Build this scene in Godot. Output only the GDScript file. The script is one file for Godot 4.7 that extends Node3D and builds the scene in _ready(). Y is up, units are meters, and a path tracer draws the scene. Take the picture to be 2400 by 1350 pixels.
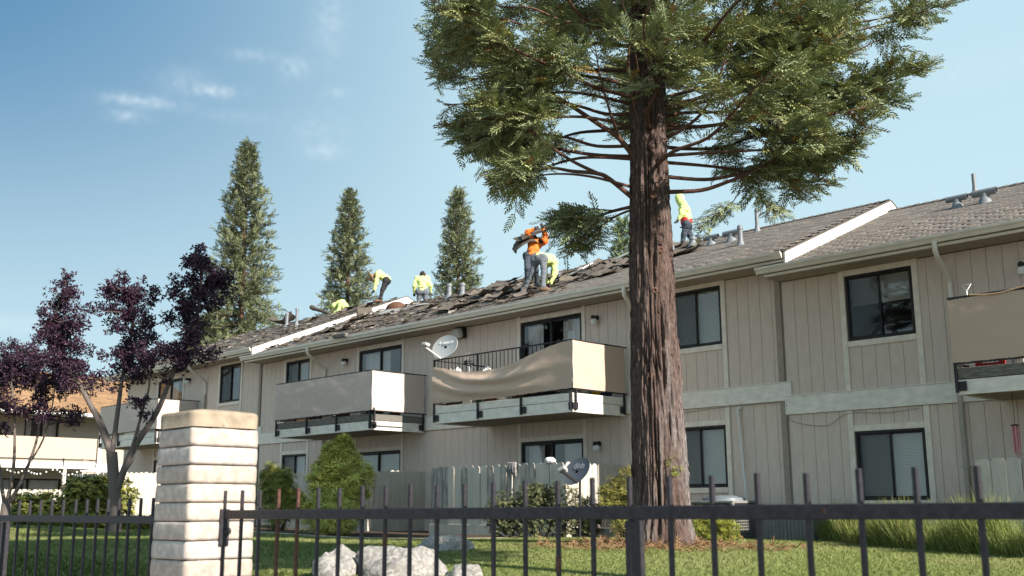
extends Node3D

# ---------------------------------------------------------------- helpers
var rng := RandomNumberGenerator.new()
var M := {}
var names := {}
var box_cache := {}
var UNIT: Mesh

func R(a: float, b: float) -> float:
	return rng.randf_range(a, b)

func numbered(called: String) -> String:
	if not names.has(called):
		names[called] = 0
		return called
	names[called] += 1
	return "%s_%03d" % [called, names[called]]

func tag(o: Node, label := "", category := "", group := "", kind := "") -> void:
	if label: o.set_meta("label", label)
	if category: o.set_meta("category", category)
	if group: o.set_meta("group", group)
	if kind: o.set_meta("kind", kind)

func thing(called: String, label: String, category: String, at := Vector3.ZERO, turn := 0.0, group := "") -> Node3D:
	var o := Node3D.new()
	o.name = numbered(called)
	add_child(o)
	o.position = at
	o.rotation.y = turn
	tag(o, label, category, group)
	return o

func part(parent: Node, called: String, mesh: Mesh, m: Material, at := Vector3.ZERO) -> MeshInstance3D:
	var o := MeshInstance3D.new()
	o.name = numbered(called) if parent == self else called
	o.mesh = mesh
	o.material_override = m
	o.position = at
	parent.add_child(o, true)
	return o

func lin(r: float, g: float, b: float) -> Color:
	return Color(r, g, b).linear_to_srgb()

func noise_tex(freq: float, lo: float, hi: float, octaves := 4, w := 256, type := FastNoiseLite.TYPE_SIMPLEX_SMOOTH, sd := 1) -> NoiseTexture2D:
	var n := FastNoiseLite.new()
	n.noise_type = type
	n.frequency = freq
	n.fractal_octaves = octaves
	n.seed = sd
	var t := NoiseTexture2D.new()
	t.width = w
	t.height = w
	t.seamless = true
	t.noise = n
	var g := Gradient.new()
	g.set_color(0, Color(lo, lo, lo))
	g.set_color(1, Color(hi, hi, hi))
	t.color_ramp = g
	return t

func mat(called: String, c: Color, rough := 0.8, tex: Texture2D = null, scale := Vector3.ONE, bump: Texture2D = null, bump_cm := 0.5) -> StandardMaterial3D:
	var m := StandardMaterial3D.new()
	m.resource_name = called
	m.albedo_color = c
	m.roughness = rough
	m.metallic_specular = 0.35
	m.cull_mode = BaseMaterial3D.CULL_DISABLED
	if tex or bump:
		m.uv1_triplanar = true
		m.uv1_world_triplanar = true
		m.uv1_scale = scale
	if tex: m.albedo_texture = tex
	if bump:
		m.heightmap_enabled = true
		m.heightmap_texture = bump
		m.heightmap_scale = bump_cm
	M[called] = m
	return m

func vmat(called: String, rough := 0.7, back := Color.BLACK) -> StandardMaterial3D:
	var m := mat(called, Color.WHITE, rough)
	m.vertex_color_use_as_albedo = true
	if back != Color.BLACK:
		m.backlight_enabled = true
		m.backlight = back
	return m

func newst() -> SurfaceTool:
	var st := SurfaceTool.new()
	st.begin(Mesh.PRIMITIVE_TRIANGLES)
	return st

# a flat convex polygon whose front looks along n
func face(st: SurfaceTool, p: Array, n: Vector3) -> void:
	var flip: bool = (p[1] - p[0]).cross(p[2] - p[0]).dot(n) > 0.0
	for i in range(1, p.size() - 1):
		for k in ([0, i + 1, i] if flip else [0, i, i + 1]):
			st.set_normal(n)
			st.add_vertex(p[k])

func quadn(st: SurfaceTool, a: Vector3, b: Vector3, c: Vector3, d: Vector3) -> void:
	var n := (c - a).cross(b - a).normalized()
	for v in [a, b, c, a, c, d]:
		st.set_normal(n)
		st.add_vertex(v)

# a box with chamfered edges round the origin
func bevel(size: Vector3, ch := 0.006) -> Mesh:
	var key := "%.3f %.3f %.3f %.4f" % [size.x, size.y, size.z, ch]
	if box_cache.has(key): return box_cache[key]
	var st := newst()
	add_bevel(st, Vector3.ZERO, size, ch)
	var m := st.commit()
	box_cache[key] = m
	return m

func add_bevel(st: SurfaceTool, c: Vector3, size: Vector3, ch := 0.006, b := Basis.IDENTITY) -> void:
	var h := size / 2.0
	ch = minf(ch, minf(h.x, minf(h.y, h.z)) * 0.45)
	var ax := [Vector3.RIGHT, Vector3.UP, Vector3.BACK]
	for i in 3:
		var j := (i + 1) % 3
		var k := (i + 2) % 3
		for s in [-1.0, 1.0]:
			var p := []
			for q in [[-1, -1], [1, -1], [1, 1], [-1, 1]]:
				var v: Vector3 = ax[i] * h[i] * s + ax[j] * (h[j] - ch) * q[0] + ax[k] * (h[k] - ch) * q[1]
				p.append(c + b * v)
			face(st, p, b * (ax[i] * s))
			for t in [-1.0, 1.0]:
				var a1: Vector3 = ax[i] * h[i] * s + ax[j] * (h[j] - ch) * t
				var a2: Vector3 = ax[i] * (h[i] - ch) * s + ax[j] * h[j] * t
				var e: Vector3 = ax[k] * (h[k] - ch)
				face(st, [c + b * (a1 - e), c + b * (a1 + e), c + b * (a2 + e), c + b * (a2 - e)], b * (ax[i] * s + ax[j] * t).normalized())
	for sx in [-1.0, 1.0]:
		for sy in [-1.0, 1.0]:
			for sz in [-1.0, 1.0]:
				var s3 := Vector3(sx, sy, sz)
				face(st, [c + b * (s3 * Vector3(h.x, h.y - ch, h.z - ch)), c + b * (s3 * Vector3(h.x - ch, h.y, h.z - ch)), c + b * (s3 * Vector3(h.x - ch, h.y - ch, h.z))], b * s3.normalized())

func add_box(st: SurfaceTool, lo: Vector3, hi: Vector3) -> void:
	var p := []
	for i in 8:
		p.append(Vector3(hi.x if i & 1 else lo.x, hi.y if i & 2 else lo.y, hi.z if i & 4 else lo.z))
	face(st, [p[0], p[1], p[3], p[2]], Vector3(0, 0, -1))
	face(st, [p[4], p[5], p[7], p[6]], Vector3(0, 0, 1))
	face(st, [p[0], p[1], p[5], p[4]], Vector3(0, -1, 0))
	face(st, [p[2], p[3], p[7], p[6]], Vector3(0, 1, 0))
	face(st, [p[0], p[2], p[6], p[4]], Vector3(-1, 0, 0))
	face(st, [p[1], p[3], p[7], p[5]], Vector3(1, 0, 0))

# box given by its corners, in the parent's space
func bb(parent: Node, called: String, lo: Vector3, hi: Vector3, m: Material, ch := 0.004) -> MeshInstance3D:
	return part(parent, called, bevel(hi - lo, ch), m, (lo + hi) / 2.0)

# a bar of rectangular section between two points
func bar(st: SurfaceTool, a: Vector3, b: Vector3, w: float, h: float, up := Vector3.UP, ch := 0.003) -> void:
	var z := (b - a).normalized()
	if absf(z.dot(up)) > 0.98: up = Vector3.RIGHT
	var x := up.cross(z).normalized()
	var y := z.cross(x)
	add_bevel(st, (a + b) / 2.0, Vector3(w, h, (b - a).length()), ch, Basis(x, y, z))

func tube(st: SurfaceTool, pts: Array, radii: Array, seg := 8, cap := true, col = null) -> void:
	var n := pts.size()
	var side := Vector3.ZERO
	var rings := []
	for i in n:
		var t: Vector3 = (pts[mini(i + 1, n - 1)] - pts[maxi(i - 1, 0)]).normalized()
		if side == Vector3.ZERO:
			side = t.cross(Vector3.UP if absf(t.y) < 0.9 else Vector3.RIGHT).normalized()
		side = (side - t * side.dot(t)).normalized()
		var up := t.cross(side)
		var ring := []
		for k in seg:
			var a := TAU * k / seg
			var d := side * cos(a) + up * sin(a)
			ring.append([pts[i] + d * radii[i], d])
		rings.append(ring)
	for i in n - 1:
		for k in seg:
			var k2 := (k + 1) % seg
			for v in [rings[i][k], rings[i + 1][k], rings[i + 1][k2], rings[i][k], rings[i + 1][k2], rings[i][k2]]:
				if col != null: st.set_color(col)
				st.set_normal(v[1])
				st.add_vertex(v[0])
	if cap:
		for e in [0, n - 1]:
			var t: Vector3 = (pts[1] - pts[0]).normalized() * -1.0 if e == 0 else (pts[n - 1] - pts[n - 2]).normalized()
			var p := []
			for k in seg: p.append(rings[e][k][0])
			if col != null: st.set_color(col)
			face(st, p, t)

func curve(pts: Array, steps: int) -> Array:   # Catmull-Rom through the points
	var out := []
	var n := pts.size()
	for i in n - 1:
		var p0: Vector3 = pts[maxi(i - 1, 0)]
		var p3: Vector3 = pts[mini(i + 2, n - 1)]
		for s in steps:
			out.append((pts[i] as Vector3).cubic_interpolate(pts[i + 1], p0, p3, float(s) / steps))
	out.append(pts[n - 1])
	return out

func taper(n: int, a: float, b: float) -> Array:
	var r := []
	for i in n: r.append(lerpf(a, b, float(i) / maxf(1, n - 1)))
	return r

# profile [z, y] swept along x
func extrude_x(profile: Array, x0: float, x1: float) -> Mesh:
	var st := newst()
	var n := profile.size()
	var c := Vector2.ZERO
	for p in profile: c += p / n
	for i in n:
		var a: Vector2 = profile[i]
		var b: Vector2 = profile[(i + 1) % n]
		var nn := Vector3(0, -(b.x - a.x), b.y - a.y).normalized()
		var area := 0.0
		for k in n:
			area += profile[k].x * profile[(k + 1) % n].y - profile[(k + 1) % n].x * profile[k].y
		if area < 0: nn = -nn
		face(st, [Vector3(x0, a.y, a.x), Vector3(x1, a.y, a.x), Vector3(x1, b.y, b.x), Vector3(x0, b.y, b.x)], nn)
	var idx := Geometry2D.triangulate_polygon(PackedVector2Array(profile))
	for k in range(0, idx.size(), 3):
		for x in [[x0, -1.0], [x1, 1.0]]:
			var q := []
			for j in 3: q.append(Vector3(x[0], profile[idx[k + j]].y, profile[idx[k + j]].x))
			face(st, q, Vector3(x[1], 0, 0))
	return st.commit()

# lathe round the y axis: profile of [radius, y]
func lathe(st: SurfaceTool, profile: Array, seg := 16, at := Vector3.ZERO, b := Basis.IDENTITY) -> void:
	for i in profile.size() - 1:
		var p: Vector2 = profile[i]
		var q: Vector2 = profile[i + 1]
		var sl := Vector2(q.y - p.y, -(q.x - p.x)).normalized()
		for k in seg:
			var a0 := TAU * k / seg
			var a1 := TAU * (k + 1) / seg
			var d0 := Vector3(cos(a0), 0, sin(a0))
			var d1 := Vector3(cos(a1), 0, sin(a1))
			var n0 := b * (d0 * sl.x + Vector3(0, sl.y, 0))
			var n1 := b * (d1 * sl.x + Vector3(0, sl.y, 0))
			var v := [at + b * (d0 * p.x + Vector3(0, p.y, 0)), at + b * (d1 * p.x + Vector3(0, p.y, 0)), at + b * (d1 * q.x + Vector3(0, q.y, 0)), at + b * (d0 * q.x + Vector3(0, q.y, 0))]
			for t in [[0, n0], [1, n1], [2, n1], [0, n0], [2, n1], [3, n0]]:
				st.set_normal(t[1])
				st.add_vertex(v[t[0]])

func many(parent: Node, called: String, mesh: Mesh, m: Material, xf: Array, cols = null, stuff := true) -> MultiMeshInstance3D:
	var mm := MultiMesh.new()
	mm.transform_format = MultiMesh.TRANSFORM_3D
	mm.use_colors = cols != null
	mm.mesh = mesh
	mm.instance_count = xf.size()
	var w := 16 if cols != null else 12
	var buf := PackedFloat32Array()
	buf.resize(xf.size() * w)
	var i := 0
	for n in xf.size():
		var t: Transform3D = xf[n]
		var bx := t.basis.x
		var by := t.basis.y
		var bz := t.basis.z
		buf[i] = bx.x; buf[i + 1] = by.x; buf[i + 2] = bz.x; buf[i + 3] = t.origin.x
		buf[i + 4] = bx.y; buf[i + 5] = by.y; buf[i + 6] = bz.y; buf[i + 7] = t.origin.y
		buf[i + 8] = bx.z; buf[i + 9] = by.z; buf[i + 10] = bz.z; buf[i + 11] = t.origin.z
		if cols != null:
			var c: Color = cols[n]
			buf[i + 12] = c.r; buf[i + 13] = c.g; buf[i + 14] = c.b; buf[i + 15] = 1.0
		i += w
	mm.buffer = buf
	var o := MultiMeshInstance3D.new()
	o.name = numbered(called) if parent == self else called
	o.multimesh = mm
	o.material_override = m
	if stuff: o.set_meta("kind", "stuff")
	parent.add_child(o, true)
	return o

func aim(dir: Vector3, up: Vector3) -> Basis:   # y along dir, z near up
	var y := dir.normalized()
	var x := y.cross(up)
	if x.length() < 0.01: x = y.cross(Vector3(0.3, 0.2, 1))
	x = x.normalized()
	return Basis(x, y, x.cross(y))

func ball() -> Vector3:
	while true:
		var v := Vector3(R(-1, 1), R(-1, 1), R(-1, 1))
		if v.length_squared() <= 1.0: return v
	return Vector3.ZERO

func ground_y(x: float, z: float) -> float:
	var top := 1.0 + 0.11 * smoothstep(-12.0, -32.0, x) if x < -12.0 else 1.0
	top += 0.03 * sin(x * 0.7 + 1.0) * sin(z * 0.6) + 0.07 * exp(-((x + 9.3) ** 2 + (z + 12.0) ** 2) / 5.0)
	var k := smoothstep(-5.6, -3.3, z)
	return lerpf(top, 0.12, k) if z < -3.3 else 0.12

# ---------------------------------------------------------------- the body mesher (surface nets over blended capsules)
func flesh(bones: Array, cell: float, blend: float, st: SurfaceTool, fold := 0.0) -> void:
	var crease := FastNoiseLite.new()
	crease.frequency = 7.0
	crease.seed = 5
	crease.fractal_octaves = 2
	var lo := Vector3.INF
	var hi := -Vector3.INF
	for b in bones:
		var r: float = maxf(b[2], b[3]) + cell * 2.5
		for p in [b[0], b[1]]:
			lo = lo.min(p - Vector3.ONE * r)
			hi = hi.max(p + Vector3.ONE * r)
	var nx := int((hi.x - lo.x) / cell) + 2
	var ny := int((hi.y - lo.y) / cell) + 2
	var nz := int((hi.z - lo.z) / cell) + 2
	var f := PackedFloat32Array()
	f.resize(nx * ny * nz)
	f.fill(1.0)
	for b in bones:
		var a: Vector3 = b[0]
		var ab: Vector3 = b[1] - a
		var l2 := maxf(ab.length_squared(), 1e-9)
		var ra: float = b[2]
		var rb: float = b[3]
		var r := maxf(ra, rb) + cell * 2.0 + blend
		var q0: Vector3 = ((a.min(b[1]) - Vector3.ONE * r) - lo) / cell
		var q1: Vector3 = ((a.max(b[1]) + Vector3.ONE * r) - lo) / cell
		for z in range(maxi(0, int(q0.z)), mini(nz, int(q1.z) + 2)):
			for y in range(maxi(0, int(q0.y)), mini(ny, int(q1.y) + 2)):
				var at := (z * ny + y) * nx
				for x in range(maxi(0, int(q0.x)), mini(nx, int(q1.x) + 2)):
					var p := lo + Vector3(x, y, z) * cell - a
					var t := clampf(p.dot(ab) / l2, 0.0, 1.0)
					var d := (p - ab * t).length() - lerpf(ra, rb, t)
					if fold > 0.0: d += fold * crease.get_noise_3d(p.x + a.x, (p.y + a.y) * 1.7, p.z + a.z)
					var o := f[at + x]
					var h := maxf(blend - absf(d - o), 0.0) / blend
					f[at + x] = minf(d, o) - h * h * blend * 0.25
	var ids := {}
	var verts := PackedVector3Array()
	var norms := PackedVector3Array()
	var off := [0, 1, nx, nx + 1, nx * ny, nx * ny + 1, nx * ny + nx, nx * ny + nx + 1]
	for z in nz - 1:
		for y in ny - 1:
			var row := (z * ny + y) * nx
			for x in nx - 1:
				var i := row + x
				var s := f[i] < 0.0
				if (f[i + off[1]] < 0.0) == s and (f[i + off[2]] < 0.0) == s and (f[i + off[3]] < 0.0) == s and (f[i + off[4]] < 0.0) == s and (f[i + off[5]] < 0.0) == s and (f[i + off[6]] < 0.0) == s and (f[i + off[7]] < 0.0) == s:
					continue
				var sum := Vector3.ZERO
				var n := 0
				for e in [[0, 1], [2, 3], [4, 5], [6, 7], [0, 2], [1, 3], [4, 6], [5, 7], [0, 4], [1, 5], [2, 6], [3, 7]]:
					var d0 := f[i + off[e[0]]]
					var d1 := f[i + off[e[1]]]
					if (d0 < 0.0) != (d1 < 0.0):
						var t := d0 / (d0 - d1)
						var c0 := Vector3(e[0] & 1, (e[0] >> 1) & 1, e[0] >> 2)
						var c1 := Vector3(e[1] & 1, (e[1] >> 1) & 1, e[1] >> 2)
						sum += c0.lerp(c1, t)
						n += 1
				ids[i] = verts.size()
				verts.append(lo + (Vector3(x, y, z) + sum / n) * cell)
				norms.append(Vector3(f[i + off[1]] + f[i + off[3]] + f[i + off[5]] + f[i + off[7]] - f[i] - f[i + off[2]] - f[i + off[4]] - f[i + off[6]],
					f[i + off[2]] + f[i + off[3]] + f[i + off[6]] + f[i + off[7]] - f[i] - f[i + off[1]] - f[i + off[4]] - f[i + off[5]],
					f[i + off[4]] + f[i + off[5]] + f[i + off[6]] + f[i + off[7]] - f[i] - f[i + off[1]] - f[i + off[2]] - f[i + off[3]]).normalized())
	var step := [1, nx, nx * ny]
	for i in ids:
		for ax in 3:
			var j: int = i + step[ax]
			if (f[i] < 0.0) == (f[j] < 0.0): continue
			var u: int = step[(ax + 1) % 3]
			var v: int = step[(ax + 2) % 3]
			if not (ids.has(i - u) and ids.has(i - v) and ids.has(i - u - v)): continue
			var q := [ids[i], ids[i - u], ids[i - u - v], ids[i - v]]
			var order := [0, 1, 2, 0, 2, 3] if f[i] >= 0.0 else [0, 2, 1, 0, 3, 2]
			for k in order:
				st.set_normal(norms[q[k]])
				st.add_vertex(verts[q[k]])

# ---------------------------------------------------------------- scene
const WALL := -17.4
const EAVE_Z := -16.7
# section: x0, x1, vertical step, gutter top, roof slope, ridge z
const SECTION := {
	"A": {"x0": -38.0, "x1": -28.82, "dy": 0.2, "e": 6.38, "s": 0.40, "r": -22.6},
	"B": {"x0": -28.82, "x1": -10.55, "dy": 0.0, "e": 6.14, "s": 0.42, "r": -21.04},
	"C": {"x0": -10.55, "x1": 2.6, "dy": -0.26, "e": 5.91, "s": 0.42, "r": -21.04},
}
var house: Node3D

func roof_y(k: String, z: float) -> float:
	var s: Dictionary = SECTION[k]
	return s.e + s.s * (EAVE_Z - z) if z > s.r else s.e + s.s * (EAVE_Z - s.r) - s.s * (s.r - z)

func _ready() -> void:
	rng.seed = 20240611
	light_and_camera()
	materials()
	terrain()
	building()
	far_house()
	roof_work()
	patio_fences()
	balcony_things()
	wall_things()
	redwood()
	litter()
	far_trees()
	plums()
	shrubs()
	lawn()
	rocks()
	pillar_and_fence()
	roofers()

func light_and_camera() -> void:
	var cam := Camera3D.new()
	cam.name = "camera"
	add_child(cam)
	var pi_ := deg_to_rad(11.662)
	var ro := deg_to_rad(-0.24)
	var ya := deg_to_rad(45.57)
	var fw := Vector3(-sin(ya) * cos(pi_), sin(pi_), -cos(ya) * cos(pi_))
	var r := fw.cross(Vector3.UP).normalized()
	var u := r.cross(fw)
	cam.transform = Transform3D(Basis(r * cos(ro) + u * sin(ro), u * cos(ro) - r * sin(ro), -fw), Vector3(0, 1.6, 0))
	cam.fov = 30.256
	cam.near = 0.1
	cam.far = 600.0
	var at := CameraAttributesPhysical.new()
	at.frustum_focal_length = 44.39
	at.frustum_focus_distance = 22.0
	at.frustum_near = 0.1
	at.frustum_far = 600.0
	at.exposure_aperture = 5.0
	cam.attributes = at
	cam.current = true

	var sun := DirectionalLight3D.new()
	sun.name = "sun"
	add_child(sun)
	var to_sun := Vector3(cos(deg_to_rad(30.0)), sin(deg_to_rad(30.0)), 0.004).normalized()
	sun.look_at_from_position(Vector3(60, 40, -17), Vector3(60, 40, -17) - to_sun, Vector3.UP)
	sun.light_energy = 1.17
	sun.light_color = Color(1.0, 0.96, 0.91)
	sun.light_angular_distance = 0.5
	sun.shadow_enabled = true

	var env := Environment.new()
	env.background_mode = Environment.BG_SKY
	env.tonemap_mode = Environment.TONE_MAPPER_LINEAR
	env.tonemap_exposure = 2.75
	env.sdfgi_enabled = true
	env.ssao_enabled = true
	env.ssil_enabled = true
	var pano := PanoramaSkyMaterial.new()
	pano.panorama = ImageTexture.create_from_image(sky_image(to_sun, 2.62))
	var sky := Sky.new()
	sky.sky_material = pano
	env.sky = sky
	var we := WorldEnvironment.new()
	we.name = "environment"
	we.environment = env
	add_child(we)

# clear morning sky: pale at the horizon, deep blue opposite the sun, a few thin wisps
func sky_image(to_sun: Vector3, exposure: float) -> Image:
	var w := 256
	var h := 128
	var im := Image.create(w, h, false, Image.FORMAT_RGBF)
	var hor := Color(0.60, 0.825, 0.908)
	var zen := Color(0.03, 0.187, 0.408)
	var sun_az := atan2(to_sun.x, -to_sun.z)
	for j in h:
		var el := (0.5 - (j + 0.5) / h) * PI
		var s := maxf(sin(el), 0.0)
		var t := 1.0 - exp(-pow(s * 3.5, 2.4))
		for i in w:
			var az := TAU * (i + 0.5) / w
			var d := Vector3(sin(az) * cos(el), sin(el), -cos(az) * cos(el))
			# paler towards the sun, deep blue away from it
			var pale := minf(0.82, 4.0 * pow(1.0 + cos(az - sun_az), 1.2)) * (1.0 - 0.45 * smoothstep(0.45, 1.0, s))
			var c := hor.lerp(zen, t * (1.0 - pale))
			c = c * (1.0 + 0.9 * exp(-acos(clampf(d.dot(to_sun), -1, 1)) / 0.45))
			if el < 0.0: c = Color(0.30, 0.29, 0.25)
			c = c * (1.0 / exposure)
			im.set_pixel(i, j, c)
	im.resize(2048, 1024, Image.INTERPOLATE_CUBIC)
	var wisps := [
		[294.2, 20.45, 1.25, 0.19, 0.55], [298.0, 21.37, 0.75, 0.17, 0.52], [296.3, 21.7, 0.9, 0.45, 0.2], [302.19, 22.89, 0.48, 0.34, 0.42],
		[304.04, 18.72, 0.65, 0.24, 0.34], [299.9, 23.34, 1.0, 0.18, 0.22], [304.1, 25.28, 0.67, 1.24, 0.24], [293.6, 19.66, 0.7, 0.16, 0.40],
		[304.6, 21.78, 0.5, 0.16, 0.25], [303.6, 19.8, 1.35, 0.67, 0.14], [289.6, 8.9, 2.0, 0.27, 0.3], [338.6, 21.2, 5.6, 0.7, 0.12], [298.86, 20.2, 1.35, 0.18, 0.15],
		[318.0, 31.0, 3.0, 0.8, 0.2], [40.0, 24.0, 7.0, 0.9, 0.2], [110.0, 30.0, 9.0, 1.2, 0.2], [200.0, 22.0, 8.0, 0.9, 0.25], [250.0, 27.0, 7.0, 1.0, 0.2]]
	var n := FastNoiseLite.new()
	n.frequency = 0.9
	n.fractal_octaves = 4
	n.seed = 5
	for q in wisps:
		var i0 := int((q[0] - q[2] * 3.0) / 360.0 * 2048)
		var i1 := int((q[0] + q[2] * 3.0) / 360.0 * 2048)
		var j0 := int((90.0 - q[1] - q[3] * 3.5) / 180.0 * 1024)
		var j1 := int((90.0 - q[1] + q[3] * 3.5) / 180.0 * 1024)
		for j in range(j0, j1 + 1):
			var el := 90.0 - (j + 0.5) / 1024.0 * 180.0
			for i in range(i0, i1 + 1):
				var az := (i + 0.5) / 2048.0 * 360.0
				var warp := n.get_noise_2d(az * 1.6, el * 2.5) * 0.5
				var ex: float = (az - q[0]) / q[2]
				var ey: float = (el - q[1] + warp * q[3] * 1.4 - ex * 0.1 * q[3]) / q[3]
				var f := exp(-0.5 * (ex * ex + ey * ey)) * clampf(0.75 + 1.3 * n.get_noise_2d(az * 2.0 + 40.0, el * 6.0), 0.0, 1.4)
				var k := posmod(i, 2048)
				im.set_pixel(k, j, im.get_pixel(k, j).lerp(Color(0.80, 0.92, 0.99) * (1.0 / exposure), clampf(f * q[4], 0.0, 0.8)))
	return im

func materials() -> void:
	var grain := noise_tex(0.02, 0.88, 1.0, 6, 256, FastNoiseLite.TYPE_SIMPLEX_SMOOTH, 3)
	var mottled := noise_tex(0.035, 0.62, 1.0, 5, 256, FastNoiseLite.TYPE_SIMPLEX_SMOOTH, 4)
	var fine := noise_tex(0.12, 0.3, 0.7, 3, 256, FastNoiseLite.TYPE_SIMPLEX, 6)
	var faint := noise_tex(0.015, 0.945, 1.0, 6, 512, FastNoiseLite.TYPE_SIMPLEX_SMOOTH, 17)
	mat("siding", lin(0.66, 0.55, 0.475), 0.75, faint, Vector3(0.9, 0.3, 0.9), fine, 0.12)
	mat("siding_dark", lin(0.50, 0.42, 0.36), 0.9)
	mat("trim", lin(0.84, 0.75, 0.65), 0.6, grain, Vector3(0.8, 0.8, 0.8))
	mat("band", lin(0.86, 0.80, 0.72), 0.6, grain, Vector3(0.6, 1.2, 0.6))
	mat("rake", lin(0.82, 0.80, 0.76), 0.5, grain, Vector3(0.5, 0.5, 0.5))
	mat("gutter", lin(0.82, 0.75, 0.66), 0.45, grain, Vector3(0.4, 0.4, 0.4))
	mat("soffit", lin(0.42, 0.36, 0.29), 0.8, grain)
	mat("cornerboard", lin(0.36, 0.30, 0.25), 0.75, grain)
	mat("downspout", lin(0.42, 0.37, 0.32), 0.5, grain, Vector3(0.5, 0.5, 0.5))
	mat("bronze", lin(0.022, 0.018, 0.019), 0.45)
	mat("iron", lin(0.040, 0.036, 0.044), 0.5, noise_tex(0.05, 0.7, 1.0, 4), Vector3(2, 2, 2), fine, 0.04)
	mat("rust", lin(0.12, 0.06, 0.045), 0.85, mottled, Vector3(4, 4, 4))
	mat("dark", lin(0.02, 0.018, 0.016), 0.9)
	mat("room", lin(0.10, 0.09, 0.08), 0.9)
	mat("blind", lin(0.80, 0.78, 0.70), 0.6)
	var cur := mat("curtain", lin(0.78, 0.77, 0.74), 0.9)
	cur.backlight_enabled = true
	cur.backlight = Color(0.3, 0.3, 0.3)
	var g := mat("glass", Color(0.06, 0.07, 0.08, 0.14), 0.02)
	g.transparency = BaseMaterial3D.TRANSPARENCY_ALPHA
	g.metallic_specular = 0.75
	var scr := mat("screen", lin(0.53, 0.395, 0.31), 0.85)
	scr.backlight_enabled = true
	scr.backlight = Color(0.22, 0.19, 0.16)
	var scr2 := mat("screen_grey", lin(0.55, 0.45, 0.40), 0.85)
	scr2.backlight_enabled = true
	scr2.backlight = Color(0.2, 0.18, 0.16)
	mat("deck_wood", lin(0.24, 0.225, 0.20), 0.9, mottled, Vector3(0.6, 3, 3))
	mat("fence_wood", lin(0.55, 0.51, 0.44), 0.8, grain, Vector3(1.5, 0.3, 1.5), fine, 0.08)
	mat("fence_wood_b", lin(0.50, 0.465, 0.405), 0.8, mottled, Vector3(1.2, 0.25, 1.2), fine, 0.1)
	mat("fence_wood_c", lin(0.585, 0.535, 0.46), 0.8, grain, Vector3(1.1, 0.25, 1.1), fine, 0.1)
	mat("roof_board", lin(0.13, 0.11, 0.095), 0.95, mottled, Vector3(1.5, 1.5, 1.5), fine, 0.5)
	var sh := noise_tex(0.2, 0.78, 1.0, 3, 256, FastNoiseLite.TYPE_SIMPLEX, 8)
	var shm := vmat("shingle", 0.95)
	shm.albedo_texture = sh
	shm.uv1_triplanar = true
	shm.uv1_world_triplanar = true
	shm.uv1_scale = Vector3(3, 3, 3)
	var tones := [Color(0.235, 0.20, 0.172), Color(0.215, 0.185, 0.16), Color(0.25, 0.215, 0.187), Color(0.195, 0.17, 0.15), Color(0.225, 0.198, 0.175), Color(0.262, 0.23, 0.2)]
	for i in 6: mat("shingle_%d" % i, lin(tones[i].r, tones[i].g, tones[i].b), 0.95, sh, Vector3(3, 3, 3))
	mat("torn", lin(0.125, 0.105, 0.09), 0.95, mottled, Vector3(2, 2, 2), fine, 0.4)
	mat("torn_b", lin(0.175, 0.147, 0.123), 0.95, mottled, Vector3(2, 2, 2), fine, 0.4)
	mat("torn_c", lin(0.24, 0.20, 0.165), 0.95, mottled, Vector3(2, 2, 2), fine, 0.4)
	mat("felt", lin(0.42, 0.40, 0.39), 0.9, mottled, Vector3(1, 1, 1))
	mat("galv", lin(0.22, 0.235, 0.25), 0.55, grain, Vector3(2, 2, 2)).metallic = 0.2
	mat("pvc", lin(0.66, 0.64, 0.62), 0.45)
	mat("white_plastic", lin(0.78, 0.78, 0.76), 0.4)
	mat("grey_plastic", lin(0.36, 0.37, 0.37), 0.45)
	mat("dish_light", lin(0.45, 0.45, 0.44), 0.45)
	mat("dish_dark", lin(0.085, 0.095, 0.115), 0.4)
	mat("lettering", lin(0.85, 0.86, 0.86), 0.5)
	mat("lettering_dim", lin(0.30, 0.32, 0.35), 0.5)
	mat("black_plastic", lin(0.02, 0.02, 0.022), 0.5)
	mat("red", lin(0.5, 0.03, 0.03), 0.5)
	mat("green", lin(0.03, 0.22, 0.12), 0.4)
	mat("yellow", lin(0.75, 0.6, 0.05), 0.4)
	mat("blue", lin(0.03, 0.05, 0.16), 0.5)
	mat("brown_wood", lin(0.18, 0.085, 0.05), 0.7, mottled, Vector3(2, 2, 2))
	mat("cable", lin(0.25, 0.22, 0.19), 0.6)
	mat("cord_tan", lin(0.45, 0.30, 0.17), 0.7)
	mat("ac_paint", lin(0.24, 0.235, 0.22), 0.5, grain)
	mat("ac_top", lin(0.17, 0.20, 0.23), 0.4, grain)
	mat("concrete", lin(0.52, 0.46, 0.40), 0.9, mottled, Vector3(1.2, 1.2, 1.2), fine, 0.2)
	var isc := mat("insect_screen", Color(0.20, 0.20, 0.205, 0.22), 0.95)
	isc.transparency = BaseMaterial3D.TRANSPARENCY_ALPHA
	mat("asphalt", lin(0.36, 0.33, 0.30), 0.95, mottled, Vector3(0.7, 0.7, 0.7), fine, 0.2)
	mat("soil", lin(0.11, 0.075, 0.05), 0.95, mottled, Vector3(2, 2, 2), fine, 1.0)
	mat("turf", lin(0.17, 0.21, 0.06), 0.95, mottled, Vector3(0.6, 0.6, 0.6), fine, 1.0)
	mat("orange_roof", lin(0.34, 0.20, 0.11), 0.9, mottled, Vector3(1.2, 4, 1.2), fine, 0.6)
	var stain := noise_tex(0.010, 0.80, 1.0, 5, 512, FastNoiseLite.TYPE_SIMPLEX_SMOOTH, 12)
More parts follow.
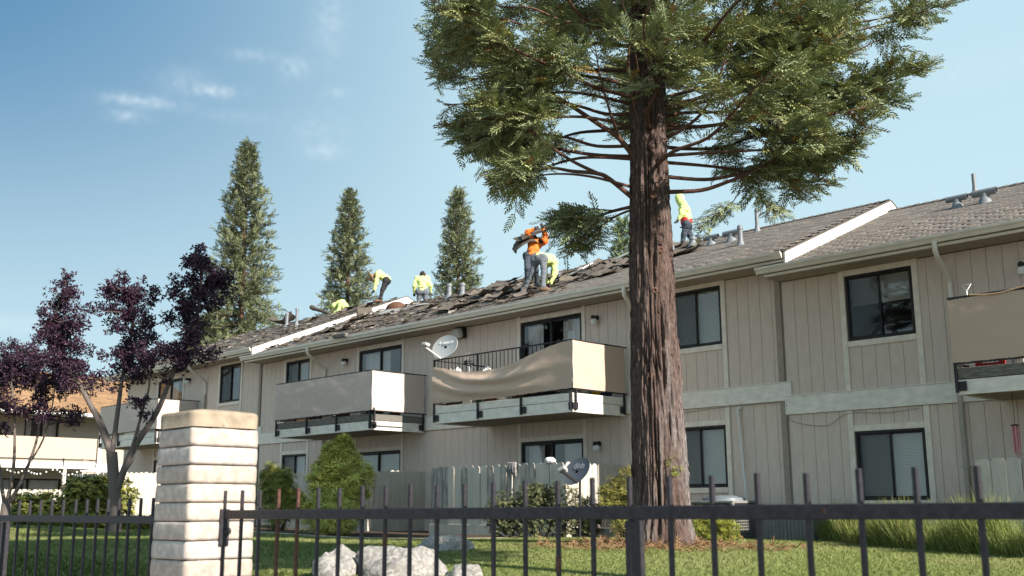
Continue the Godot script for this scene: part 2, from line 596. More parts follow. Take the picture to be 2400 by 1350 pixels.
	for i in 4:
		var c: Color = [Color(0.53, 0.455, 0.41), Color(0.56, 0.48, 0.42), Color(0.49, 0.415, 0.36), Color(0.545, 0.485, 0.45)][i]
		var m := mat("block_%d" % i, lin(c.r, c.g, c.b), 0.92, stain, Vector3(2.2 + i * 0.3, 2.6, 2.2 + i * 0.3), noise_tex(0.05, 0.2, 0.8, 5, 256, FastNoiseLite.TYPE_SIMPLEX, 20 + i), 0.12)
		m.uv1_offset = Vector3(i * 0.37, i * 0.21, i * 0.11)
	mat("block_cap", lin(0.36, 0.29, 0.215), 0.95, stain, Vector3(2, 2, 2), fine, 0.4)
	mat("mortar", lin(0.16, 0.145, 0.13), 0.95)
	mat("boulder", lin(0.47, 0.44, 0.41), 0.92, noise_tex(0.03, 0.5, 1.0, 6, 512, FastNoiseLite.TYPE_SIMPLEX, 31), Vector3(1.3, 1.3, 1.3), noise_tex(0.05, 0.0, 1.0, 5, 256, FastNoiseLite.TYPE_SIMPLEX, 32), 0.6)
	var bk := vmat("bark", 0.9)
	bk.heightmap_enabled = true
	bk.heightmap_texture = noise_tex(0.06, 0.0, 1.0, 5, 256, FastNoiseLite.TYPE_SIMPLEX, 40)
	bk.heightmap_scale = 1.5
	bk.albedo_texture = noise_tex(0.05, 0.55, 1.0, 5, 256, FastNoiseLite.TYPE_SIMPLEX, 41)
	bk.uv1_triplanar = true
	bk.uv1_world_triplanar = true
	bk.uv1_scale = Vector3(3.5, 0.45, 3.5)
	mat("limb_bark", lin(0.17, 0.092, 0.068), 0.9, mottled, Vector3(4, 4, 4), fine, 0.4)
	mat("plum_bark", lin(0.20, 0.165, 0.15), 0.85, mottled, Vector3(3, 3, 3), fine, 0.4)
	mat("twig_bark", lin(0.10, 0.075, 0.055), 0.9)
	vmat("needles", 0.5, Color(0.26, 0.30, 0.10))
	vmat("far_needles", 0.7, Color(0.16, 0.18, 0.07))
	vmat("plum_leaf", 0.5, Color(0.02, 0.006, 0.016))
	vmat("leaf", 0.55, Color(0.22, 0.26, 0.05))
	vmat("blade", 0.6, Color(0.26, 0.32, 0.06))
	# clothes
	mat("skin", lin(0.33, 0.18, 0.12), 0.6)
	mat("hi_vis", lin(0.74, 0.86, 0.30), 0.8, grain, Vector3(3, 3, 3))
	mat("orange_shirt", lin(0.85, 0.22, 0.04), 0.8, grain, Vector3(3, 3, 3))
	mat("jeans", lin(0.20, 0.22, 0.25), 0.85, mottled, Vector3(4, 4, 4))
	mat("jeans_dark", lin(0.045, 0.043, 0.05), 0.85, mottled, Vector3(4, 4, 4))
	mat("jeans_blue", lin(0.075, 0.09, 0.12), 0.85, mottled, Vector3(4, 4, 4))
	mat("boots", lin(0.17, 0.105, 0.065), 0.85)
	mat("gloves", lin(0.05, 0.045, 0.045), 0.8)
	mat("straw", lin(0.52, 0.36, 0.22), 0.85, mottled, Vector3(8, 8, 8))
	mat("cap_blue", lin(0.16, 0.21, 0.25), 0.8)
	mat("orange_hat", lin(0.8, 0.17, 0.035), 0.6)
	mat("hair", lin(0.02, 0.015, 0.012), 0.7)
	mat("belt", lin(0.10, 0.05, 0.03), 0.6)
	mat("tool_steel", lin(0.12, 0.12, 0.13), 0.5)

func terrain() -> void:
	var st := newst()
	var xs := [-400.0, -150.0, -80.0, -60.0]
	for i in range(-55, 20): xs.append(float(i))
	xs.append_array([30.0, 60.0, 150.0, 400.0])
	var zs := [-400.0, -150.0, -60.0, -40.0, -30.0]
	for i in range(0, 92): zs.append(-26.0 + i * 0.25)
	zs.append_array([-2.9])
	for a in xs.size() - 1:
		for b in zs.size() - 1:
			var p := []
			for q in [[a, b], [a + 1, b], [a + 1, b + 1], [a, b + 1]]:
				p.append(Vector3(xs[q[0]], ground_y(xs[q[0]], zs[q[1]]), zs[q[1]]))
			quadn(st, p[0], p[1], p[2], p[3])
	tag(part(self, "ground", st.commit(), M.turf), "", "", "", "structure")
	var walk := newst()
	add_bevel(walk, Vector3(0, 0.0, -1.0), Vector3(300, 0.26, 3.8), 0.01)
	tag(part(self, "sidewalk", walk.commit(), M.concrete), "", "", "", "structure")
	var road := newst()
	face(road, [Vector3(-400, 0, 0.9), Vector3(400, 0, 0.9), Vector3(400, 0, 13.0), Vector3(-400, 0, 13.0)], Vector3.UP)
	tag(part(self, "road", road.commit(), M.asphalt), "", "", "", "structure")
	var verge := newst()
	face(verge, [Vector3(-400, 0.02, 13.0), Vector3(400, 0.02, 13.0), Vector3(400, 0.02, 400.0), Vector3(-400, 0.02, 400.0)], Vector3.UP)
	tag(part(self, "ground", verge.commit(), M.concrete), "", "", "", "structure")
	# planting bed along the building, with its pale mowing edge
	var bed := newst()
	var edge := newst()
	var last := Vector3.ZERO
	for i in range(0, 75):
		var x := -39.0 + i * 0.6
		var ze := bed_edge(x)
		if i > 0:
			var a := Vector3(x - 0.6, ground_y(x - 0.6, bed_edge(x - 0.6)) + 0.006, bed_edge(x - 0.6))
			var b := Vector3(x, ground_y(x, ze) + 0.006, ze)
			for k in 6:
				var z0 := lerpf(-17.3, 0.0, 0.0)
				var a0 := a.lerp(Vector3(a.x, 0, z0), k / 6.0)
				var a1 := a.lerp(Vector3(a.x, 0, z0), (k + 1) / 6.0)
				var b0 := b.lerp(Vector3(b.x, 0, z0), k / 6.0)
				var b1 := b.lerp(Vector3(b.x, 0, z0), (k + 1) / 6.0)
				for v in [a0, a1, b0, b1]: pass
				a0.y = ground_y(a0.x, a0.z) + 0.03; a1.y = ground_y(a1.x, a1.z) + 0.03
				b0.y = ground_y(b0.x, b0.z) + 0.03; b1.y = ground_y(b1.x, b1.z) + 0.03
				quadn(bed, a0, a1, b1, b0)
			if x < -13.6: bar(edge, a + Vector3(0, 0.02, 0.05), b + Vector3(0, 0.02, 0.05), 0.10, 0.09)
	tag(part(self, "planting_bed", bed.commit(), M.soil), "", "", "", "structure")
	tag(part(self, "kerb", edge.commit(), M.concrete), "", "", "", "structure")

func litter() -> void:
	# bare soil and fallen needles round the redwood's foot
	var st := newst()
	var c := Vector3(-9.33, 0, -12.0)
	for k in 40:
		var q := []
		for e in [[0.3, k], [1.0, k], [1.0, k + 1], [0.3, k + 1]]:
			var a: float = TAU * (int(e[1]) % 40) / 40.0
			var r: float = e[0] * (0.92 + 0.16 * sin(a * 3.0 + 1.0) + 0.10 * sin(a * 7.0))
			var p := c + Vector3(cos(a) * r, 0, sin(a) * r)
			p.y = ground_y(p.x, p.z) + 0.012
			q.append(p)
		quadn(st, q[0], q[1], q[2], q[3])
	tag(part(self, "soil_patch", st.commit(), M.soil), "", "", "", "structure")
	var xf := []
	var cols := []
	for i in 1500:
		var a := R(0, TAU)
		var r := 0.45 + 1.5 * pow(rng.randf(), 1.6)
		var p := c + Vector3(cos(a) * r, 0, sin(a) * r)
		xf.append(Transform3D(aim(Vector3(R(-1, 1), R(0.0, 0.35), R(-1, 1)), Vector3.UP + ball() * 0.3).scaled_local(Vector3.ONE * R(0.4, 0.9)), Vector3(p.x, ground_y(p.x, p.z) + 0.03, p.z)))
		cols.append(Color(0.20, 0.10, 0.05).lerp(Color(0.30, 0.19, 0.10), rng.randf()))
	tag(many(self, "needle_litter", spray_mesh(8, 0.2, 0.08, 0.008, 61), M.far_needles, xf, cols), "brown fallen needle sprays round the redwood's foot", "litter", "", "stuff")

func bed_edge(x: float) -> float:
	if x < -20.0: return lerpf(-12.5, -12.3, clampf((-20.0 - x) / 15.0, 0.0, 1.0))
	if x < -14.5: return lerpf(-12.5, -12.85, (x + 20.0) / 5.5)
	if x < -12.0: return lerpf(-12.85, -15.6, smoothstep(-14.5, -12.0, x))
	return lerpf(-15.6, -16.3, clampf((x + 12.0) / 2.0, 0.0, 1.0)) if x < -9.2 else lerpf(-16.3, -12.3, clampf((x + 9.2) / 4.6, 0.0, 1.0))

# ---------------------------------------------------------------- the apartment building
func holes_of(k: String) -> Array:   # [x0, x1, y0, y1, kind]
	var d: float = SECTION[k].dy
	if k == "B":
		return [[-27.4, -26.18, 4.73, 5.9, "window"], [-23.75, -21.9, 3.85, 5.84, "door"], [-17.45, -15.55, 3.85, 5.84, "door"], [-13.09, -11.87, 4.73, 5.9, "window"],
			[-27.45, -26.2, 1.97, 3.15, "window"], [-23.78, -21.88, 1.1, 3.08, "door"], [-17.45, -15.56, 1.1, 3.07, "door"], [-13.11, -11.88, 1.97, 3.15, "window"]]
	if k == "C":
		return [[-9.2, -7.96, 4.47, 5.65, "window"], [-5.55, -3.65, 3.59, 5.58, "door"], [-9.2, -7.95, 1.7, 2.88, "window"], [-5.55, -3.65, 0.95, 2.82, "door"]]
	return [[-31.3, -30.04, 4.95, 6.16, "window"], [-35.6, -33.85, 4.05, 6.02, "door"], [-31.3, -30.04, 2.17, 3.35, "window"], [-35.6, -33.85, 1.3, 3.28, "door"]]

func cut(y0: float, y1: float, gaps: Array) -> Array:
	var out := [[y0, y1]]
	for g in gaps:
		var nxt := []
		for s in out:
			if g[1] <= s[0] or g[0] >= s[1]: nxt.append(s)
			else:
				if g[0] - s[0] > 0.03: nxt.append([s[0], g[0]])
				if s[1] - g[1] > 0.03: nxt.append([g[1], s[1]])
		out = nxt
	return out

func wall_panel(x0: float, x1: float, y0: float, y1: float, z0: float, z1: float, holes: Array) -> Mesh:
	var st := newst()
	var xs := [x0, x1]
	for h in holes: xs.append_array([h[0], h[1]])
	xs.sort()
	for i in xs.size() - 1:
		if xs[i + 1] - xs[i] < 0.001: continue
		var mid: float = (xs[i] + xs[i + 1]) / 2.0
		var gaps := []
		for h in holes:
			if h[0] < mid and mid < h[1]: gaps.append([h[2], h[3]])
		for s in cut(y0, y1, gaps):
			add_box(st, Vector3(xs[i], s[0], z0), Vector3(xs[i + 1], s[1], z1))
	return st.commit()

func boards(wall: Node, x0: float, x1: float, y0: float, y1: float, holes: Array, one_mesh := false) -> void:
	var st := newst()
	var pitch := 0.254
	var n := int(ceil((x1 - x0) / pitch))
	for i in n:
		var a := x0 + i * pitch
		var b := minf(a + pitch - 0.006, x1)
		var cuts := [a, b]
		for h in holes:
			for e in [h[0], h[1]]:
				if e > a + 0.02 and e < b - 0.02: cuts.append(e)
		cuts.sort()
		for c in cuts.size() - 1:
			var mid: float = (cuts[c] + cuts[c + 1]) / 2.0
			var gaps := []
			for h in holes:
				if h[0] < mid and mid < h[1]: gaps.append([h[2], h[3]])
			for s in cut(y0, y1, gaps):
				var lo := Vector3(cuts[c], s[0], WALL - 0.016)
				var hi := Vector3(cuts[c + 1], s[1], WALL)
				if one_mesh: add_bevel(st, (lo + hi) / 2.0, hi - lo, 0.003)
				else: part(wall, "siding_board", bevel(hi - lo, 0.003), M.siding, (lo + hi) / 2.0)
	if one_mesh: part(wall, "siding", st.commit(), M.siding)

func window(parent: Node, h: Array, style: String) -> void:
	var x0: float = h[0]
	var x1: float = h[1]
	var y0: float = h[2]
	var y1: float = h[3]
	var f := 0.042
	var st := newst()
	var z0 := WALL - 0.09
	var z1 := WALL + 0.012
	for q in [[x0, y0, x1, y0 + f], [x0, y1 - f, x1, y1], [x0, y0 + f, x0 + f, y1 - f], [x1 - f, y0 + f, x1, y1 - f]]:
		add_bevel(st, Vector3((q[0] + q[2]) / 2, (q[1] + q[3]) / 2, (z0 + z1) / 2), Vector3(q[2] - q[0], q[3] - q[1], z1 - z0), 0.004)
	var w := part(parent, "sliding_door" if h[4] == "door" else "window", st.commit(), M.bronze)
	var mid := (x0 + x1) / 2.0
	for k in 2:
		var a := x0 + f if k == 0 else mid - 0.02
		var b := mid + 0.02 if k == 0 else x1 - f
		var z := WALL - 0.022 - 0.03 * k
		var s := newst()
		var g := 0.03 if h[4] == "window" else 0.05
		for q in [[a, y0 + f, b, y0 + f + g], [a, y1 - f - g, b, y1 - f], [a, y0 + f + g, a + g, y1 - f - g], [b - g, y0 + f + g, b, y1 - f - g]]:
			add_bevel(s, Vector3((q[0] + q[2]) / 2, (q[1] + q[3]) / 2, z), Vector3(q[2] - q[0], q[3] - q[1], 0.024), 0.003)
		part(w, "sash", s.commit(), M.bronze)
		if k == 0 and h[4] == "window": bb(w, "insect_screen", Vector3(a + g * 0.5, y0 + f + g * 0.5, z + 0.014), Vector3(b - g * 0.5, y1 - f - g * 0.5, z + 0.0155), M.insect_screen, 0.0003)
		bb(w, "pane", Vector3(a + g, y0 + f + g, z - 0.003), Vector3(b - g, y1 - f - g, z + 0.003), M.glass, 0.0005)
	if style.begins_with("blind"):
		var low := y0 + 0.05
		if style == "blind_half": low = lerpf(y0, y1, 0.54)
		var bl := newst()
		var y := y1 - 0.07
		while y > low:
			var tilt := 0.011 if style != "blind_open" else 0.004
			quadn(bl, Vector3(x0 + 0.05, y - tilt, WALL - 0.12), Vector3(x1 - 0.05, y - tilt, WALL - 0.12), Vector3(x1 - 0.05, y + tilt, WALL - 0.139), Vector3(x0 + 0.05, y + tilt, WALL - 0.139))
			y -= 0.024
		add_box(bl, Vector3(x0 + 0.04, y1 - 0.075, WALL - 0.15), Vector3(x1 - 0.04, y1 - 0.03, WALL - 0.11))
		part(w, "blind", bl.commit(), M.blind)
	else:
		# pleated curtains: [from, to] as fractions of the opening
		var runs := [[0.02, 0.98]]
		if style == "curtain_left": runs = [[0.02, 0.62]]
		if style == "curtain_parted": runs = [[0.03, 0.30], [0.62, 0.98]]
		if style == "curtain_right": runs = [[0.50, 0.98]]
		for r in runs:
			var cu := newst()
			var a := lerpf(x0, x1, r[0])
			var b := lerpf(x0, x1, r[1])
			var n := int((b - a) / 0.02)
			var prev := Vector3.ZERO
			for i in n + 1:
				var x := lerpf(a, b, float(i) / n)
				var p := Vector3(x, 0, WALL - 0.19 + 0.028 * sin(i * 0.85 + 0.6 * sin(i * 0.23)))
				if i: quadn(cu, Vector3(prev.x, y0 + 0.06, prev.z), Vector3(p.x, y0 + 0.06, p.z), Vector3(p.x, y1 - 0.08, p.z), Vector3(prev.x, y1 - 0.08, prev.z))
				prev = p
			part(w, "curtain", cu.commit(), M.curtain)

func building() -> void:
	house = thing("apartment_building", "long two-storey taupe apartment building with pale trim, balconies and stepped shingle roofs", "building")
	var styles := {"B": ["blind", "curtain_left", "curtain_parted", "blind", "blind", "blind", "curtain_parted", "blind"], "C": ["blind_half", "curtain", "blind", "curtain"], "A": ["blind_open", "curtain_left", "blind", "blind"]}
	for k in ["A", "B", "C"]:
		var s: Dictionary = SECTION[k]
		var d: float = s.dy
		var x0: float = s.x0
		var x1: float = s.x1
		var hs := holes_of(k)
		var zb: float = 2.0 * s.r - EAVE_Z + 0.7
		var top: float = s.e - 0.16
		# sheathing behind the boards, ends, back, floors
		var wall := part(house, "wall", wall_panel(x0, x1, 0.7, top, WALL - 0.11, WALL - 0.018, hs), M.siding_dark)
		bb(house, "back_wall", Vector3(x0, 0.7, zb), Vector3(x1, top, zb + 0.12), M.siding)
		bb(house, "floor_slab", Vector3(x0 + 0.02, 3.4 + d, zb + 0.13), Vector3(x1 - 0.02, 3.72 + d, WALL - 0.25), M.room)
		bb(house, "floor_slab", Vector3(x0 + 0.02, 0.72, zb + 0.13), Vector3(x1 - 0.02, 0.9, WALL - 0.25), M.room)
		bb(house, "partition", Vector3(x0 + 0.02, 0.95, WALL - 2.6), Vector3(x1 - 0.02, 3.38 + d, WALL - 2.5), M.room)
		bb(house, "partition", Vector3(x0 + 0.02, 3.74 + d, WALL - 2.6), Vector3(x1 - 0.02, top - 0.05, WALL - 2.5), M.room)
		boards(wall, x0 + 0.06, x1 - 0.1, 3.85 + d, top - 0.002, hs, k == "A")
		boards(wall, x0 + 0.06, x1 - 0.1, 0.95, 3.51 + d, hs, k == "A")
		# openings
		for i in hs.size(): window(house, hs[i], styles[k][i])
		# trim boards
		for h in hs:
			var upper: bool = h[3] > 4.5
			var t0: float = (3.85 if upper else 0.95) + d
			var t1: float = (s.e - 0.13) if upper else 3.51 + d
			for q in [[h[0] - 0.115, h[0] - 0.012], [h[1] + 0.012, h[1] + 0.115]]:
				bb(house, "trim_board", Vector3(q[0], t0, WALL + 0.001), Vector3(q[1], t1 - 0.003, WALL + 0.024), M.trim)
			bb(house, "head_trim", Vector3(h[0] - 0.011, h[3] + 0.002, WALL + 0.001), Vector3(h[1] + 0.011, h[3] + 0.105, WALL + 0.021), M.trim)
			if h[4] == "window":
				bb(house, "sill", Vector3(h[0] - 0.011, h[2] - 0.105, WALL + 0.001), Vector3(h[1] + 0.011, h[2] - 0.002, WALL + 0.03), M.trim)
		# belly band
		bb(house, "band_board", Vector3(x0 - (0.1 if k != "C" else -0.02), 3.515 + d, WALL + 0.002), Vector3(x1 + (0.16 if k != "C" else 0.0), 3.845 + d, WALL + 0.04), M.band)
		bb(house, "band_cap", Vector3(x0 - (0.1 if k != "C" else -0.02), 3.846 + d, WALL + 0.002), Vector3(x1 + (0.16 if k != "C" else 0.0), 3.866 + d, WALL + 0.05), M.band)
		# corner boards
		bb(house, "corner_board", Vector3(x1 - 0.09, 0.9, WALL + 0.0015), Vector3(x1 + 0.03, top, WALL + 0.03), M.cornerboard)
		if k == "A": bb(house, "corner_board", Vector3(x0 - 0.02, 0.9, WALL + 0.0015), Vector3(x0 + 0.06, top, WALL + 0.03), M.trim)
		# roof slab, soffit, fascia, gutter
		var ov := 0.57 if k != "C" else 0.2
		var xl: float = x0 - (0.5 if k == "A" else 0.0)
		var xr: float = x1 + ov
		var ry: float = s.e + s.s * (EAVE_Z - s.r)
		var zbe: float = 2.0 * s.r - EAVE_Z
		part(house, "roof", extrude_x([Vector2(EAVE_Z - 0.02, s.e - 0.03), Vector2(s.r, ry - 0.03), Vector2(zbe, s.e - 0.03), Vector2(zbe, s.e - 0.13), Vector2(s.r, ry - 0.15), Vector2(EAVE_Z - 0.02, s.e - 0.13)], xl, xr), M.roof_board)
		bb(house, "soffit", Vector3(x0 - 0.02 if k == "A" else x0 + 0.03, s.e - 0.158, WALL + 0.03), Vector3(x1 + 0.03, s.e - 0.135, EAVE_Z - 0.075), M.soffit)
		bb(house, "fascia_board", Vector3(xl + (0.1 if k != "A" else 0.0), s.e - 0.175, EAVE_Z - 0.07), Vector3(xr - 0.03, s.e - 0.035, EAVE_Z - 0.03), M.trim)
		var gx0: float = xl - 0.02
		part(house, "gutter", extrude_x([Vector2(EAVE_Z - 0.028, s.e - 0.115), Vector2(EAVE_Z + 0.035, s.e - 0.115), Vector2(EAVE_Z + 0.055, s.e - 0.07), Vector2(EAVE_Z + 0.085, s.e - 0.035), Vector2(EAVE_Z + 0.085, s.e + 0.004), Vector2(EAVE_Z + 0.07, s.e + 0.008), Vector2(EAVE_Z + 0.066, s.e - 0.02), Vector2(EAVE_Z - 0.02, s.e - 0.03)], gx0, xr - 0.035), M.gutter)
		# rake boards on the right gable
		if k != "C":
			for side in [[EAVE_Z + 0.02, s.r, -1.0], [zbe, s.r, 1.0]]:
				var ya: float = s.e
				var prof := [Vector2(side[0], ya + 0.0), Vector2(side[1], ry + 0.01), Vector2(side[1], ry - 0.24), Vector2(side[0], ya - 0.22)]
				part(house, "rake_board", extrude_x(prof, xr, xr + 0.035), M.rake)
				var cap := [Vector2(side[0], ya + 0.012), Vector2(side[1], ry + 0.024), Vector2(side[1], ry + 0.002), Vector2(side[0], ya - 0.008)]
				part(house, "drip_edge", extrude_x(cap, xr - 0.05, xr + 0.05), M.torn_b)
		# end walls under the roof
		for xe in [x0 + 0.0, x1 - 0.11]:
			part(house, "end_wall", extrude_x([Vector2(WALL - 0.115, 0.7), Vector2(WALL - 0.115, s.e + s.s * (EAVE_Z - WALL) - 0.14), Vector2(s.r, ry - 0.16), Vector2(zb, s.e - 0.0), Vector2(zb, 0.7)], xe + 0.002, xe + 0.108), M.siding)
	# end wall skin that shows above the lower roofs
	shingles()
	balcony("A", -36.8, -32.59, -15.95, 0.2, false)
	balcony("B", -25.09, -20.89, -15.7, 0.0, true)
	balcony("B", -18.54, -14.32, -15.72, 0.0, false)
	balcony("C", -6.62, -2.4, -15.72, -0.26, true)
	# downspouts
	for q in [["B", -25.24], ["B", -13.72], ["C", -7.2], ["A", -32.1]]:
		var s2: Dictionary = SECTION[q[0]]
		var x: float = q[1]
		var st := newst()
		var path := curve([Vector3(x, s2.e - 0.10, EAVE_Z + 0.03), Vector3(x, s2.e - 0.24, EAVE_Z + 0.025), Vector3(x - 0.02, s2.e - 0.36, EAVE_Z - 0.12), Vector3(x - 0.08, s2.e - 0.60, WALL + 0.13), Vector3(x - 0.09, s2.e - 0.75, WALL + 0.055), Vector3(x - 0.09, s2.e - 1.1, WALL + 0.05)], 4)
		tube(st, path, taper(path.size(), 0.045, 0.042), 8)
		var ds := part(house, "downspout", st.commit(), M.gutter)
		bb(ds, "downspout_pipe", Vector3(x - 0.13, 1.0, WALL + 0.005), Vector3(x - 0.05, s2.e - 1.05, WALL + 0.085), M.downspout, 0.012)
		for yy in [2.2, 4.6]: bb(ds, "strap", Vector3(x - 0.15, yy, WALL + 0.0), Vector3(x - 0.03, yy + 0.03, WALL + 0.092), M.downspout)

func shingles() -> void:
	var variants := []
	for i in 3: variants.append(bevel(Vector3(0.292 - 0.03 * i, 0.013 + 0.004 * (i % 2), 0.19), 0.003))
	var singles := 0
	for k in ["C", "B", "A"]:
		var s: Dictionary = SECTION[k]
		var xl: float = s.x0 - (0.5 if k == "A" else 0.0)
		var xr: float = s.x1 + (0.57 if k != "C" else 0.2)
		if k == "C": xl -= 0.02
		var sdir := Vector3(0, s.s, -1).normalized()
		var nrm := Vector3(0, 1, s.s).normalized()
		var len: float = (EAVE_Z - s.r) * sqrt(1.0 + s.s * s.s)
		var rows := int(len / 0.142)
		var xf := []
		var cols := []
		for r in rows + 1:
			var x := xl + (0.15 if r % 2 else 0.0) + R(-0.02, 0.02)
			while x < xr - 0.05:
				var along := r * 0.142 + R(-0.007, 0.007)
				var p := Vector3(x + 0.15, s.e - 0.012, EAVE_Z + 0.03) + sdir * (along + 0.06) + nrm * (0.012 + R(0.0, 0.004))
				x += 0.302
				if x > xr: break
				var torn: bool = (k == "B" and p.x < -16.9 - sin(p.z * 2.1) * 0.5 and p.z < -16.95) or k == "A"
				var tilt := R(0.028, 0.05)
				var yaw := R(-0.012, 0.012)
				if torn:
					if rng.randf() < 0.10: continue
					tilt = R(0.02, 0.085)
					yaw = R(-0.03, 0.03)
				var b := Basis(nrm, yaw) * Basis(Vector3.RIGHT, -tilt) * Basis(Vector3.RIGHT, nrm, -sdir)
				var v := rng.randi() % 3
				var t := rng.randi() % 6
				if k == "C" and singles < 230 and p.x < -5.3 and r < 15 or k == "B" and singles < 300 and p.x > -13.5 and r < 8 and not torn:
					var o := part(house, "shingle", variants[v], M["shingle_%d" % t])
					o.transform = Transform3D(b, p)
					singles += 1
				else:
					var c: Color = M["shingle_%d" % t].albedo_color.srgb_to_linear()
					if torn: c = c * R(0.6, 0.95)
					xf.append(Transform3D(b.scaled_local(Vector3(0.94 + 0.12 * rng.randf(), 1, 1)), p))
					cols.append(c)
		many(house, "shingle_courses", variants[0], M.shingle, xf, cols)
		# ridge caps
		var caps := []
		var cc := []
		var x := xl + 0.1
		while x < xr - 0.1:
			if not (k == "B" and x < -16.5) and k != "A":
				for side in [1.0, -1.0]:
					var n2 := Vector3(0, 1, s.s * side).normalized()
					var d2 := Vector3(0, s.s, -side).normalized()
					var b2 := Basis(Vector3(0, 0, 1), R(0.05, 0.11)) * Basis(Vector3.RIGHT, n2, Vector3.RIGHT.cross(n2))
					caps.append(Transform3D(b2, Vector3(x, s.e + s.s * (EAVE_Z - s.r) + 0.02, s.r) - d2 * 0.085 + n2 * 0.014))
					cc.append(Color(0.16, 0.14, 0.125) * R(0.7, 1.2))
			x += 0.2
		if caps.size(): many(house, "ridge_caps", variants[0], M.shingle, caps, cc)

func balcony(k: String, x0: float, x1: float, zf: float, d: float, weathered: bool) -> void:
	var y := 3.85 + d
	var st := newst()
	add_box(st, Vector3(x0 + 0.05, y - 0.36, WALL + 0.045), Vector3(x1 - 0.05, y - 0.012, zf - 0.045))
	var b := part(house, "balcony", st.commit(), M.soffit)
	# fascia boards: an upper and a lower one with a dark joint between
	var up: Material = M.deck_wood if weathered else M.band
	var off := 0.012 if weathered else 0.0
	for q in [["fascia_board", y - 0.155, y, up, off], ["fascia_board", y - 0.385, y - 0.165, M.band, 0.0]]:
		bb(b, q[0], Vector3(x0, q[1], zf - 0.042), Vector3(x1, q[2], zf + q[4]), q[3])
		bb(b, q[0], Vector3(x1 - 0.042, q[1], WALL + 0.052), Vector3(x1 + q[4] * 0.8, q[2], zf - 0.044), q[3])
		bb(b, q[0], Vector3(x0, q[1], WALL + 0.052), Vector3(x0 + 0.042, q[2], zf - 0.044), q[3])
	var pitch := 0.14
	var nb := int((x1 - x0 - 0.1) / pitch)
	for i in nb:
		var a := x0 + 0.05 + i * pitch
		bb(b, "deck_board", Vector3(a, y - 0.008, WALL + 0.06), Vector3(a + pitch - 0.008, y + 0.018, zf - 0.05), M.deck_wood)
	# railing
	var rt := y + 1.06
	var rb := y + 0.075
	var zr := zf + 0.035
	for q in [[Vector3(x0 - 0.03, rt, zr), Vector3(x1 + 0.05, rt, zr)], [Vector3(x1 + 0.035, rt, zr - 0.022), Vector3(x1 + 0.035, rt, WALL + 0.03)], [Vector3(x0 - 0.012, rt, zr - 0.022), Vector3(x0 - 0.012, rt, WALL + 0.03)],
		[Vector3(x0 - 0.01, rb, zr), Vector3(x1 + 0.03, rb, zr)], [Vector3(x1 + 0.035, rb, zr - 0.02), Vector3(x1 + 0.035, rb, WALL + 0.03)], [Vector3(x0 - 0.012, rb, zr - 0.02), Vector3(x0 - 0.012, rb, WALL + 0.03)]]:
		var r := newst()
		bar(r, q[0], q[1], 0.042, 0.026)
		part(b, "rail", r.commit(), M.iron)
	var post := bevel(Vector3(0.038, 1.42, 0.038), 0.003)
	var plate := bevel(Vector3(0.13, 0.14, 0.014), 0.003)
	for q in [x0 + 0.0, x0 + (x1 - x0) * 0.345, x0 + (x1 - x0) * 0.66, x1 - 0.03]:
		part(b, "post", post, M.iron, Vector3(q, y + 0.355, zf + 0.038))
		part(b, "bracket", plate, M.iron, Vector3(q + 0.075 if q < x1 - 0.1 else q, y - 0.26, zf + 0.024))
	part(b, "post", post, M.iron, Vector3(x1 + 0.030, y + 0.355, WALL + 0.11))
	var plate2 := bevel(Vector3(0.014, 0.14, 0.13), 0.003)
	part(b, "bracket", plate2, M.iron, Vector3(x1 + 0.024, y - 0.26, WALL + 0.17))
	part(b, "post", post, M.iron, Vector3(x1 + 0.030, y + 0.355, zf - 0.06))
	part(b, "bracket", plate2, M.iron, Vector3(x1 + 0.024, y - 0.26, zf - 0.07))
	var bal := bevel(Vector3(0.014, rt - rb - 0.045, 0.014), 0.002)
	var n := int((x1 - x0) / 0.118)
	for i in range(1, n): part(b, "baluster", bal, M.iron, Vector3(x0 + (x1 - x0) * i / n, (rt + rb) / 2, zr))
	var n2 := int((zf - WALL) / 0.118)
	for i in range(1, n2):
		part(b, "baluster", bal, M.iron, Vector3(x1 + 0.035, (rt + rb) / 2, zr + (WALL - zr) * i / n2))

func cloth(pts: Array) -> Mesh:   # grid of points, smooth, both faces
	var st := newst()
	var h := pts.size()
	var w: int = pts[0].size()
	var nr := []
	for j in h:
		var row := []
		for i in w:
			var a: Vector3 = pts[j][mini(i + 1, w - 1)] - pts[j][maxi(i - 1, 0)]
			var b: Vector3 = pts[mini(j + 1, h - 1)][i] - pts[maxi(j - 1, 0)][i]
			row.append(a.cross(b).normalized())
		nr.append(row)
	for j in h - 1:
		for i in w - 1:
			for q in [[j, i], [j + 1, i + 1], [j, i + 1], [j, i], [j + 1, i], [j + 1, i + 1]]:
				st.set_normal(nr[q[0]][q[1]])
				st.add_vertex(pts[q[0]][q[1]])
	return st.commit()

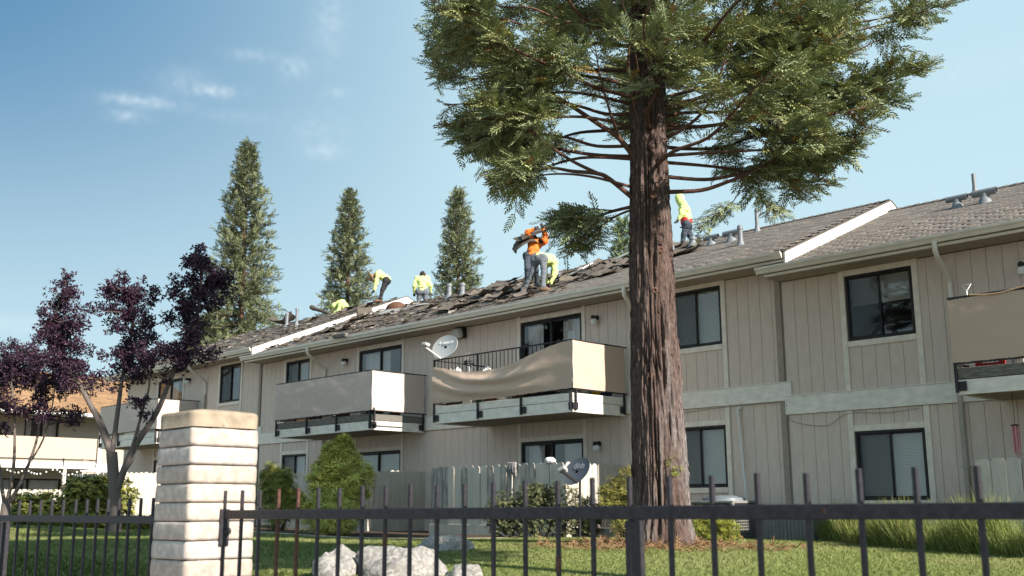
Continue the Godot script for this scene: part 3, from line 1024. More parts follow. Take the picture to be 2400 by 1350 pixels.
# fabric laced to a railing; sag(t) lowers the top edge at fraction t of the front
func screen(label: String, x0: float, x1: float, zf: float, y: float, m: Material, sag: Callable) -> void:
	var t := thing("balcony_screen", label, "fabric screen", Vector3((x0 + x1) / 2, y, zf), 0.0, "beige fabric screens laced to balcony railings")
	var o := t.position
	var z := zf + 0.066
	var front := []
	var nse := FastNoiseLite.new()
	nse.frequency = 0.7
	nse.seed = int(absf(x0 * 10))
	for j in 25:
		var row := []
		for i in 81:
			var u := i / 80.0
			var drop: float = sag.call(u)
			var top := y + 1.045 - drop
			var bot := y + 0.085 - drop * 0.10
			var v := j / 24.0
			var x := lerpf(x0 - 0.02, x1 + 0.045, u)
			var slack := drop / 0.45
			var fold := slack * 0.05 * sin((v * 3.2 + u * 4.2 - u * u * 3.0) * 4.2) * sin(v * PI) + slack * 0.09 * sin(v * PI)
			var wr := nse.get_noise_2d(x * 1.2, v * 2.5) * 0.010 + nse.get_noise_2d(x * 4.0 + 30, v * 5.0) * 0.002 * (1.0 + 3.0 * slack)
			if u < 0.06: wr += 0.012 * slack * sin(v * 55.0) * (1.0 - u / 0.06)
			row.append(Vector3(x, lerpf(bot, top, v) + 0.004 * sin(u * 90.0) * (absf(v - 0.5) * 2.0), z + fold + wr) - o)
		front.append(row)
	part(t, "front_panel", cloth(front), m)
	var side := []
	var xs := x1 + 0.062
	for j in 21:
		var row := []
		for i in 33:
			var u := i / 32.0
			var v := j / 20.0
			var yy := lerpf(y + 0.085, y + 1.045, v)
			row.append(Vector3(xs + 0.012 + nse.get_noise_2d(u * 3.0 + 9.0, v * 3.0) * 0.012 + 0.006 * sin((u + v) * 9.0), yy - 0.01 * sin(u * PI) * v, lerpf(z, WALL + 0.12, u)) - o)
		side.append(row)
	part(t, "side_panel", cloth(side), m)
	var ties := newst()
	for i in 17:
		var u := i / 16.0
		for e in [1.045 - sag.call(u), 0.085]:
			if e > 0.9 and e < 1.03: continue
			var p := Vector3(lerpf(x0, x1 + 0.03, u), y + e, z) - o
			tube(ties, [p + Vector3(0, 0.02 if e > 0.5 else -0.02, -0.03), p + Vector3(0, 0, 0.006), p + Vector3(0.004, -0.012 if e > 0.5 else 0.012, 0.006)], [0.004, 0.004, 0.004], 5)
	for i in 9:
		var zz := lerpf(z, WALL + 0.14, i / 8.0)
		for e in [1.045, 0.085]:
			var p := Vector3(xs, y + e, zz) - o
			tube(ties, [p + Vector3(-0.03, 0.02 if e > 0.5 else -0.02, 0), p + Vector3(0.006, 0, 0), p + Vector3(0.006, -0.012 if e > 0.5 else 0.012, 0)], [0.004, 0.004, 0.004], 5)
	part(t, "cord_ties", ties.commit(), M.black_plastic)

func far_house() -> void:
	var h := thing("far_apartment_building", "cream apartment building with a sunlit orange shingle roof behind the plum trees", "building")
	var xw := -50.6
	var z0 := -28.0
	var z1 := -8.0
	var cream := mat("cream", lin(0.42, 0.37, 0.31), 0.75)
	# walls: facade faces the sun (+x)
	var hs := [[-19.9, -18.35, 4.75, 5.72], [-20.2, -17.2, 1.2, 3.0], [-14.0, -12.4, 3.7, 5.6], [-14.0, -12.4, 1.2, 3.0]]
	var st := newst()
	var zs := [z0, z1]
	for q in hs: zs.append_array([q[0], q[1]])
	zs.sort()
	for i in zs.size() - 1:
		if zs[i + 1] - zs[i] < 0.001: continue
		var mid: float = (zs[i] + zs[i + 1]) / 2
		var gaps := []
		for q in hs:
			if q[0] < mid and mid < q[1]: gaps.append([q[2], q[3]])
		for c in cut(0.8, 5.85, gaps): add_box(st, Vector3(xw - 0.15, c[0], zs[i]), Vector3(xw, c[1], zs[i + 1]))
	part(h, "wall", st.commit(), cream)
	bb(h, "back_wall", Vector3(xw - 9.0, 0.8, z0), Vector3(xw - 8.85, 5.85, z1), cream)
	for z in [z0, z1 - 0.15]: bb(h, "end_wall", Vector3(xw - 8.84, 0.8, z + 0.002), Vector3(xw - 0.152, 5.85, z + 0.148), cream)
	bb(h, "floor_slab", Vector3(xw - 8.8, 3.3, z0 + 0.2), Vector3(xw - 0.2, 3.6, z1 - 0.2), M.room)
	bb(h, "band_board", Vector3(xw + 0.002, 3.35, z0), Vector3(xw + 0.04, 3.75, z1), M.rake)
	bb(h, "trim_board", Vector3(xw + 0.002, 3.76, -22.0), Vector3(xw + 0.03, 5.84, -21.85), M.rake)
	bb(h, "trim_board", Vector3(xw + 0.002, 0.9, -22.0), Vector3(xw + 0.03, 3.34, -21.85), M.rake)
	for q in hs:
		var w := newst()
		for e in [[q[0], q[2], q[1], q[2] + 0.06], [q[0], q[3] - 0.06, q[1], q[3]], [q[0], q[2] + 0.06, q[0] + 0.06, q[3] - 0.06], [q[1] - 0.06, q[2] + 0.06, q[1], q[3] - 0.06], [(q[0] + q[1]) / 2 - 0.04, q[2] + 0.06, (q[0] + q[1]) / 2 + 0.04, q[3] - 0.06]]:
			add_box(w, Vector3(xw - 0.08, e[1], e[0]), Vector3(xw + 0.01, e[3], e[2]))
		var wn := part(h, "window", w.commit(), M.bronze)
		bb(wn, "pane", Vector3(xw - 0.05, q[2] + 0.05, q[0] + 0.05), Vector3(xw - 0.044, q[3] - 0.05, q[1] - 0.05), M.glass, 0.0005)
		var cu := newst()
		var n := int((q[1] - q[0]) / 0.06)
		for i in n:
			var a: float = q[0] + 0.05 + i * 0.06
			if i * 2 > n and i * 3 < n * 2.2: continue
			quadn(cu, Vector3(xw - 0.2 + 0.02 * (i % 2), q[2], a), Vector3(xw - 0.2 + 0.02 * ((i + 1) % 2), q[2], a + 0.06), Vector3(xw - 0.2 + 0.02 * ((i + 1) % 2), q[3] - 0.05, a + 0.06), Vector3(xw - 0.2 + 0.02 * (i % 2), q[3] - 0.05, a))
		part(wn, "curtain", cu.commit(), M.curtain)
	# roof with slope towards the sun, courses of shingles
	var ex := xw + 1.5
	var ey := 5.95
	var rx := xw - 4.5
	var ry := ey + 0.42 * (ex - rx)
	var rs := newst()
	face(rs, [Vector3(ex, ey - 0.02, z0 - 0.5), Vector3(ex, ey - 0.02, z1 + 0.5), Vector3(rx, ry - 0.02, z1 + 0.5), Vector3(rx, ry - 0.02, z0 - 0.5)], Vector3(0.42, 1, 0).normalized())
	face(rs, [Vector3(2 * rx - ex, ey - 0.02, z0 - 0.5), Vector3(2 * rx - ex, ey - 0.02, z1 + 0.5), Vector3(rx, ry - 0.02, z1 + 0.5), Vector3(rx, ry - 0.02, z0 - 0.5)], Vector3(-0.42, 1, 0).normalized())
	for z in [z0 - 0.1, z1 + 0.1]: face(rs, [Vector3(ex, ey - 0.02, z), Vector3(2 * rx - ex, ey - 0.02, z), Vector3(rx, ry - 0.02, z)], Vector3(0, 0, signf(z - z0 - 1)))
	face(rs, [Vector3(ex, ey - 0.12, z0 - 0.5), Vector3(ex, ey - 0.12, z1 + 0.5), Vector3(xw - 9.2, ey - 0.12, z1 + 0.5), Vector3(xw - 9.2, ey - 0.12, z0 - 0.5)], Vector3.DOWN)
	var roof := part(h, "roof", rs.commit(), M.orange_roof)
	var xf := []
	var cols := []
	var sd := Vector3(-1, 0.42, 0).normalized()
	var nn := Vector3(0.42, 1, 0).normalized()
	var rows := int((ex - rx) * 1.085 / 0.2)
	var tab := bevel(Vector3(0.4, 0.014, 0.24), 0.003)
	for r in rows:
		var z := z0 - 0.4 + (0.2 if r % 2 else 0.0)
		while z < z1 + 0.3:
			xf.append(Transform3D(Basis(Vector3(0, 0, -1), nn, Vector3(0, 0, -1).cross(nn)), Vector3(ex, ey, z) + sd * (r * 0.2 + 0.08) + nn * R(0.004, 0.014)))
			cols.append(Color(0.36, 0.215, 0.115) * R(0.75, 1.15))
			z += 0.41
	many(roof, "shingle_courses", tab, M.shingle, xf, cols)
	bb(h, "gutter", Vector3(ex - 0.02, ey - 0.14, z0 - 0.5), Vector3(ex + 0.09, ey + 0.01, z1 + 0.5), M.rake, 0.01)
	bb(h, "fascia_board", Vector3(ex - 0.06, ey - 0.19, z0 - 0.5), Vector3(ex - 0.022, ey - 0.03, z1 + 0.5), M.rake)
	# balcony
	var b := bb(h, "balcony", Vector3(xw + 0.05, 3.46, -21.1), Vector3(xw + 1.55, 3.8, -12.0), M.soffit)
	bb(b, "fascia_board", Vector3(xw + 1.552, 3.42, -21.12) - b.position, Vector3(xw + 1.6, 3.72, -11.9) - b.position, M.rake)
	bb(b, "fascia_board", Vector3(xw + 0.06, 3.42, -21.15) - b.position, Vector3(xw + 1.55, 3.72, -21.105) - b.position, M.rake)
	for y in [3.82, 4.78]: bb(b, "rail", Vector3(xw + 1.56, y, -21.15) - b.position, Vector3(xw + 1.6, y + 0.03, -11.9) - b.position, M.iron)
	for y in [3.82, 4.78]: bb(b, "rail", Vector3(xw + 0.06, y, -21.15) - b.position, Vector3(xw + 1.555, y + 0.03, -21.11) - b.position, M.iron)
	for z in [-21.1, -19.6, -18.1, -16.6, -15.1, -13.6]:
		bb(b, "post", Vector3(xw + 1.602, 3.5, z - 0.02) - b.position, Vector3(xw + 1.64, 4.8, z + 0.02) - b.position, M.iron)
	bb(h, "post", Vector3(xw + 1.4, 0.9, -19.8), Vector3(xw + 1.54, 3.41, -19.66), M.trim)
	bb(h, "post", Vector3(xw + 1.4, 0.9, -14.8), Vector3(xw + 1.54, 3.41, -14.66), M.trim)
	# its screen
	var t := thing("balcony_screen", "cream fabric screen on the balcony under the orange roof", "fabric screen", Vector3(xw + 1.66, 3.9, -16.5))
	var g := []
	for j in 9:
		var row := []
		for i in 60:
			var u := i / 59.0
			var v := j / 8.0
			var dip := 0.16 * sin(minf(u * 2.0, 1.0) * PI)
			row.append(Vector3(0.02 * sin(u * 23.0 + v * 4.0) * v, v * (0.9 - dip * 0.5), lerpf(4.6, -4.55, u)))
		g.append(row)
	part(t, "panel", cloth(g), M.screen)
	# patio fence in front, and string lights
	var f := thing("patio_fence", "pale board fence of the patio under the balcony with string lights", "fence", Vector3(-48.7, 1.0, -15.5), 0.0, "board patio fences along the apartments")
	var z := -20.6
	while z < -11.0:
		picket(f, Vector3(0, 0, z + 15.5), 0.21, 1.48, PI / 2, rng.randi() % 3)
		z += 0.225
	bb(f, "rail", Vector3(-0.06, 1.1, -5.1), Vector3(-0.02, 1.19, 4.4), M.fence_wood)
	var sl := thing("string_lights", "string of small white bulbs draped under the cream balcony", "string lights", Vector3(-49, 3.3, -19))
	var pts := []
	for q in [[3.36, -17.2], [3.24, -17.6], [3.36, -17.97], [3.24, -18.3], [3.22, -18.63], [3.42, -19.27], [3.24, -19.6], [3.2, -19.96], [3.38, -20.44], [3.2, -20.8]]: pts.append(Vector3(0, q[0] - 3.3, q[1] + 19))
	var path := curve(pts, 5)
	var wire := newst()
	tube(wire, path, taper(path.size(), 0.008, 0.008), 4)
	part(sl, "wire", wire.commit(), M.black_plastic)
	var bulb := SphereMesh.new()
	bulb.radius = 0.04
	bulb.height = 0.09
	bulb.radial_segments = 8
	bulb.rings = 4
	for i in range(0, path.size(), 2): part(sl, "bulb", bulb, M.white_plastic, path[i] + Vector3(0, -0.05, 0))
	bb(thing("wood_bin", "low pale wooden bin by the right corner of the cream building", "bin", Vector3(-48.3, 2.1, -21.6)), "box", Vector3(-0.5, -1.1, -0.7), Vector3(0.5, 0.85, 0.7), M.fence_wood, 0.02)

# ---------------------------------------------------------------- things on the roof
func roof_frame(k: String, x: float, z: float) -> Vector3:
	return Vector3(x, roof_y(k, z) + 0.02, z)

func vent_pipe(k: String, x: float, z: float, h: float, r: float, label: String) -> void:
	var t := thing("vent_pipe", label, "vent pipe", roof_frame(k, x, z), 0.0, "metal vent pipes on the roofs")
	var st := newst()
	lathe(st, [Vector2(r * 2.6, -0.08), Vector2(r * 1.8, -0.01), Vector2(r * 1.2, 0.08), Vector2(r * 1.1, 0.13)], 14)
	part(t, "flashing", st.commit(), M.galv)
	var p := newst()
	lathe(p, [Vector2(r, -0.15), Vector2(r, h), Vector2(r * 0.8, h), Vector2(r * 0.8, h - 0.1), Vector2(0.0, h - 0.1)], 14)
	part(t, "pipe", p.commit(), M.galv)
	if r > 0.045:
		var c := newst()
		lathe(c, [Vector2(r * 1.0, h - 0.09), Vector2(r * 1.25, h - 0.085), Vector2(r * 1.25, h - 0.02), Vector2(r * 0.9, h - 0.015)], 14)
		part(t, "collar", c.commit(), M.galv)

func tee_vent(k: String, x: float, z: float, s: float, label: String) -> void:
	var t := thing("roof_vent", label, "roof vent", roof_frame(k, x, z), 0.0, "T-shaped metal roof vents")
	var st := newst()
	lathe(st, [Vector2(0.26 * s, -0.12), Vector2(0.19 * s, -0.0), Vector2(0.13 * s, 0.09), Vector2(0.115 * s, 0.25 * s)], 16)
	part(t, "flashing", st.commit(), M.galv)
	var h := newst()
	var b := Basis(Vector3(0, 0, 1), PI / 2)
	lathe(h, [Vector2(0.088 * s, -0.33 * s), Vector2(0.1 * s, -0.33 * s), Vector2(0.1 * s, 0.33 * s), Vector2(0.088 * s, 0.33 * s), Vector2(0.088 * s, -0.33 * s)], 16, Vector3(0, 0.29 * s, 0), b)
	part(t, "hood", h.commit(), M.galv)
	var d := newst()
	lathe(d, [Vector2(0.0, -0.02), Vector2(0.087 * s, -0.02), Vector2(0.087 * s, 0.02), Vector2(0.0, 0.02)], 12, Vector3(0.12, 0.29 * s, 0), b)
	part(t, "baffle", d.commit(), M.dark)

func torn_mesh(w: float, l: float, curl: float, sd: int) -> Mesh:
	var g := RandomNumberGenerator.new()
	g.seed = sd
	var nx := 7
	var nz := 5
	var top := []
	var bot := []
	for j in nz:
		var row := []
		var row2 := []
		for i in nx:
			var u := i / (nx - 1.0) - 0.5
			var v := j / (nz - 1.0) - 0.5
			var x := u * w * (1.0 + (g.randf() - 0.5) * (0.3 if absf(v) > 0.4 else 0.0)) + (g.randf() - 0.5) * 0.05
			var z := v * l + (g.randf() - 0.5) * (0.22 * l if absf(u) > 0.45 or absf(v) > 0.45 else 0.05 * l)
			var y := curl * (u * u * 2.4 + v * v * 0.8 + 0.4 * u * v) + g.randf() * 0.03
			row.append(Vector3(x, y + 0.008, z))
			row2.append(Vector3(x, y, z))
		top.append(row)
		bot.append(row2)
	var st := newst()
	for j in nz - 1:
		for i in nx - 1:
			quadn(st, top[j][i], top[j][i + 1], top[j + 1][i + 1], top[j + 1][i])
			quadn(st, bot[j][i], bot[j + 1][i], bot[j + 1][i + 1], bot[j][i + 1])
	for i in nx - 1:
		quadn(st, top[0][i + 1], top[0][i], bot[0][i], bot[0][i + 1])
		quadn(st, top[nz - 1][i], top[nz - 1][i + 1], bot[nz - 1][i + 1], bot[nz - 1][i])
	for j in nz - 1:
		quadn(st, top[j][0], top[j + 1][0], bot[j + 1][0], bot[j][0])
		quadn(st, top[j + 1][nx - 1], top[j][nx - 1], bot[j][nx - 1], bot[j + 1][nx - 1])
	return st.commit()

func roof_work() -> void:
	# vents
	tee_vent("C", -7.9, -19.45, 0.6, "left T-shaped metal vent of the pair high on the right roof")
	tee_vent("C", -7.35, -19.35, 0.66, "right T-shaped metal vent of the pair high on the right roof")
	vent_pipe("C", -8.1, -20.85, 0.42, 0.04, "tall thin grey pipe standing at the ridge above the pair of T-shaped vents")
	tee_vent("B", -13.75, -19.9, 0.58, "left T-shaped metal vent beside the walking roofer, under the branch tips")
	tee_vent("B", -13.1, -19.75, 0.64, "right T-shaped metal vent right of the redwood trunk, dark open end")
	vent_pipe("B", -12.22, -18.75, 0.42, 0.05, "grey pipe on the roof just right of the T-shaped vents by the redwood")
	vent_pipe("B", -12.9, -20.5, 0.52, 0.045, "grey pipe near the ridge under the hanging branch tips")
	vent_pipe("B", -14.45, -20.15, 0.26, 0.075, "short stubby grey pipe behind the walking roofer's foot")
	vent_pipe("B", -15.0, -20.05, 0.3, 0.06, "stub of pipe beside the walking roofer's boot at the trunk")
	vent_pipe("B", -23.65, -20.55, 0.42, 0.07, "left pipe of the capped pair right of the standing roofer in a cap")
	vent_pipe("B", -22.5, -20.05, 0.40, 0.075, "right pipe of the capped pair, in front of the third conifer")
	vent_pipe("A", -33.2, -21.0, 0.5, 0.06, "left pipe of the pair on the leftmost roof near the tall conifer")
	vent_pipe("A", -32.0, -20.65, 0.62, 0.05, "right taller pipe of the pair on the leftmost roof")
	# debris of the tear-off
	var shapes := []
	for i in 8: shapes.append(torn_mesh(R(0.5, 1.1), R(0.28, 0.5), R(0.02, 0.16), 100 + i))
	var spots := []
	var heaps := [[26, -17.0, -13.7, -20.9, -18.2, "B", "torn dark shingle sheet in the heap between the bending roofer and the redwood trunk"], [14, -21.5, -17.6, -20.9, -18.6, "B", "torn dark shingle sheet along the ridge left of the two roofers at the eave"],
		[8, -20.3, -17.0, -18.2, -17.2, "B", "torn dark shingle sheet near the gutter at the bending roofer's feet"], [9, -27.6, -22.0, -20.4, -17.6, "B", "loose dark shingle scrap lying flat above the left balcony's eave"], [6, -33.5, -29.0, -22.3, -20.6, "A", "loose dark shingle scrap on the leftmost roof"]]
	for hp in heaps:
		for i in hp[0]:
			var x := R(hp[1], hp[2])
			var z := R(hp[3], hp[4])
			if x > -15.4 and z > -18.9: continue
			var o := part(self, "torn_shingle_sheet", shapes[rng.randi() % 8], M.torn)
			var tone: int = [0, 1, 1, 2][rng.randi() % 4]
			o.material_override = [M.torn, M.torn_b, M.torn_c][tone]
			tag(o, hp[6].replace("dark", ["blackish", "dark brown", "greyish tan"][tone]), "shingle sheet", hp[6].replace("sheet", "sheets").replace("scrap", "scraps"))
			var s: float = SECTION[hp[5]].s
			var n := Vector3(0, 1, s).normalized()
			o.transform = Transform3D(Basis(n, R(-0.35, 0.35)) * Basis(Vector3(0, 0, 1), R(-0.06, 0.06)) * Basis(Vector3.RIGHT, R(-0.04, 0.10)) * Basis(Vector3.RIGHT, n, Vector3.RIGHT.cross(n)), Vector3(x, roof_y(hp[5], z) + R(0.02, 0.05), z))
	var crumbs := []
	var cc := []
	for i in 420:
		var k := "B" if i < 320 else "A"
		var x := R(-28.3, -15.8) if k == "B" else R(-37.5, -28.5)
		var z := R(-20.9, -16.9) if k == "B" else R(-22.4, -16.9)
		var s: float = SECTION[k].s
		var n := Vector3(0, 1, s).normalized()
		crumbs.append(Transform3D(Basis(n, R(0, TAU)) * Basis(Vector3.RIGHT, R(-0.2, 0.2)) * Basis(Vector3.RIGHT, n, Vector3.RIGHT.cross(n)).scaled_local(Vector3(R(0.15, 0.6), 1, R(0.15, 0.5))), Vector3(x, roof_y(k, z) + 0.035, z)))
		cc.append([Color(0.20, 0.17, 0.14), Color(0.09, 0.075, 0.065), Color(0.15, 0.12, 0.09), Color(0.36, 0.32, 0.28)][rng.randi() % 4 if rng.randf() < 0.5 else rng.randi() % 3])
	many(self, "roofing_debris", torn_mesh(0.5, 0.4, 0.04, 77), M.shingle, crumbs, cc)
	# felt strip and brown roll, dark flap over the rake, dark bundle and long tool
	var felt := []
	for j in 5:
		var row := []
		for i in 22:
			var u := i / 21.0
			row.append(Vector3(u * 2.6, 0.02 + 0.05 * sin(u * 9.0) * sin(u * PI) + 0.06 * (j / 4.0) * sin(u * 4.0), -u * 0.35 - j * 0.085))
		felt.append(row)
	var ft := part(self, "felt_strip", cloth(felt), M.felt)
	var nb := Vector3(0, 1, 0.42).normalized()
	ft.transform = Transform3D(Basis(Vector3.RIGHT, nb, Vector3.RIGHT.cross(nb)), Vector3(-26.4, roof_y("B", -19.5) + 0.03, -19.5))
	tag(ft, "long pale grey strip of roofing felt lying below the roof peak", "roofing felt")
	var roll := newst()
	lathe(roll, [Vector2(0.0, 0.36), Vector2(0.2, 0.33), Vector2(0.36, 0.22), Vector2(0.43, 0.06), Vector2(0.46, -0.12), Vector2(0.3, -0.15)], 14)
	var rl := part(self, "curled_felt", roll.commit(), M.brown_wood)
	rl.position = Vector3(-26.0, roof_y("B", -20.4) + 0.02, -20.4)
	rl.scale = Vector3(0.85, 0.65, 0.7)
	tag(rl, "domed brown scrap of curled felt at the foot of the white rake board", "roofing felt")
	var flap := newst()
	add_bevel(flap, Vector3.ZERO, Vector3(0.05, 0.42, 0.62), 0.01, Basis(Vector3.RIGHT, 0.2))
	var fp := part(self, "shingle_flap", flap.commit(), M.torn_b)
	fp.position = Vector3(-28.17, roof_y("A", -20.8) - 0.12, -20.8)
	tag(fp, "grey shingle flap hanging over the white rake board under the straw-hatted roofer", "shingle sheet")
	var st := newst()
	tube(st, [Vector3(-0.55, 0.42, 0.2), Vector3(0.1, 0.2, 0.1), Vector3(0.75, -0.08, 0.0)], [0.075, 0.06, 0.05], 8)
	tube(st, [Vector3(-0.72, 0.5, 0.22), Vector3(-0.55, 0.42, 0.2)], [0.09, 0.095], 8)
	var tl := part(self, "felt_roll", st.commit(), M.torn)
	tl.position = Vector3(-33.0, 8.6, -22.6)
	tag(tl, "dark roll of felt sticking up from the leftmost roof beside the kneeling roofer", "roofing felt")
	var bd := part(self, "debris_bundle", torn_mesh(1.1, 0.5, 0.5, 9), M.torn)
	bd.transform = Transform3D(Basis(Vector3.UP, 0.4), Vector3(-35.6, roof_y("A", -22.3) + 0.02, -22.3))
	tag(bd, "dark green-black heap of torn roofing on the ridge of the leftmost roof", "shingle sheet")
	var ply := newst()
	add_bevel(ply, Vector3.ZERO, Vector3(0.9, 0.03, 0.45), 0.004)
	for i in 2:
		var pl := part(self, "white_sheathing", ply.commit() if i == 0 else bevel(Vector3(0.75, 0.03, 0.35), 0.004), M.rake)
		pl.transform = Transform3D(Basis(Vector3.RIGHT, 0.5) * Basis(Vector3(0, 0, 1), 0.2), [Vector3(-17.5, roof_y("B", -19.4) + 0.12, -19.4), Vector3(-16.2, roof_y("B", -19.9) + 0.25, -19.9)][i])
		tag(pl, ["white sheathing scrap between the bending roofer's legs", "white sheathing scrap right of the bending roofer's arms"][i], "sheathing")
	var ga := newst()
	add_bevel(ga, Vector3.ZERO, Vector3(0.62, 0.12, 0.10), 0.02)
	var gp := part(self, "gutter_scrap", ga.commit(), M.deck_wood)
	gp.transform = Transform3D(Basis(Vector3(0, 0, 1), -0.04), Vector3(-23.55, 6.17, -16.58))
	tag(gp, "short grey strip of metal hooked over the gutter left of the oval dish", "metal strip")

# ---------------------------------------------------------------- board fences of the patios
var picket_meshes := {}
func picket(f: Node, at: Vector3, w: float, h: float, turn: float, tone: int) -> void:
	var key := "%.2f %.2f" % [w, h]
	if not picket_meshes.has(key):
		var st := newst()
		var c := 0.045
		var p := [Vector2(-w / 2, 0), Vector2(w / 2, 0), Vector2(w / 2, h - c), Vector2(w / 2 - c, h), Vector2(-w / 2 + c, h), Vector2(-w / 2, h - c)]
		for s in [1.0, -1.0]:
			var q := []
			for v in p: q.append(Vector3(v.x, v.y, 0.009 * s))
			face(st, q, Vector3(0, 0, s))
		for i in 6:
			var a: Vector2 = p[i]
			var b: Vector2 = p[(i + 1) % 6]
			face(st, [Vector3(a.x, a.y, -0.009), Vector3(b.x, b.y, -0.009), Vector3(b.x, b.y, 0.009), Vector3(a.x, a.y, 0.009)], Vector3(b.y - a.y, a.x - b.x, 0).normalized())
		picket_meshes[key] = st.commit()
	var o := part(f, "picket", picket_meshes[key], [M.fence_wood, M.fence_wood_b, M.fence_wood_c][tone], at + Vector3(0, R(-0.012, 0.012), 0))
	o.rotation = Vector3(R(-0.008, 0.008), turn + R(-0.03, 0.03), R(-0.006, 0.006))

func patio_fence(label: String, x0: float, x1: float, zf: float, top: float, w: float, kick: bool) -> Node3D:
	var g := ground_y((x0 + x1) / 2, zf) - 0.03
	var f := thing("patio_fence", label, "fence", Vector3((x0 + x1) / 2, g, zf), 0.0, "board patio fences along the apartments")
	var o := f.position
	var n := int(round((x1 - x0) / w))
	var pw := (x1 - x0) / n
	for i in n: picket(f, Vector3(x0 + (i + 0.5) * pw - o.x, 0.0, 0.02 + 0.006 * (i % 2)), pw - 0.012, top - g, 0.0, rng.randi() % 3)
	var depth := zf - WALL
	var m := int(round(depth / 0.16))
	for s in [x1 - o.x, x0 - o.x]:
		for i in m: picket(f, Vector3(s, 0.0, -(i + 0.5) * depth / m), depth / m - 0.008, top - g - 0.01, PI / 2, 2)
	for y in [0.45, top - g - 0.25]:
		bb(f, "rail", Vector3(x0 + 0.04 - o.x, y, -0.065), Vector3(x1 - 0.04 - o.x, y + 0.09, -0.01), M.fence_wood)
	if kick: bb(f, "kick_board", Vector3(x0 - o.x, -0.02, 0.037), Vector3(x1 + 0.02 - o.x, 0.27, 0.06), M.fence_wood)
	bb(f, "post", Vector3(x1 - 0.02 - o.x, -0.05, 0.0), Vector3(x1 + 0.075 - o.x, top - g - 0.06, 0.085), M.fence_wood_c)
	return f

func patio_fences() -> void:
	patio_fence("pale board patio fence below the drooping screen, with a dog-eared front and sunlit right side", -18.6, -14.5, -15.68, 2.49, 0.205, true)
	patio_fence("pale board patio fence half hidden behind the round yellow-green shrub", -25.1, -20.9, -15.68, 2.51, 0.205, false)
	patio_fence("dog-eared board patio fence at the right edge behind the rushes", -6.45, -2.4, -15.7, 2.27, 0.21, false)
	patio_fence("sunlit board patio fence left of the stone pillar behind the plum trunk", -36.4, -32.6, -14.94, 2.76, 0.2, false)

# ---------------------------------------------------------------- balconies
func screens() -> void:
	screen("grey-beige taut fabric screen on the balcony above the yellow-green shrub", -25.09, -20.89, -15.7, 3.85, M.screen_grey, func(_u): return 0.0)
	screen("beige fabric screen drooping at its left half below the oval dish", -18.54, -14.32, -15.72, 3.85, M.screen,
		func(u): return 0.37 * (1.0 - smoothstep(0.45, 1.0, u)) * smoothstep(-0.35, 0.35, u) * (1.0 - 0.25 * smoothstep(0.3, 0.0, u)))
	screen("beige fabric screen on the balcony at the right edge with a cord along its top", -6.62, -2.4, -15.72, 3.59, M.screen, func(_u): return 0.02)
	screen("grey-beige fabric screen on the far balcony behind the plum limbs", -36.8, -32.59, -15.95, 4.05, M.screen_grey, func(_u): return 0.0)

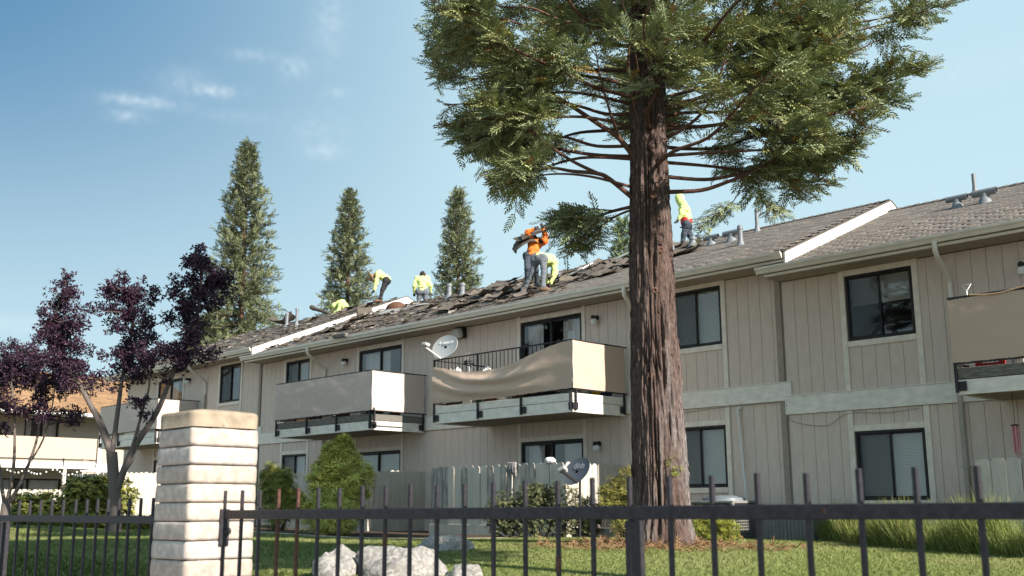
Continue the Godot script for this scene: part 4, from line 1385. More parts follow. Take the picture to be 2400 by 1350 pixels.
func dish(called: String, label: String, at: Vector3, n: Vector3, w: float, h: float, roll: float, m: Material, dark: bool, text: String, foot: Vector3) -> void:
	var t := thing(called, label, "satellite dish", foot, 0.0, "")
	var z := n.normalized()
	var x := Vector3.UP.cross(z).normalized()
	var b := Basis(x, z.cross(x), z) * Basis(Vector3(0, 0, 1), roll)
	var o := at - foot
	var st := newst()
	var rings := 9
	var seg := 36
	for side in 2:
		for i in rings:
			for k in seg:
				var q := []
				for e in [[i, k], [i + 1, k], [i + 1, k + 1], [i, k + 1]]:
					var r: float = float(e[0]) / rings
					var a: float = TAU * e[1] / seg
					q.append(o + b * Vector3(cos(a) * r * w / 2, sin(a) * r * h / 2, 0.03 * (r * r - 1.0) - 0.006 * side))
				if side == 0: quadn(st, q[0], q[3], q[2], q[1])
				else: quadn(st, q[0], q[1], q[2], q[3])
	for k in seg:
		var a0 := TAU * k / seg
		var a1 := TAU * (k + 1) / seg
		var p0 := o + b * Vector3(cos(a0) * w / 2, sin(a0) * h / 2, 0)
		var p1 := o + b * Vector3(cos(a1) * w / 2, sin(a1) * h / 2, 0)
		quadn(st, p0, p1, p1 - z * 0.012, p0 - z * 0.012)
	part(t, "reflector", st.commit(), m)
	# arm and feed
	var arm := newst()
	var a := o + b * Vector3(0, -h * 0.50, -0.01)
	var e := o + b * Vector3(-w * 0.04, -h * 0.40, w * 0.62)
	bar(arm, a, e, 0.035, 0.045)
	part(t, "arm", arm.commit(), M.grey_plastic if not dark else M.black_plastic)
	var feed := newst()
	add_bevel(feed, e + z * -0.01 + b * Vector3(0, 0.05, 0), Vector3(0.16, 0.08, 0.10), 0.03, b)
	add_bevel(feed, e + z * -0.09 + b * Vector3(0, 0.07, 0), Vector3(0.09, 0.09, 0.08), 0.03, b)
	part(t, "feed_head", feed.commit(), M.grey_plastic)
	var mast := newst()
	var back := o - z * 0.12
	tube(mast, [Vector3.ZERO, Vector3(back.x * 0.9, back.y - 0.12, back.z * 0.9), back], [0.022, 0.022, 0.03], 10)
	part(t, "mast", mast.commit(), M.iron)
	var txt := TextMesh.new()
	txt.text = text
	var f := SystemFont.new()
	f.font_names = PackedStringArray(["Droid Sans"])
	f.font_weight = 700 if not dark else 400
	f.font_italic = not dark
	txt.font = f
	txt.font_size = 32
	txt.pixel_size = 0.0026 if not dark else 0.0043
	txt.depth = 0.002
	var tm := part(t, "lettering", txt, M.lettering if not dark else M.lettering_dim)
	tm.transform = Transform3D(b * Basis(Vector3(0, 0, 1), -roll), o + b * (Basis(Vector3(0, 0, 1), -roll) * Vector3(0.075 if not dark else 0.04, h * (0.17 if not dark else 0.2), 0)) + z * (-0.0085))
	var em := newst()
	if not dark:
		lathe(em, [Vector2(0.033, -0.001), Vector2(0.033, 0.001), Vector2(0.0, 0.001)], 18, o + b * Vector3(-0.21, h * 0.17, -0.010), b * Basis(Vector3.RIGHT, PI / 2))
	else:
		tube(em, curve([o + b * Vector3(-0.02, h * 0.14, -0.016), o + b * Vector3(0.05, h * 0.11, -0.016), o + b * Vector3(0.12, h * 0.12, -0.013)], 5), taper(11, 0.004, 0.002), 4)
	part(t, "emblem", em.commit(), M.lettering if not dark else M.lettering_dim)

func lump(w: float, h: float, sd: int) -> Mesh:
	var n := FastNoiseLite.new()
	n.seed = sd
	n.frequency = 1.1
	n.fractal_octaves = 4
	var st := newst()
	var rows := 12
	var seg := 18
	for j in rows:
		for k in seg:
			var q := []
			for e in [[j, k], [j + 1, k], [j + 1, k + 1], [j, k + 1]]:
				var th: float = PI * e[0] / rows
				var a: float = TAU * e[1] / seg
				var d := Vector3(sin(th) * cos(a), cos(th), sin(th) * sin(a))
				var s := 1.0 + 0.28 * n.get_noise_3dv(d * 1.1)
				q.append(Vector3(d.x * w / 2, maxf(d.y, -0.75) * h / 2 + h * 0.36, d.z * w / 2) * s)
			quadn(st, q[0], q[3], q[2], q[1])
	return st.commit()

func balcony_things() -> void:
	screens()
	dish("satellite_dish", "light grey oval satellite dish with white lettering on the drooping balcony's corner", Vector3(-18.12, 5.18, -15.62), Vector3(0.02, 0.32, 0.92), 0.84, 0.58, -0.10, M.dish_light, false, "DIRECTV", Vector3(-18.2, 4.93, -15.68))
	dish("satellite_dish", "dark grey satellite dish on a pole in front of the patio fence corner", Vector3(-12.98, 2.24, -14.3), Vector3(0.0, 0.38, 0.85), 0.62, 0.50, 0.45, M.dish_dark, true, "dish", Vector3(-13.0, ground_y(-13.0, -14.35), -14.4))
	# standing fan, bags and boxes behind the drooping screen
	var y := 3.87
	var fan := thing("standing_fan", "white standing fan behind the railing under the oval dish", "fan", Vector3(-17.7, y, -16.0))
	var st := newst()
	for i in 14:
		var a := TAU * i / 14
		var pts := []
		for k in 7:
			var r := 0.02 + 0.23 * k / 6.0
			pts.append(Vector3(cos(a) * r, 0.92 + sin(a) * r, 0.06 * (1.0 - (r / 0.25) ** 2) + 0.05))
		tube(st, pts, taper(7, 0.004, 0.004), 4, false)
	part(fan, "cage", st.commit(), M.grey_plastic)
	var hub := newst()
	lathe(hub, [Vector2(0, 0.14), Vector2(0.06, 0.12), Vector2(0.07, -0.06), Vector2(0.04, -0.12), Vector2(0, -0.13)], 14, Vector3(0, 0.92, 0), Basis(Vector3.RIGHT, PI / 2))
	part(fan, "motor", hub.commit(), M.black_plastic)
	var pole := newst()
	lathe(pole, [Vector2(0.2, 0), Vector2(0.2, 0.02), Vector2(0.03, 0.05), Vector2(0.018, 0.08), Vector2(0.018, 0.85)], 16)
	part(fan, "stand", pole.commit(), M.white_plastic)
	for q in [[-18.2, 0.55, 0.9, "white plastic bag heaped at the left end behind the railing", 1], [-17.15, 0.42, 0.82, "white plastic bag piled right of the standing fan", 2], [-16.6, 0.5, 0.72, "pale plastic bag slumped against the railing, nearest the sliding door", 3]]:
		var o := part(self, "plastic_bag", lump(q[1], q[2] * 1.1, q[4]), M.white_plastic, Vector3(q[0], y, -16.05))
		tag(o, q[3], "plastic bag", "white plastic bags on the balcony")
	# low things seen under the screen
	var lows := [[-18.0, "storage_box", Vector3(0.5, 0.24, 0.3), M.black_plastic, "black storage box under the drooping screen at its left end", "box"], [-17.55, "carton", Vector3(0.3, 0.26, 0.28), M.white_plastic, "white carton beside the yellow and green ball", "carton"],
		[-16.45, "carton", Vector3(0.26, 0.22, 0.26), M.white_plastic, "white carton right of the brown crate on the balcony deck", "carton"], [-16.85, "wooden_crate", Vector3(0.34, 0.2, 0.26), M.brown_wood, "brown wooden crate between two white cartons", "crate"],
		[-15.95, "wooden_crate", Vector3(0.4, 0.26, 0.26), M.brown_wood, "brown wooden crate near the middle post of the balcony", "crate"], [-15.4, "storage_box", Vector3(0.5, 0.22, 0.3), M.dark, "dark flat box near the balcony's front right corner", "box"]]
	for q in lows:
		var o := thing(q[1], q[4], q[5], Vector3(q[0], y + 0.005, -15.93))
		bb(o, "body", Vector3(-q[2].x / 2, 0, -q[2].z / 2), Vector3(q[2].x / 2, q[2].y - 0.03, q[2].z / 2), q[3], 0.01)
		bb(o, "lid", Vector3(-q[2].x / 2 - 0.01, q[2].y - 0.029, -q[2].z / 2 - 0.01), Vector3(q[2].x / 2 + 0.01, q[2].y, q[2].z / 2 + 0.01), q[3], 0.008)
	for q in [[Vector3(-17.25, y, -15.9), "yellow", "green", "yellow and green ball under the drooping screen"], [Vector3(-14.60, y, -16.75), "green", "yellow", "green and yellow ball at the sunlit end of the balcony"]]:
		var b := thing("ball", q[3], "ball", q[0])
		var s := newst()
		lathe(s, [Vector2(0, 0.22), Vector2(0.055, 0.205), Vector2(0.095, 0.165), Vector2(0.11, 0.11)], 16)
		part(b, "upper_half", s.commit(), M[q[1]])
		var s2 := newst()
		lathe(s2, [Vector2(0.11, 0.11), Vector2(0.095, 0.055), Vector2(0.055, 0.015), Vector2(0, 0)], 16)
		part(b, "lower_half", s2.commit(), M[q[2]])
	var tarp := part(self, "folded_tarp", lump(0.55, 0.34, 14), M.blue, Vector3(-14.72, y - 0.02, -17.0))
	tag(tarp, "dark blue folded tarp at the wall end of the drooping-screen balcony", "tarp")
	var wrap := part(self, "plastic_bundle", lump(0.62, 0.32, 15), M.grey_plastic, Vector3(-14.74, y - 0.02, -16.25))
	tag(wrap, "bundle wrapped in grey plastic on the balcony's sunlit side", "bundle")
	# left balcony
	for i in 7:
		var o := thing("storage_box", ["low cardboard box at the left end of the balcony above the shrub", "tan carton second from the left under the grey-beige screen", "dark box in the middle under the grey-beige screen", "small pale box right of the dark box under the grey-beige screen", "brown box beside the second balcony post", "wide white board box behind the grey-beige screen", "dark tray at the right corner under the grey-beige screen"][i], "box", Vector3(-24.7 + i * 0.6, 3.872, -15.95))
		var s := Vector3(R(0.3, 0.5), R(0.14, 0.24), 0.3)
		var m: Material = [M.torn_c, M.cord_tan, M.dark, M.felt, M.brown_wood, M.white_plastic, M.dark][i]
		bb(o, "body", Vector3(-s.x / 2, 0, -s.z / 2), Vector3(s.x / 2, s.y - 0.03, s.z / 2), m, 0.008)
		bb(o, "lid", Vector3(-s.x / 2 - 0.01, s.y - 0.029, -s.z / 2 - 0.01), Vector3(s.x / 2 + 0.01, s.y, s.z / 2 + 0.01), m, 0.008)
	# right balcony: a bucket, red rack, cord and a triangular white handle
	var yc := 3.61
	var bk := thing("bucket", "white bucket under the screen of the right-edge balcony", "bucket", Vector3(-5.75, yc, -16.0))
	var bs := newst()
	lathe(bs, [Vector2(0, 0.0), Vector2(0.12, 0.0), Vector2(0.145, 0.3), Vector2(0.155, 0.31), Vector2(0.155, 0.34), Vector2(0.14, 0.34)], 18)
	part(bk, "shell", bs.commit(), M.white_plastic)
	for i in 2:
		var rk := thing("red_crate", ["red plastic crate left of the white bucket", "red plastic crate right of the white bucket", "red plastic crate at the right frame edge"][i], "crate", Vector3([-6.25, -5.25, -4.75][i], yc, -16.05))
		for j in 4: bb(rk, "slat", Vector3(-0.18, 0.01 + j * 0.07, 0.1), Vector3(0.18, 0.055 + j * 0.07, 0.12), M.red)
		for sx in [-0.18, 0.16]: bb(rk, "corner_post", Vector3(sx, 0, -0.12), Vector3(sx + 0.02, 0.3, 0.098), M.red)
	var wires := newst()
	for i in 9: tube(wires, [Vector3(0.13 * i, 0.0, 0), Vector3(0.13 * i + 0.03, 0.32, 0.02)], [0.005, 0.005], 5)
	for i in 3: tube(wires, [Vector3(-0.03, 0.08 + 0.1 * i, 0.01), Vector3(1.1, 0.09 + 0.1 * i, 0.01)], [0.005, 0.005], 5)
	var wr := part(self, "wire_rack", wires.commit(), M.black_plastic, Vector3(-6.5, yc, -15.85))
	tag(wr, "black wire rack behind the railing gap of the right-edge balcony", "rack")
	var hd := newst()
	tube(hd, [Vector3(0, 0, 0), Vector3(0, 0.07, 0), Vector3(-0.06, 0.16, 0), Vector3(0.07, 0.16, 0), Vector3(0, 0.07, 0)], [0.009, 0.009, 0.009, 0.009, 0.009], 6)
	var ho := part(self, "triangle_handle", hd.commit(), M.white_plastic, Vector3(-6.35, 4.66, -15.68))
	tag(ho, "white triangular handle sticking up from the right-edge balcony rail", "handle")
	var cd := newst()
	var cp := curve([Vector3(0, 0, 0), Vector3(0.4, -0.035, 0.01), Vector3(0.9, 0.02, 0), Vector3(1.5, -0.02, 0.01), Vector3(2.4, 0.02, 0)], 6)
	tube(cd, cp, taper(cp.size(), 0.012, 0.012), 6)
	tag(part(self, "tan_cord", cd.commit(), M.cord_tan, Vector3(-6.3, 4.655, -15.645)), "tan cord tied along the top rail of the right-edge balcony", "cord")

# ---------------------------------------------------------------- things on the walls and along them
func wall_things() -> void:
	var lamps := [["round porch lamp right of the upper sliding door by the redwood", Vector3(-15.09, 5.66, WALL)], ["round porch lamp left of the upper sliding door over the grey-beige screen", Vector3(-24.34, 5.65, WALL)],
		["round porch lamp beside the lower sliding door behind the dark dish", Vector3(-15.1, 2.93, WALL)], ["porch lamp at the right edge above the right balcony", Vector3(-6.1, 5.34, WALL)], ["round porch lamp on the far left wall above the far balcony", Vector3(-33.35, 5.9, WALL)]]
	for q in lamps:
		var t := thing("porch_lamp", q[0], "wall lamp", q[1], 0.0, "porch lamps along the facade")
		var st := newst()
		lathe(st, [Vector2(0.0, 0.0), Vector2(0.055, 0.0), Vector2(0.06, 0.02), Vector2(0.045, 0.05), Vector2(0.05, 0.16), Vector2(0.0, 0.17)], 14, Vector3.ZERO, Basis(Vector3.RIGHT, PI / 2))
		part(t, "fitting", st.commit(), M.black_plastic)
		var g := newst()
		lathe(g, [Vector2(0.04, -0.02), Vector2(0.075, -0.06), Vector2(0.078, -0.10), Vector2(0.055, -0.15), Vector2(0, -0.165)], 14, Vector3(0, 0, 0.11))
		part(t, "globe", g.commit(), M.white_plastic)
	var fl := thing("flood_light", "boxy flood light under the eave beside the oval dish", "flood light", Vector3(-19.5, 5.84, WALL))
	bb(fl, "back_box", Vector3(-0.16, -0.13, 0.001), Vector3(0.16, 0.15, 0.13), M.bronze, 0.015)
	var lens := newst()
	add_bevel(lens, Vector3(0, -0.02, 0.19), Vector3(0.30, 0.24, 0.14), 0.03, Basis(Vector3.RIGHT, 0.35))
	part(fl, "lens", lens.commit(), M.dish_light)
	var pv := thing("white_drain_pipe", "white plastic pipe running up the wall right of the redwood", "pipe", Vector3(-11.47, 1.0, WALL))
	var ps := newst()
	tube(ps, [Vector3(0.13, 0.0, 0.16), Vector3(-0.08, 2.40, 0.05)], [0.024, 0.024], 10)
	part(pv, "pipe", ps.commit(), M.pvc)
	var el := newst()
	var ep := curve([Vector3(-0.08, 2.35, 0.05), Vector3(-0.08, 2.42, 0.05), Vector3(-0.06, 2.45, 0.04), Vector3(-0.03, 2.45, 0.0)], 3)
	tube(el, ep, taper(ep.size(), 0.032, 0.032), 10)
	part(pv, "elbow", el.commit(), M.pvc)
	# cable drooping below the band
	for q in [[[Vector3(-10.5, 3.45, WALL + 0.04), Vector3(-10.48, 3.2, WALL + 0.03), Vector3(-10.2, 3.07, WALL + 0.03), Vector3(-9.7, 3.02, WALL + 0.03), Vector3(-9.3, 3.2, WALL + 0.03), Vector3(-8.6, 3.17, WALL + 0.03), Vector3(-8.0, 3.2, WALL + 0.05)], "thin cable looping below the pale band right of the white pipe"],
		[[Vector3(-12.9, 3.44, WALL + 0.03), Vector3(-12.2, 3.48, WALL + 0.03), Vector3(-11.4, 3.49, WALL + 0.05), Vector3(-10.6, 3.49, WALL + 0.05)], "thin cable along the band's lower edge beside the redwood"]]:
		var c := newst()
		var cp := curve(q[0], 6)
		tube(c, cp, taper(cp.size(), 0.0055, 0.0055), 5)
		tag(part(self, "wall_cable", c.commit(), M.cable), q[1], "cable")
	# air conditioners
	for q in [[Vector3(-9.95, 0.97, -16.62), Vector3(1.02, 0.50, 0.86), "grilled beige air conditioner standing in the open right of the redwood"], [Vector3(-11.45, 0.97, -16.6), Vector3(0.92, 0.74, 0.8), "beige air conditioner with a domed top half behind the redwood"]]:
		var t := thing("air_conditioner", q[2], "air conditioner", q[0], 0.0, "outdoor air conditioners")
		var s: Vector3 = q[1]
		bb(t, "pad", Vector3(-s.x / 2 - 0.08, -0.06, -s.z / 2 - 0.08), Vector3(s.x / 2 + 0.08, 0.03, s.z / 2 + 0.08), M.concrete)
		bb(t, "coil", Vector3(-s.x / 2 + 0.03, 0.04, -s.z / 2 + 0.03), Vector3(s.x / 2 - 0.03, s.y - 0.05, s.z / 2 - 0.03), M.dark)
		for sx in [-1, 1]:
			for sz in [-1, 1]:
				bb(t, "corner_post", Vector3(sx * s.x / 2 - 0.03, 0.035, sz * s.z / 2 - 0.03), Vector3(sx * s.x / 2 + 0.03, s.y - 0.04, sz * s.z / 2 + 0.03), M.ac_paint, 0.01)
		for i in 12:
			var yy := 0.09 + i * (s.y - 0.17) / 11.5
			var g := newst()
			for e in [[Vector3(-s.x / 2, yy, s.z / 2), Vector3(s.x / 2, yy, s.z / 2)], [Vector3(s.x / 2, yy, -s.z / 2), Vector3(s.x / 2, yy, s.z / 2)]]: bar(g, e[0], e[1], 0.018, 0.026)
			part(t, "slat", g.commit(), M.ac_paint)
		var gv := newst()
		for i in 14:
			var u := -s.x / 2 + s.x * (i + 0.5) / 14
			bar(gv, Vector3(u, 0.05, s.z / 2 + 0.012), Vector3(u, s.y - 0.06, s.z / 2 + 0.012), 0.02, 0.006)
			var v := -s.z / 2 + s.z * (i + 0.5) / 14
			bar(gv, Vector3(s.x / 2 + 0.012, 0.05, v), Vector3(s.x / 2 + 0.012, s.y - 0.06, v), 0.006, 0.02)
		part(t, "guard", gv.commit(), M.ac_paint)
		bb(t, "top_cover", Vector3(-s.x / 2 - 0.02, s.y - 0.05, -s.z / 2 - 0.02), Vector3(s.x / 2 + 0.02, s.y, s.z / 2 + 0.02), M.ac_paint, 0.02)
		var dm := newst()
		lathe(dm, [Vector2(0.40, 0), Vector2(0.38, 0.05), Vector2(0.25, 0.09), Vector2(0.0, 0.10)], 24, Vector3(0, s.y, 0))
		part(t, "fan_dome", dm.commit(), M.ac_top)
	# conduit from the air conditioner
	var cd := newst()
	var cp := curve([Vector3(-11.2, 1.0, -17.2), Vector3(-11.18, 1.4, -17.25), Vector3(-11.1, 1.7, -17.3)], 5)
	tube(cd, cp, taper(cp.size(), 0.025, 0.025), 8)
	tag(part(self, "conduit", cd.commit(), M.pvc), "grey conduit rising behind the two air conditioners", "pipe")
	# wind chime
	var wc := thing("wind_chime", "pink striped wind chime hanging under the right-edge balcony", "wind chime", Vector3(-6.04, 2.62, -16.2))
	var cs := newst()
	tube(cs, [Vector3(0, 0.16, 0), Vector3(0, 0.6, 0)], [0.004, 0.004], 4)
	part(wc, "string", cs.commit(), M.black_plastic)
	var pink := mat("pink", lin(0.62, 0.25, 0.27), 0.4)
	for i in 5:
		var a := TAU * i / 5
		var ts := newst()
		tube(ts, [Vector3(cos(a) * 0.04, 0.13, sin(a) * 0.04), Vector3(cos(a) * 0.04, -0.2 - 0.03 * i, sin(a) * 0.04)], [0.012, 0.012], 8)
		part(wc, "chime_tube", ts.commit(), pink)
	var cl := newst()
	tube(cl, [Vector3(0, 0.12, 0), Vector3(0, -0.38, 0)], [0.003, 0.003], 4)
	lathe(cl, [Vector2(0, 0.15), Vector2(0.06, 0.14), Vector2(0.06, 0.125), Vector2(0, 0.12)], 12)
	add_bevel(cl, Vector3(0, -0.43, 0), Vector3(0.03, 0.09, 0.006), 0.002)
	part(wc, "clapper", cl.commit(), M.black_plastic)
	# mop hung over the fence
	var mp := thing("mop", "grey string mop drying over the patio fence below the sliding door", "mop", Vector3(-15.93, 2.47, -15.62))
	var ms := newst()
	for i in 46:
		var a := R(-0.12, 0.12)
		var z := R(0.0, 0.05)
		var l := R(0.16, 0.27)
		tube(ms, [Vector3(a * 0.5, 0.02, -0.05), Vector3(a * 0.8, 0.05, z), Vector3(a, -0.08, z + 0.02), Vector3(a + R(-0.02, 0.02), -l, z + 0.01)], [0.009, 0.010, 0.009, 0.006], 4)
	part(mp, "strings", ms.commit(), M.felt)
	var mh := newst()
	tube(mh, [Vector3(0.03, -0.2, 0.05), Vector3(0.05, -1.35, 0.1)], [0.012, 0.012], 8)
	part(mp, "handle", mh.commit(), M.fence_wood_c)
	# small white flowers lying on the fence top by the dish
	var fb := part(self, "paper_flowers", lump(0.22, 0.14, 22), M.white_plastic, Vector3(-14.9, 2.47, -15.66))
	tag(fb, "white crumpled flowers on the fence top behind the dark dish", "flowers")
	# planter box at the sunlit side of the patio fence, with bare twigs
	var px := thing("planter_box", "low concrete planter with bare twigs beside the pole of the dark dish", "planter", Vector3(-13.3, ground_y(-13.3, -15.2), -15.35))
	bb(px, "side", Vector3(-0.5, 0, 0.2), Vector3(0.42, 0.22, 0.25), M.concrete, 0.01)
	bb(px, "side", Vector3(-0.5, 0, -0.25), Vector3(0.42, 0.22, -0.2), M.concrete, 0.01)
	bb(px, "end", Vector3(0.422, -0.01, -0.26), Vector3(0.72, 0.19, 0.26), M.concrete, 0.03)
	bb(px, "end", Vector3(-0.55, 0, -0.25), Vector3(-0.502, 0.22, 0.25), M.concrete, 0.01)
	bb(px, "soil", Vector3(-0.49, 0.02, -0.19), Vector3(0.41, 0.19, 0.19), M.soil)
	var tw := newst()
	for i in 26:
		var p := Vector3(R(-0.4, 0.35), 0.18, R(-0.1, 0.1))
		var d := Vector3(R(-0.35, 0.35), 1, R(-0.3, 0.3)) * R(0.35, 0.75)
		tube(tw, [p, p + d * 0.5 + Vector3(R(-0.03, 0.03), 0, 0), p + d], [0.006, 0.004, 0.002], 4, false)
	part(px, "twigs", tw.commit(), M.twig_bark)

# ---------------------------------------------------------------- plants
const ER := Vector3(0.7001, 0, -0.7141)     # along the picture plane, to the right
const ET := Vector3(0.7141, 0, 0.7001)      # towards the street corner

func spray_mesh(fingers: int, length: float, fl: float, fw: float, sd: int) -> Mesh:
	var g := RandomNumberGenerator.new()
	g.seed = sd
	var st := newst()
	for i in fingers:
		var t := (i + 0.6) / fingers
		var s := 1.0 if i % 2 else -1.0
		var o := Vector3(0, t * length, 0.012 * sin(t * 3.0))
		var last := i >= fingers - 1
		var d := Vector3(0 if last else s * (0.85 - 0.25 * t), 0.75 + 0.3 * t, g.randf_range(-0.28, 0.28)).normalized()
		var l := fl * (1.0 - 0.45 * absf(t - 0.35)) * g.randf_range(0.8, 1.15)
		var side := d.cross(Vector3(g.randf_range(-0.4, 0.4), g.randf_range(-0.2, 0.2), 1)).normalized() * fw
		var lift := Vector3(0, 0, 0.014)
		var m := o + d * l * 0.5 + lift
		for q in [[o, m + side, m - side], [m + side, o + d * l, m - side]]:
			var n: Vector3 = (q[2] - q[0]).cross(q[1] - q[0]).normalized()
			for v in q:
				st.set_normal(n)
				st.add_vertex(v)
	var w := 0.0035
	quadn(st, Vector3(-w, 0, 0), Vector3(w, 0, 0), Vector3(w, length, 0.012), Vector3(-w, length, 0.012))
	quadn(st, Vector3(0, 0, -w), Vector3(0, 0, w), Vector3(0, length, w), Vector3(0, length, -w))
	return st.commit()

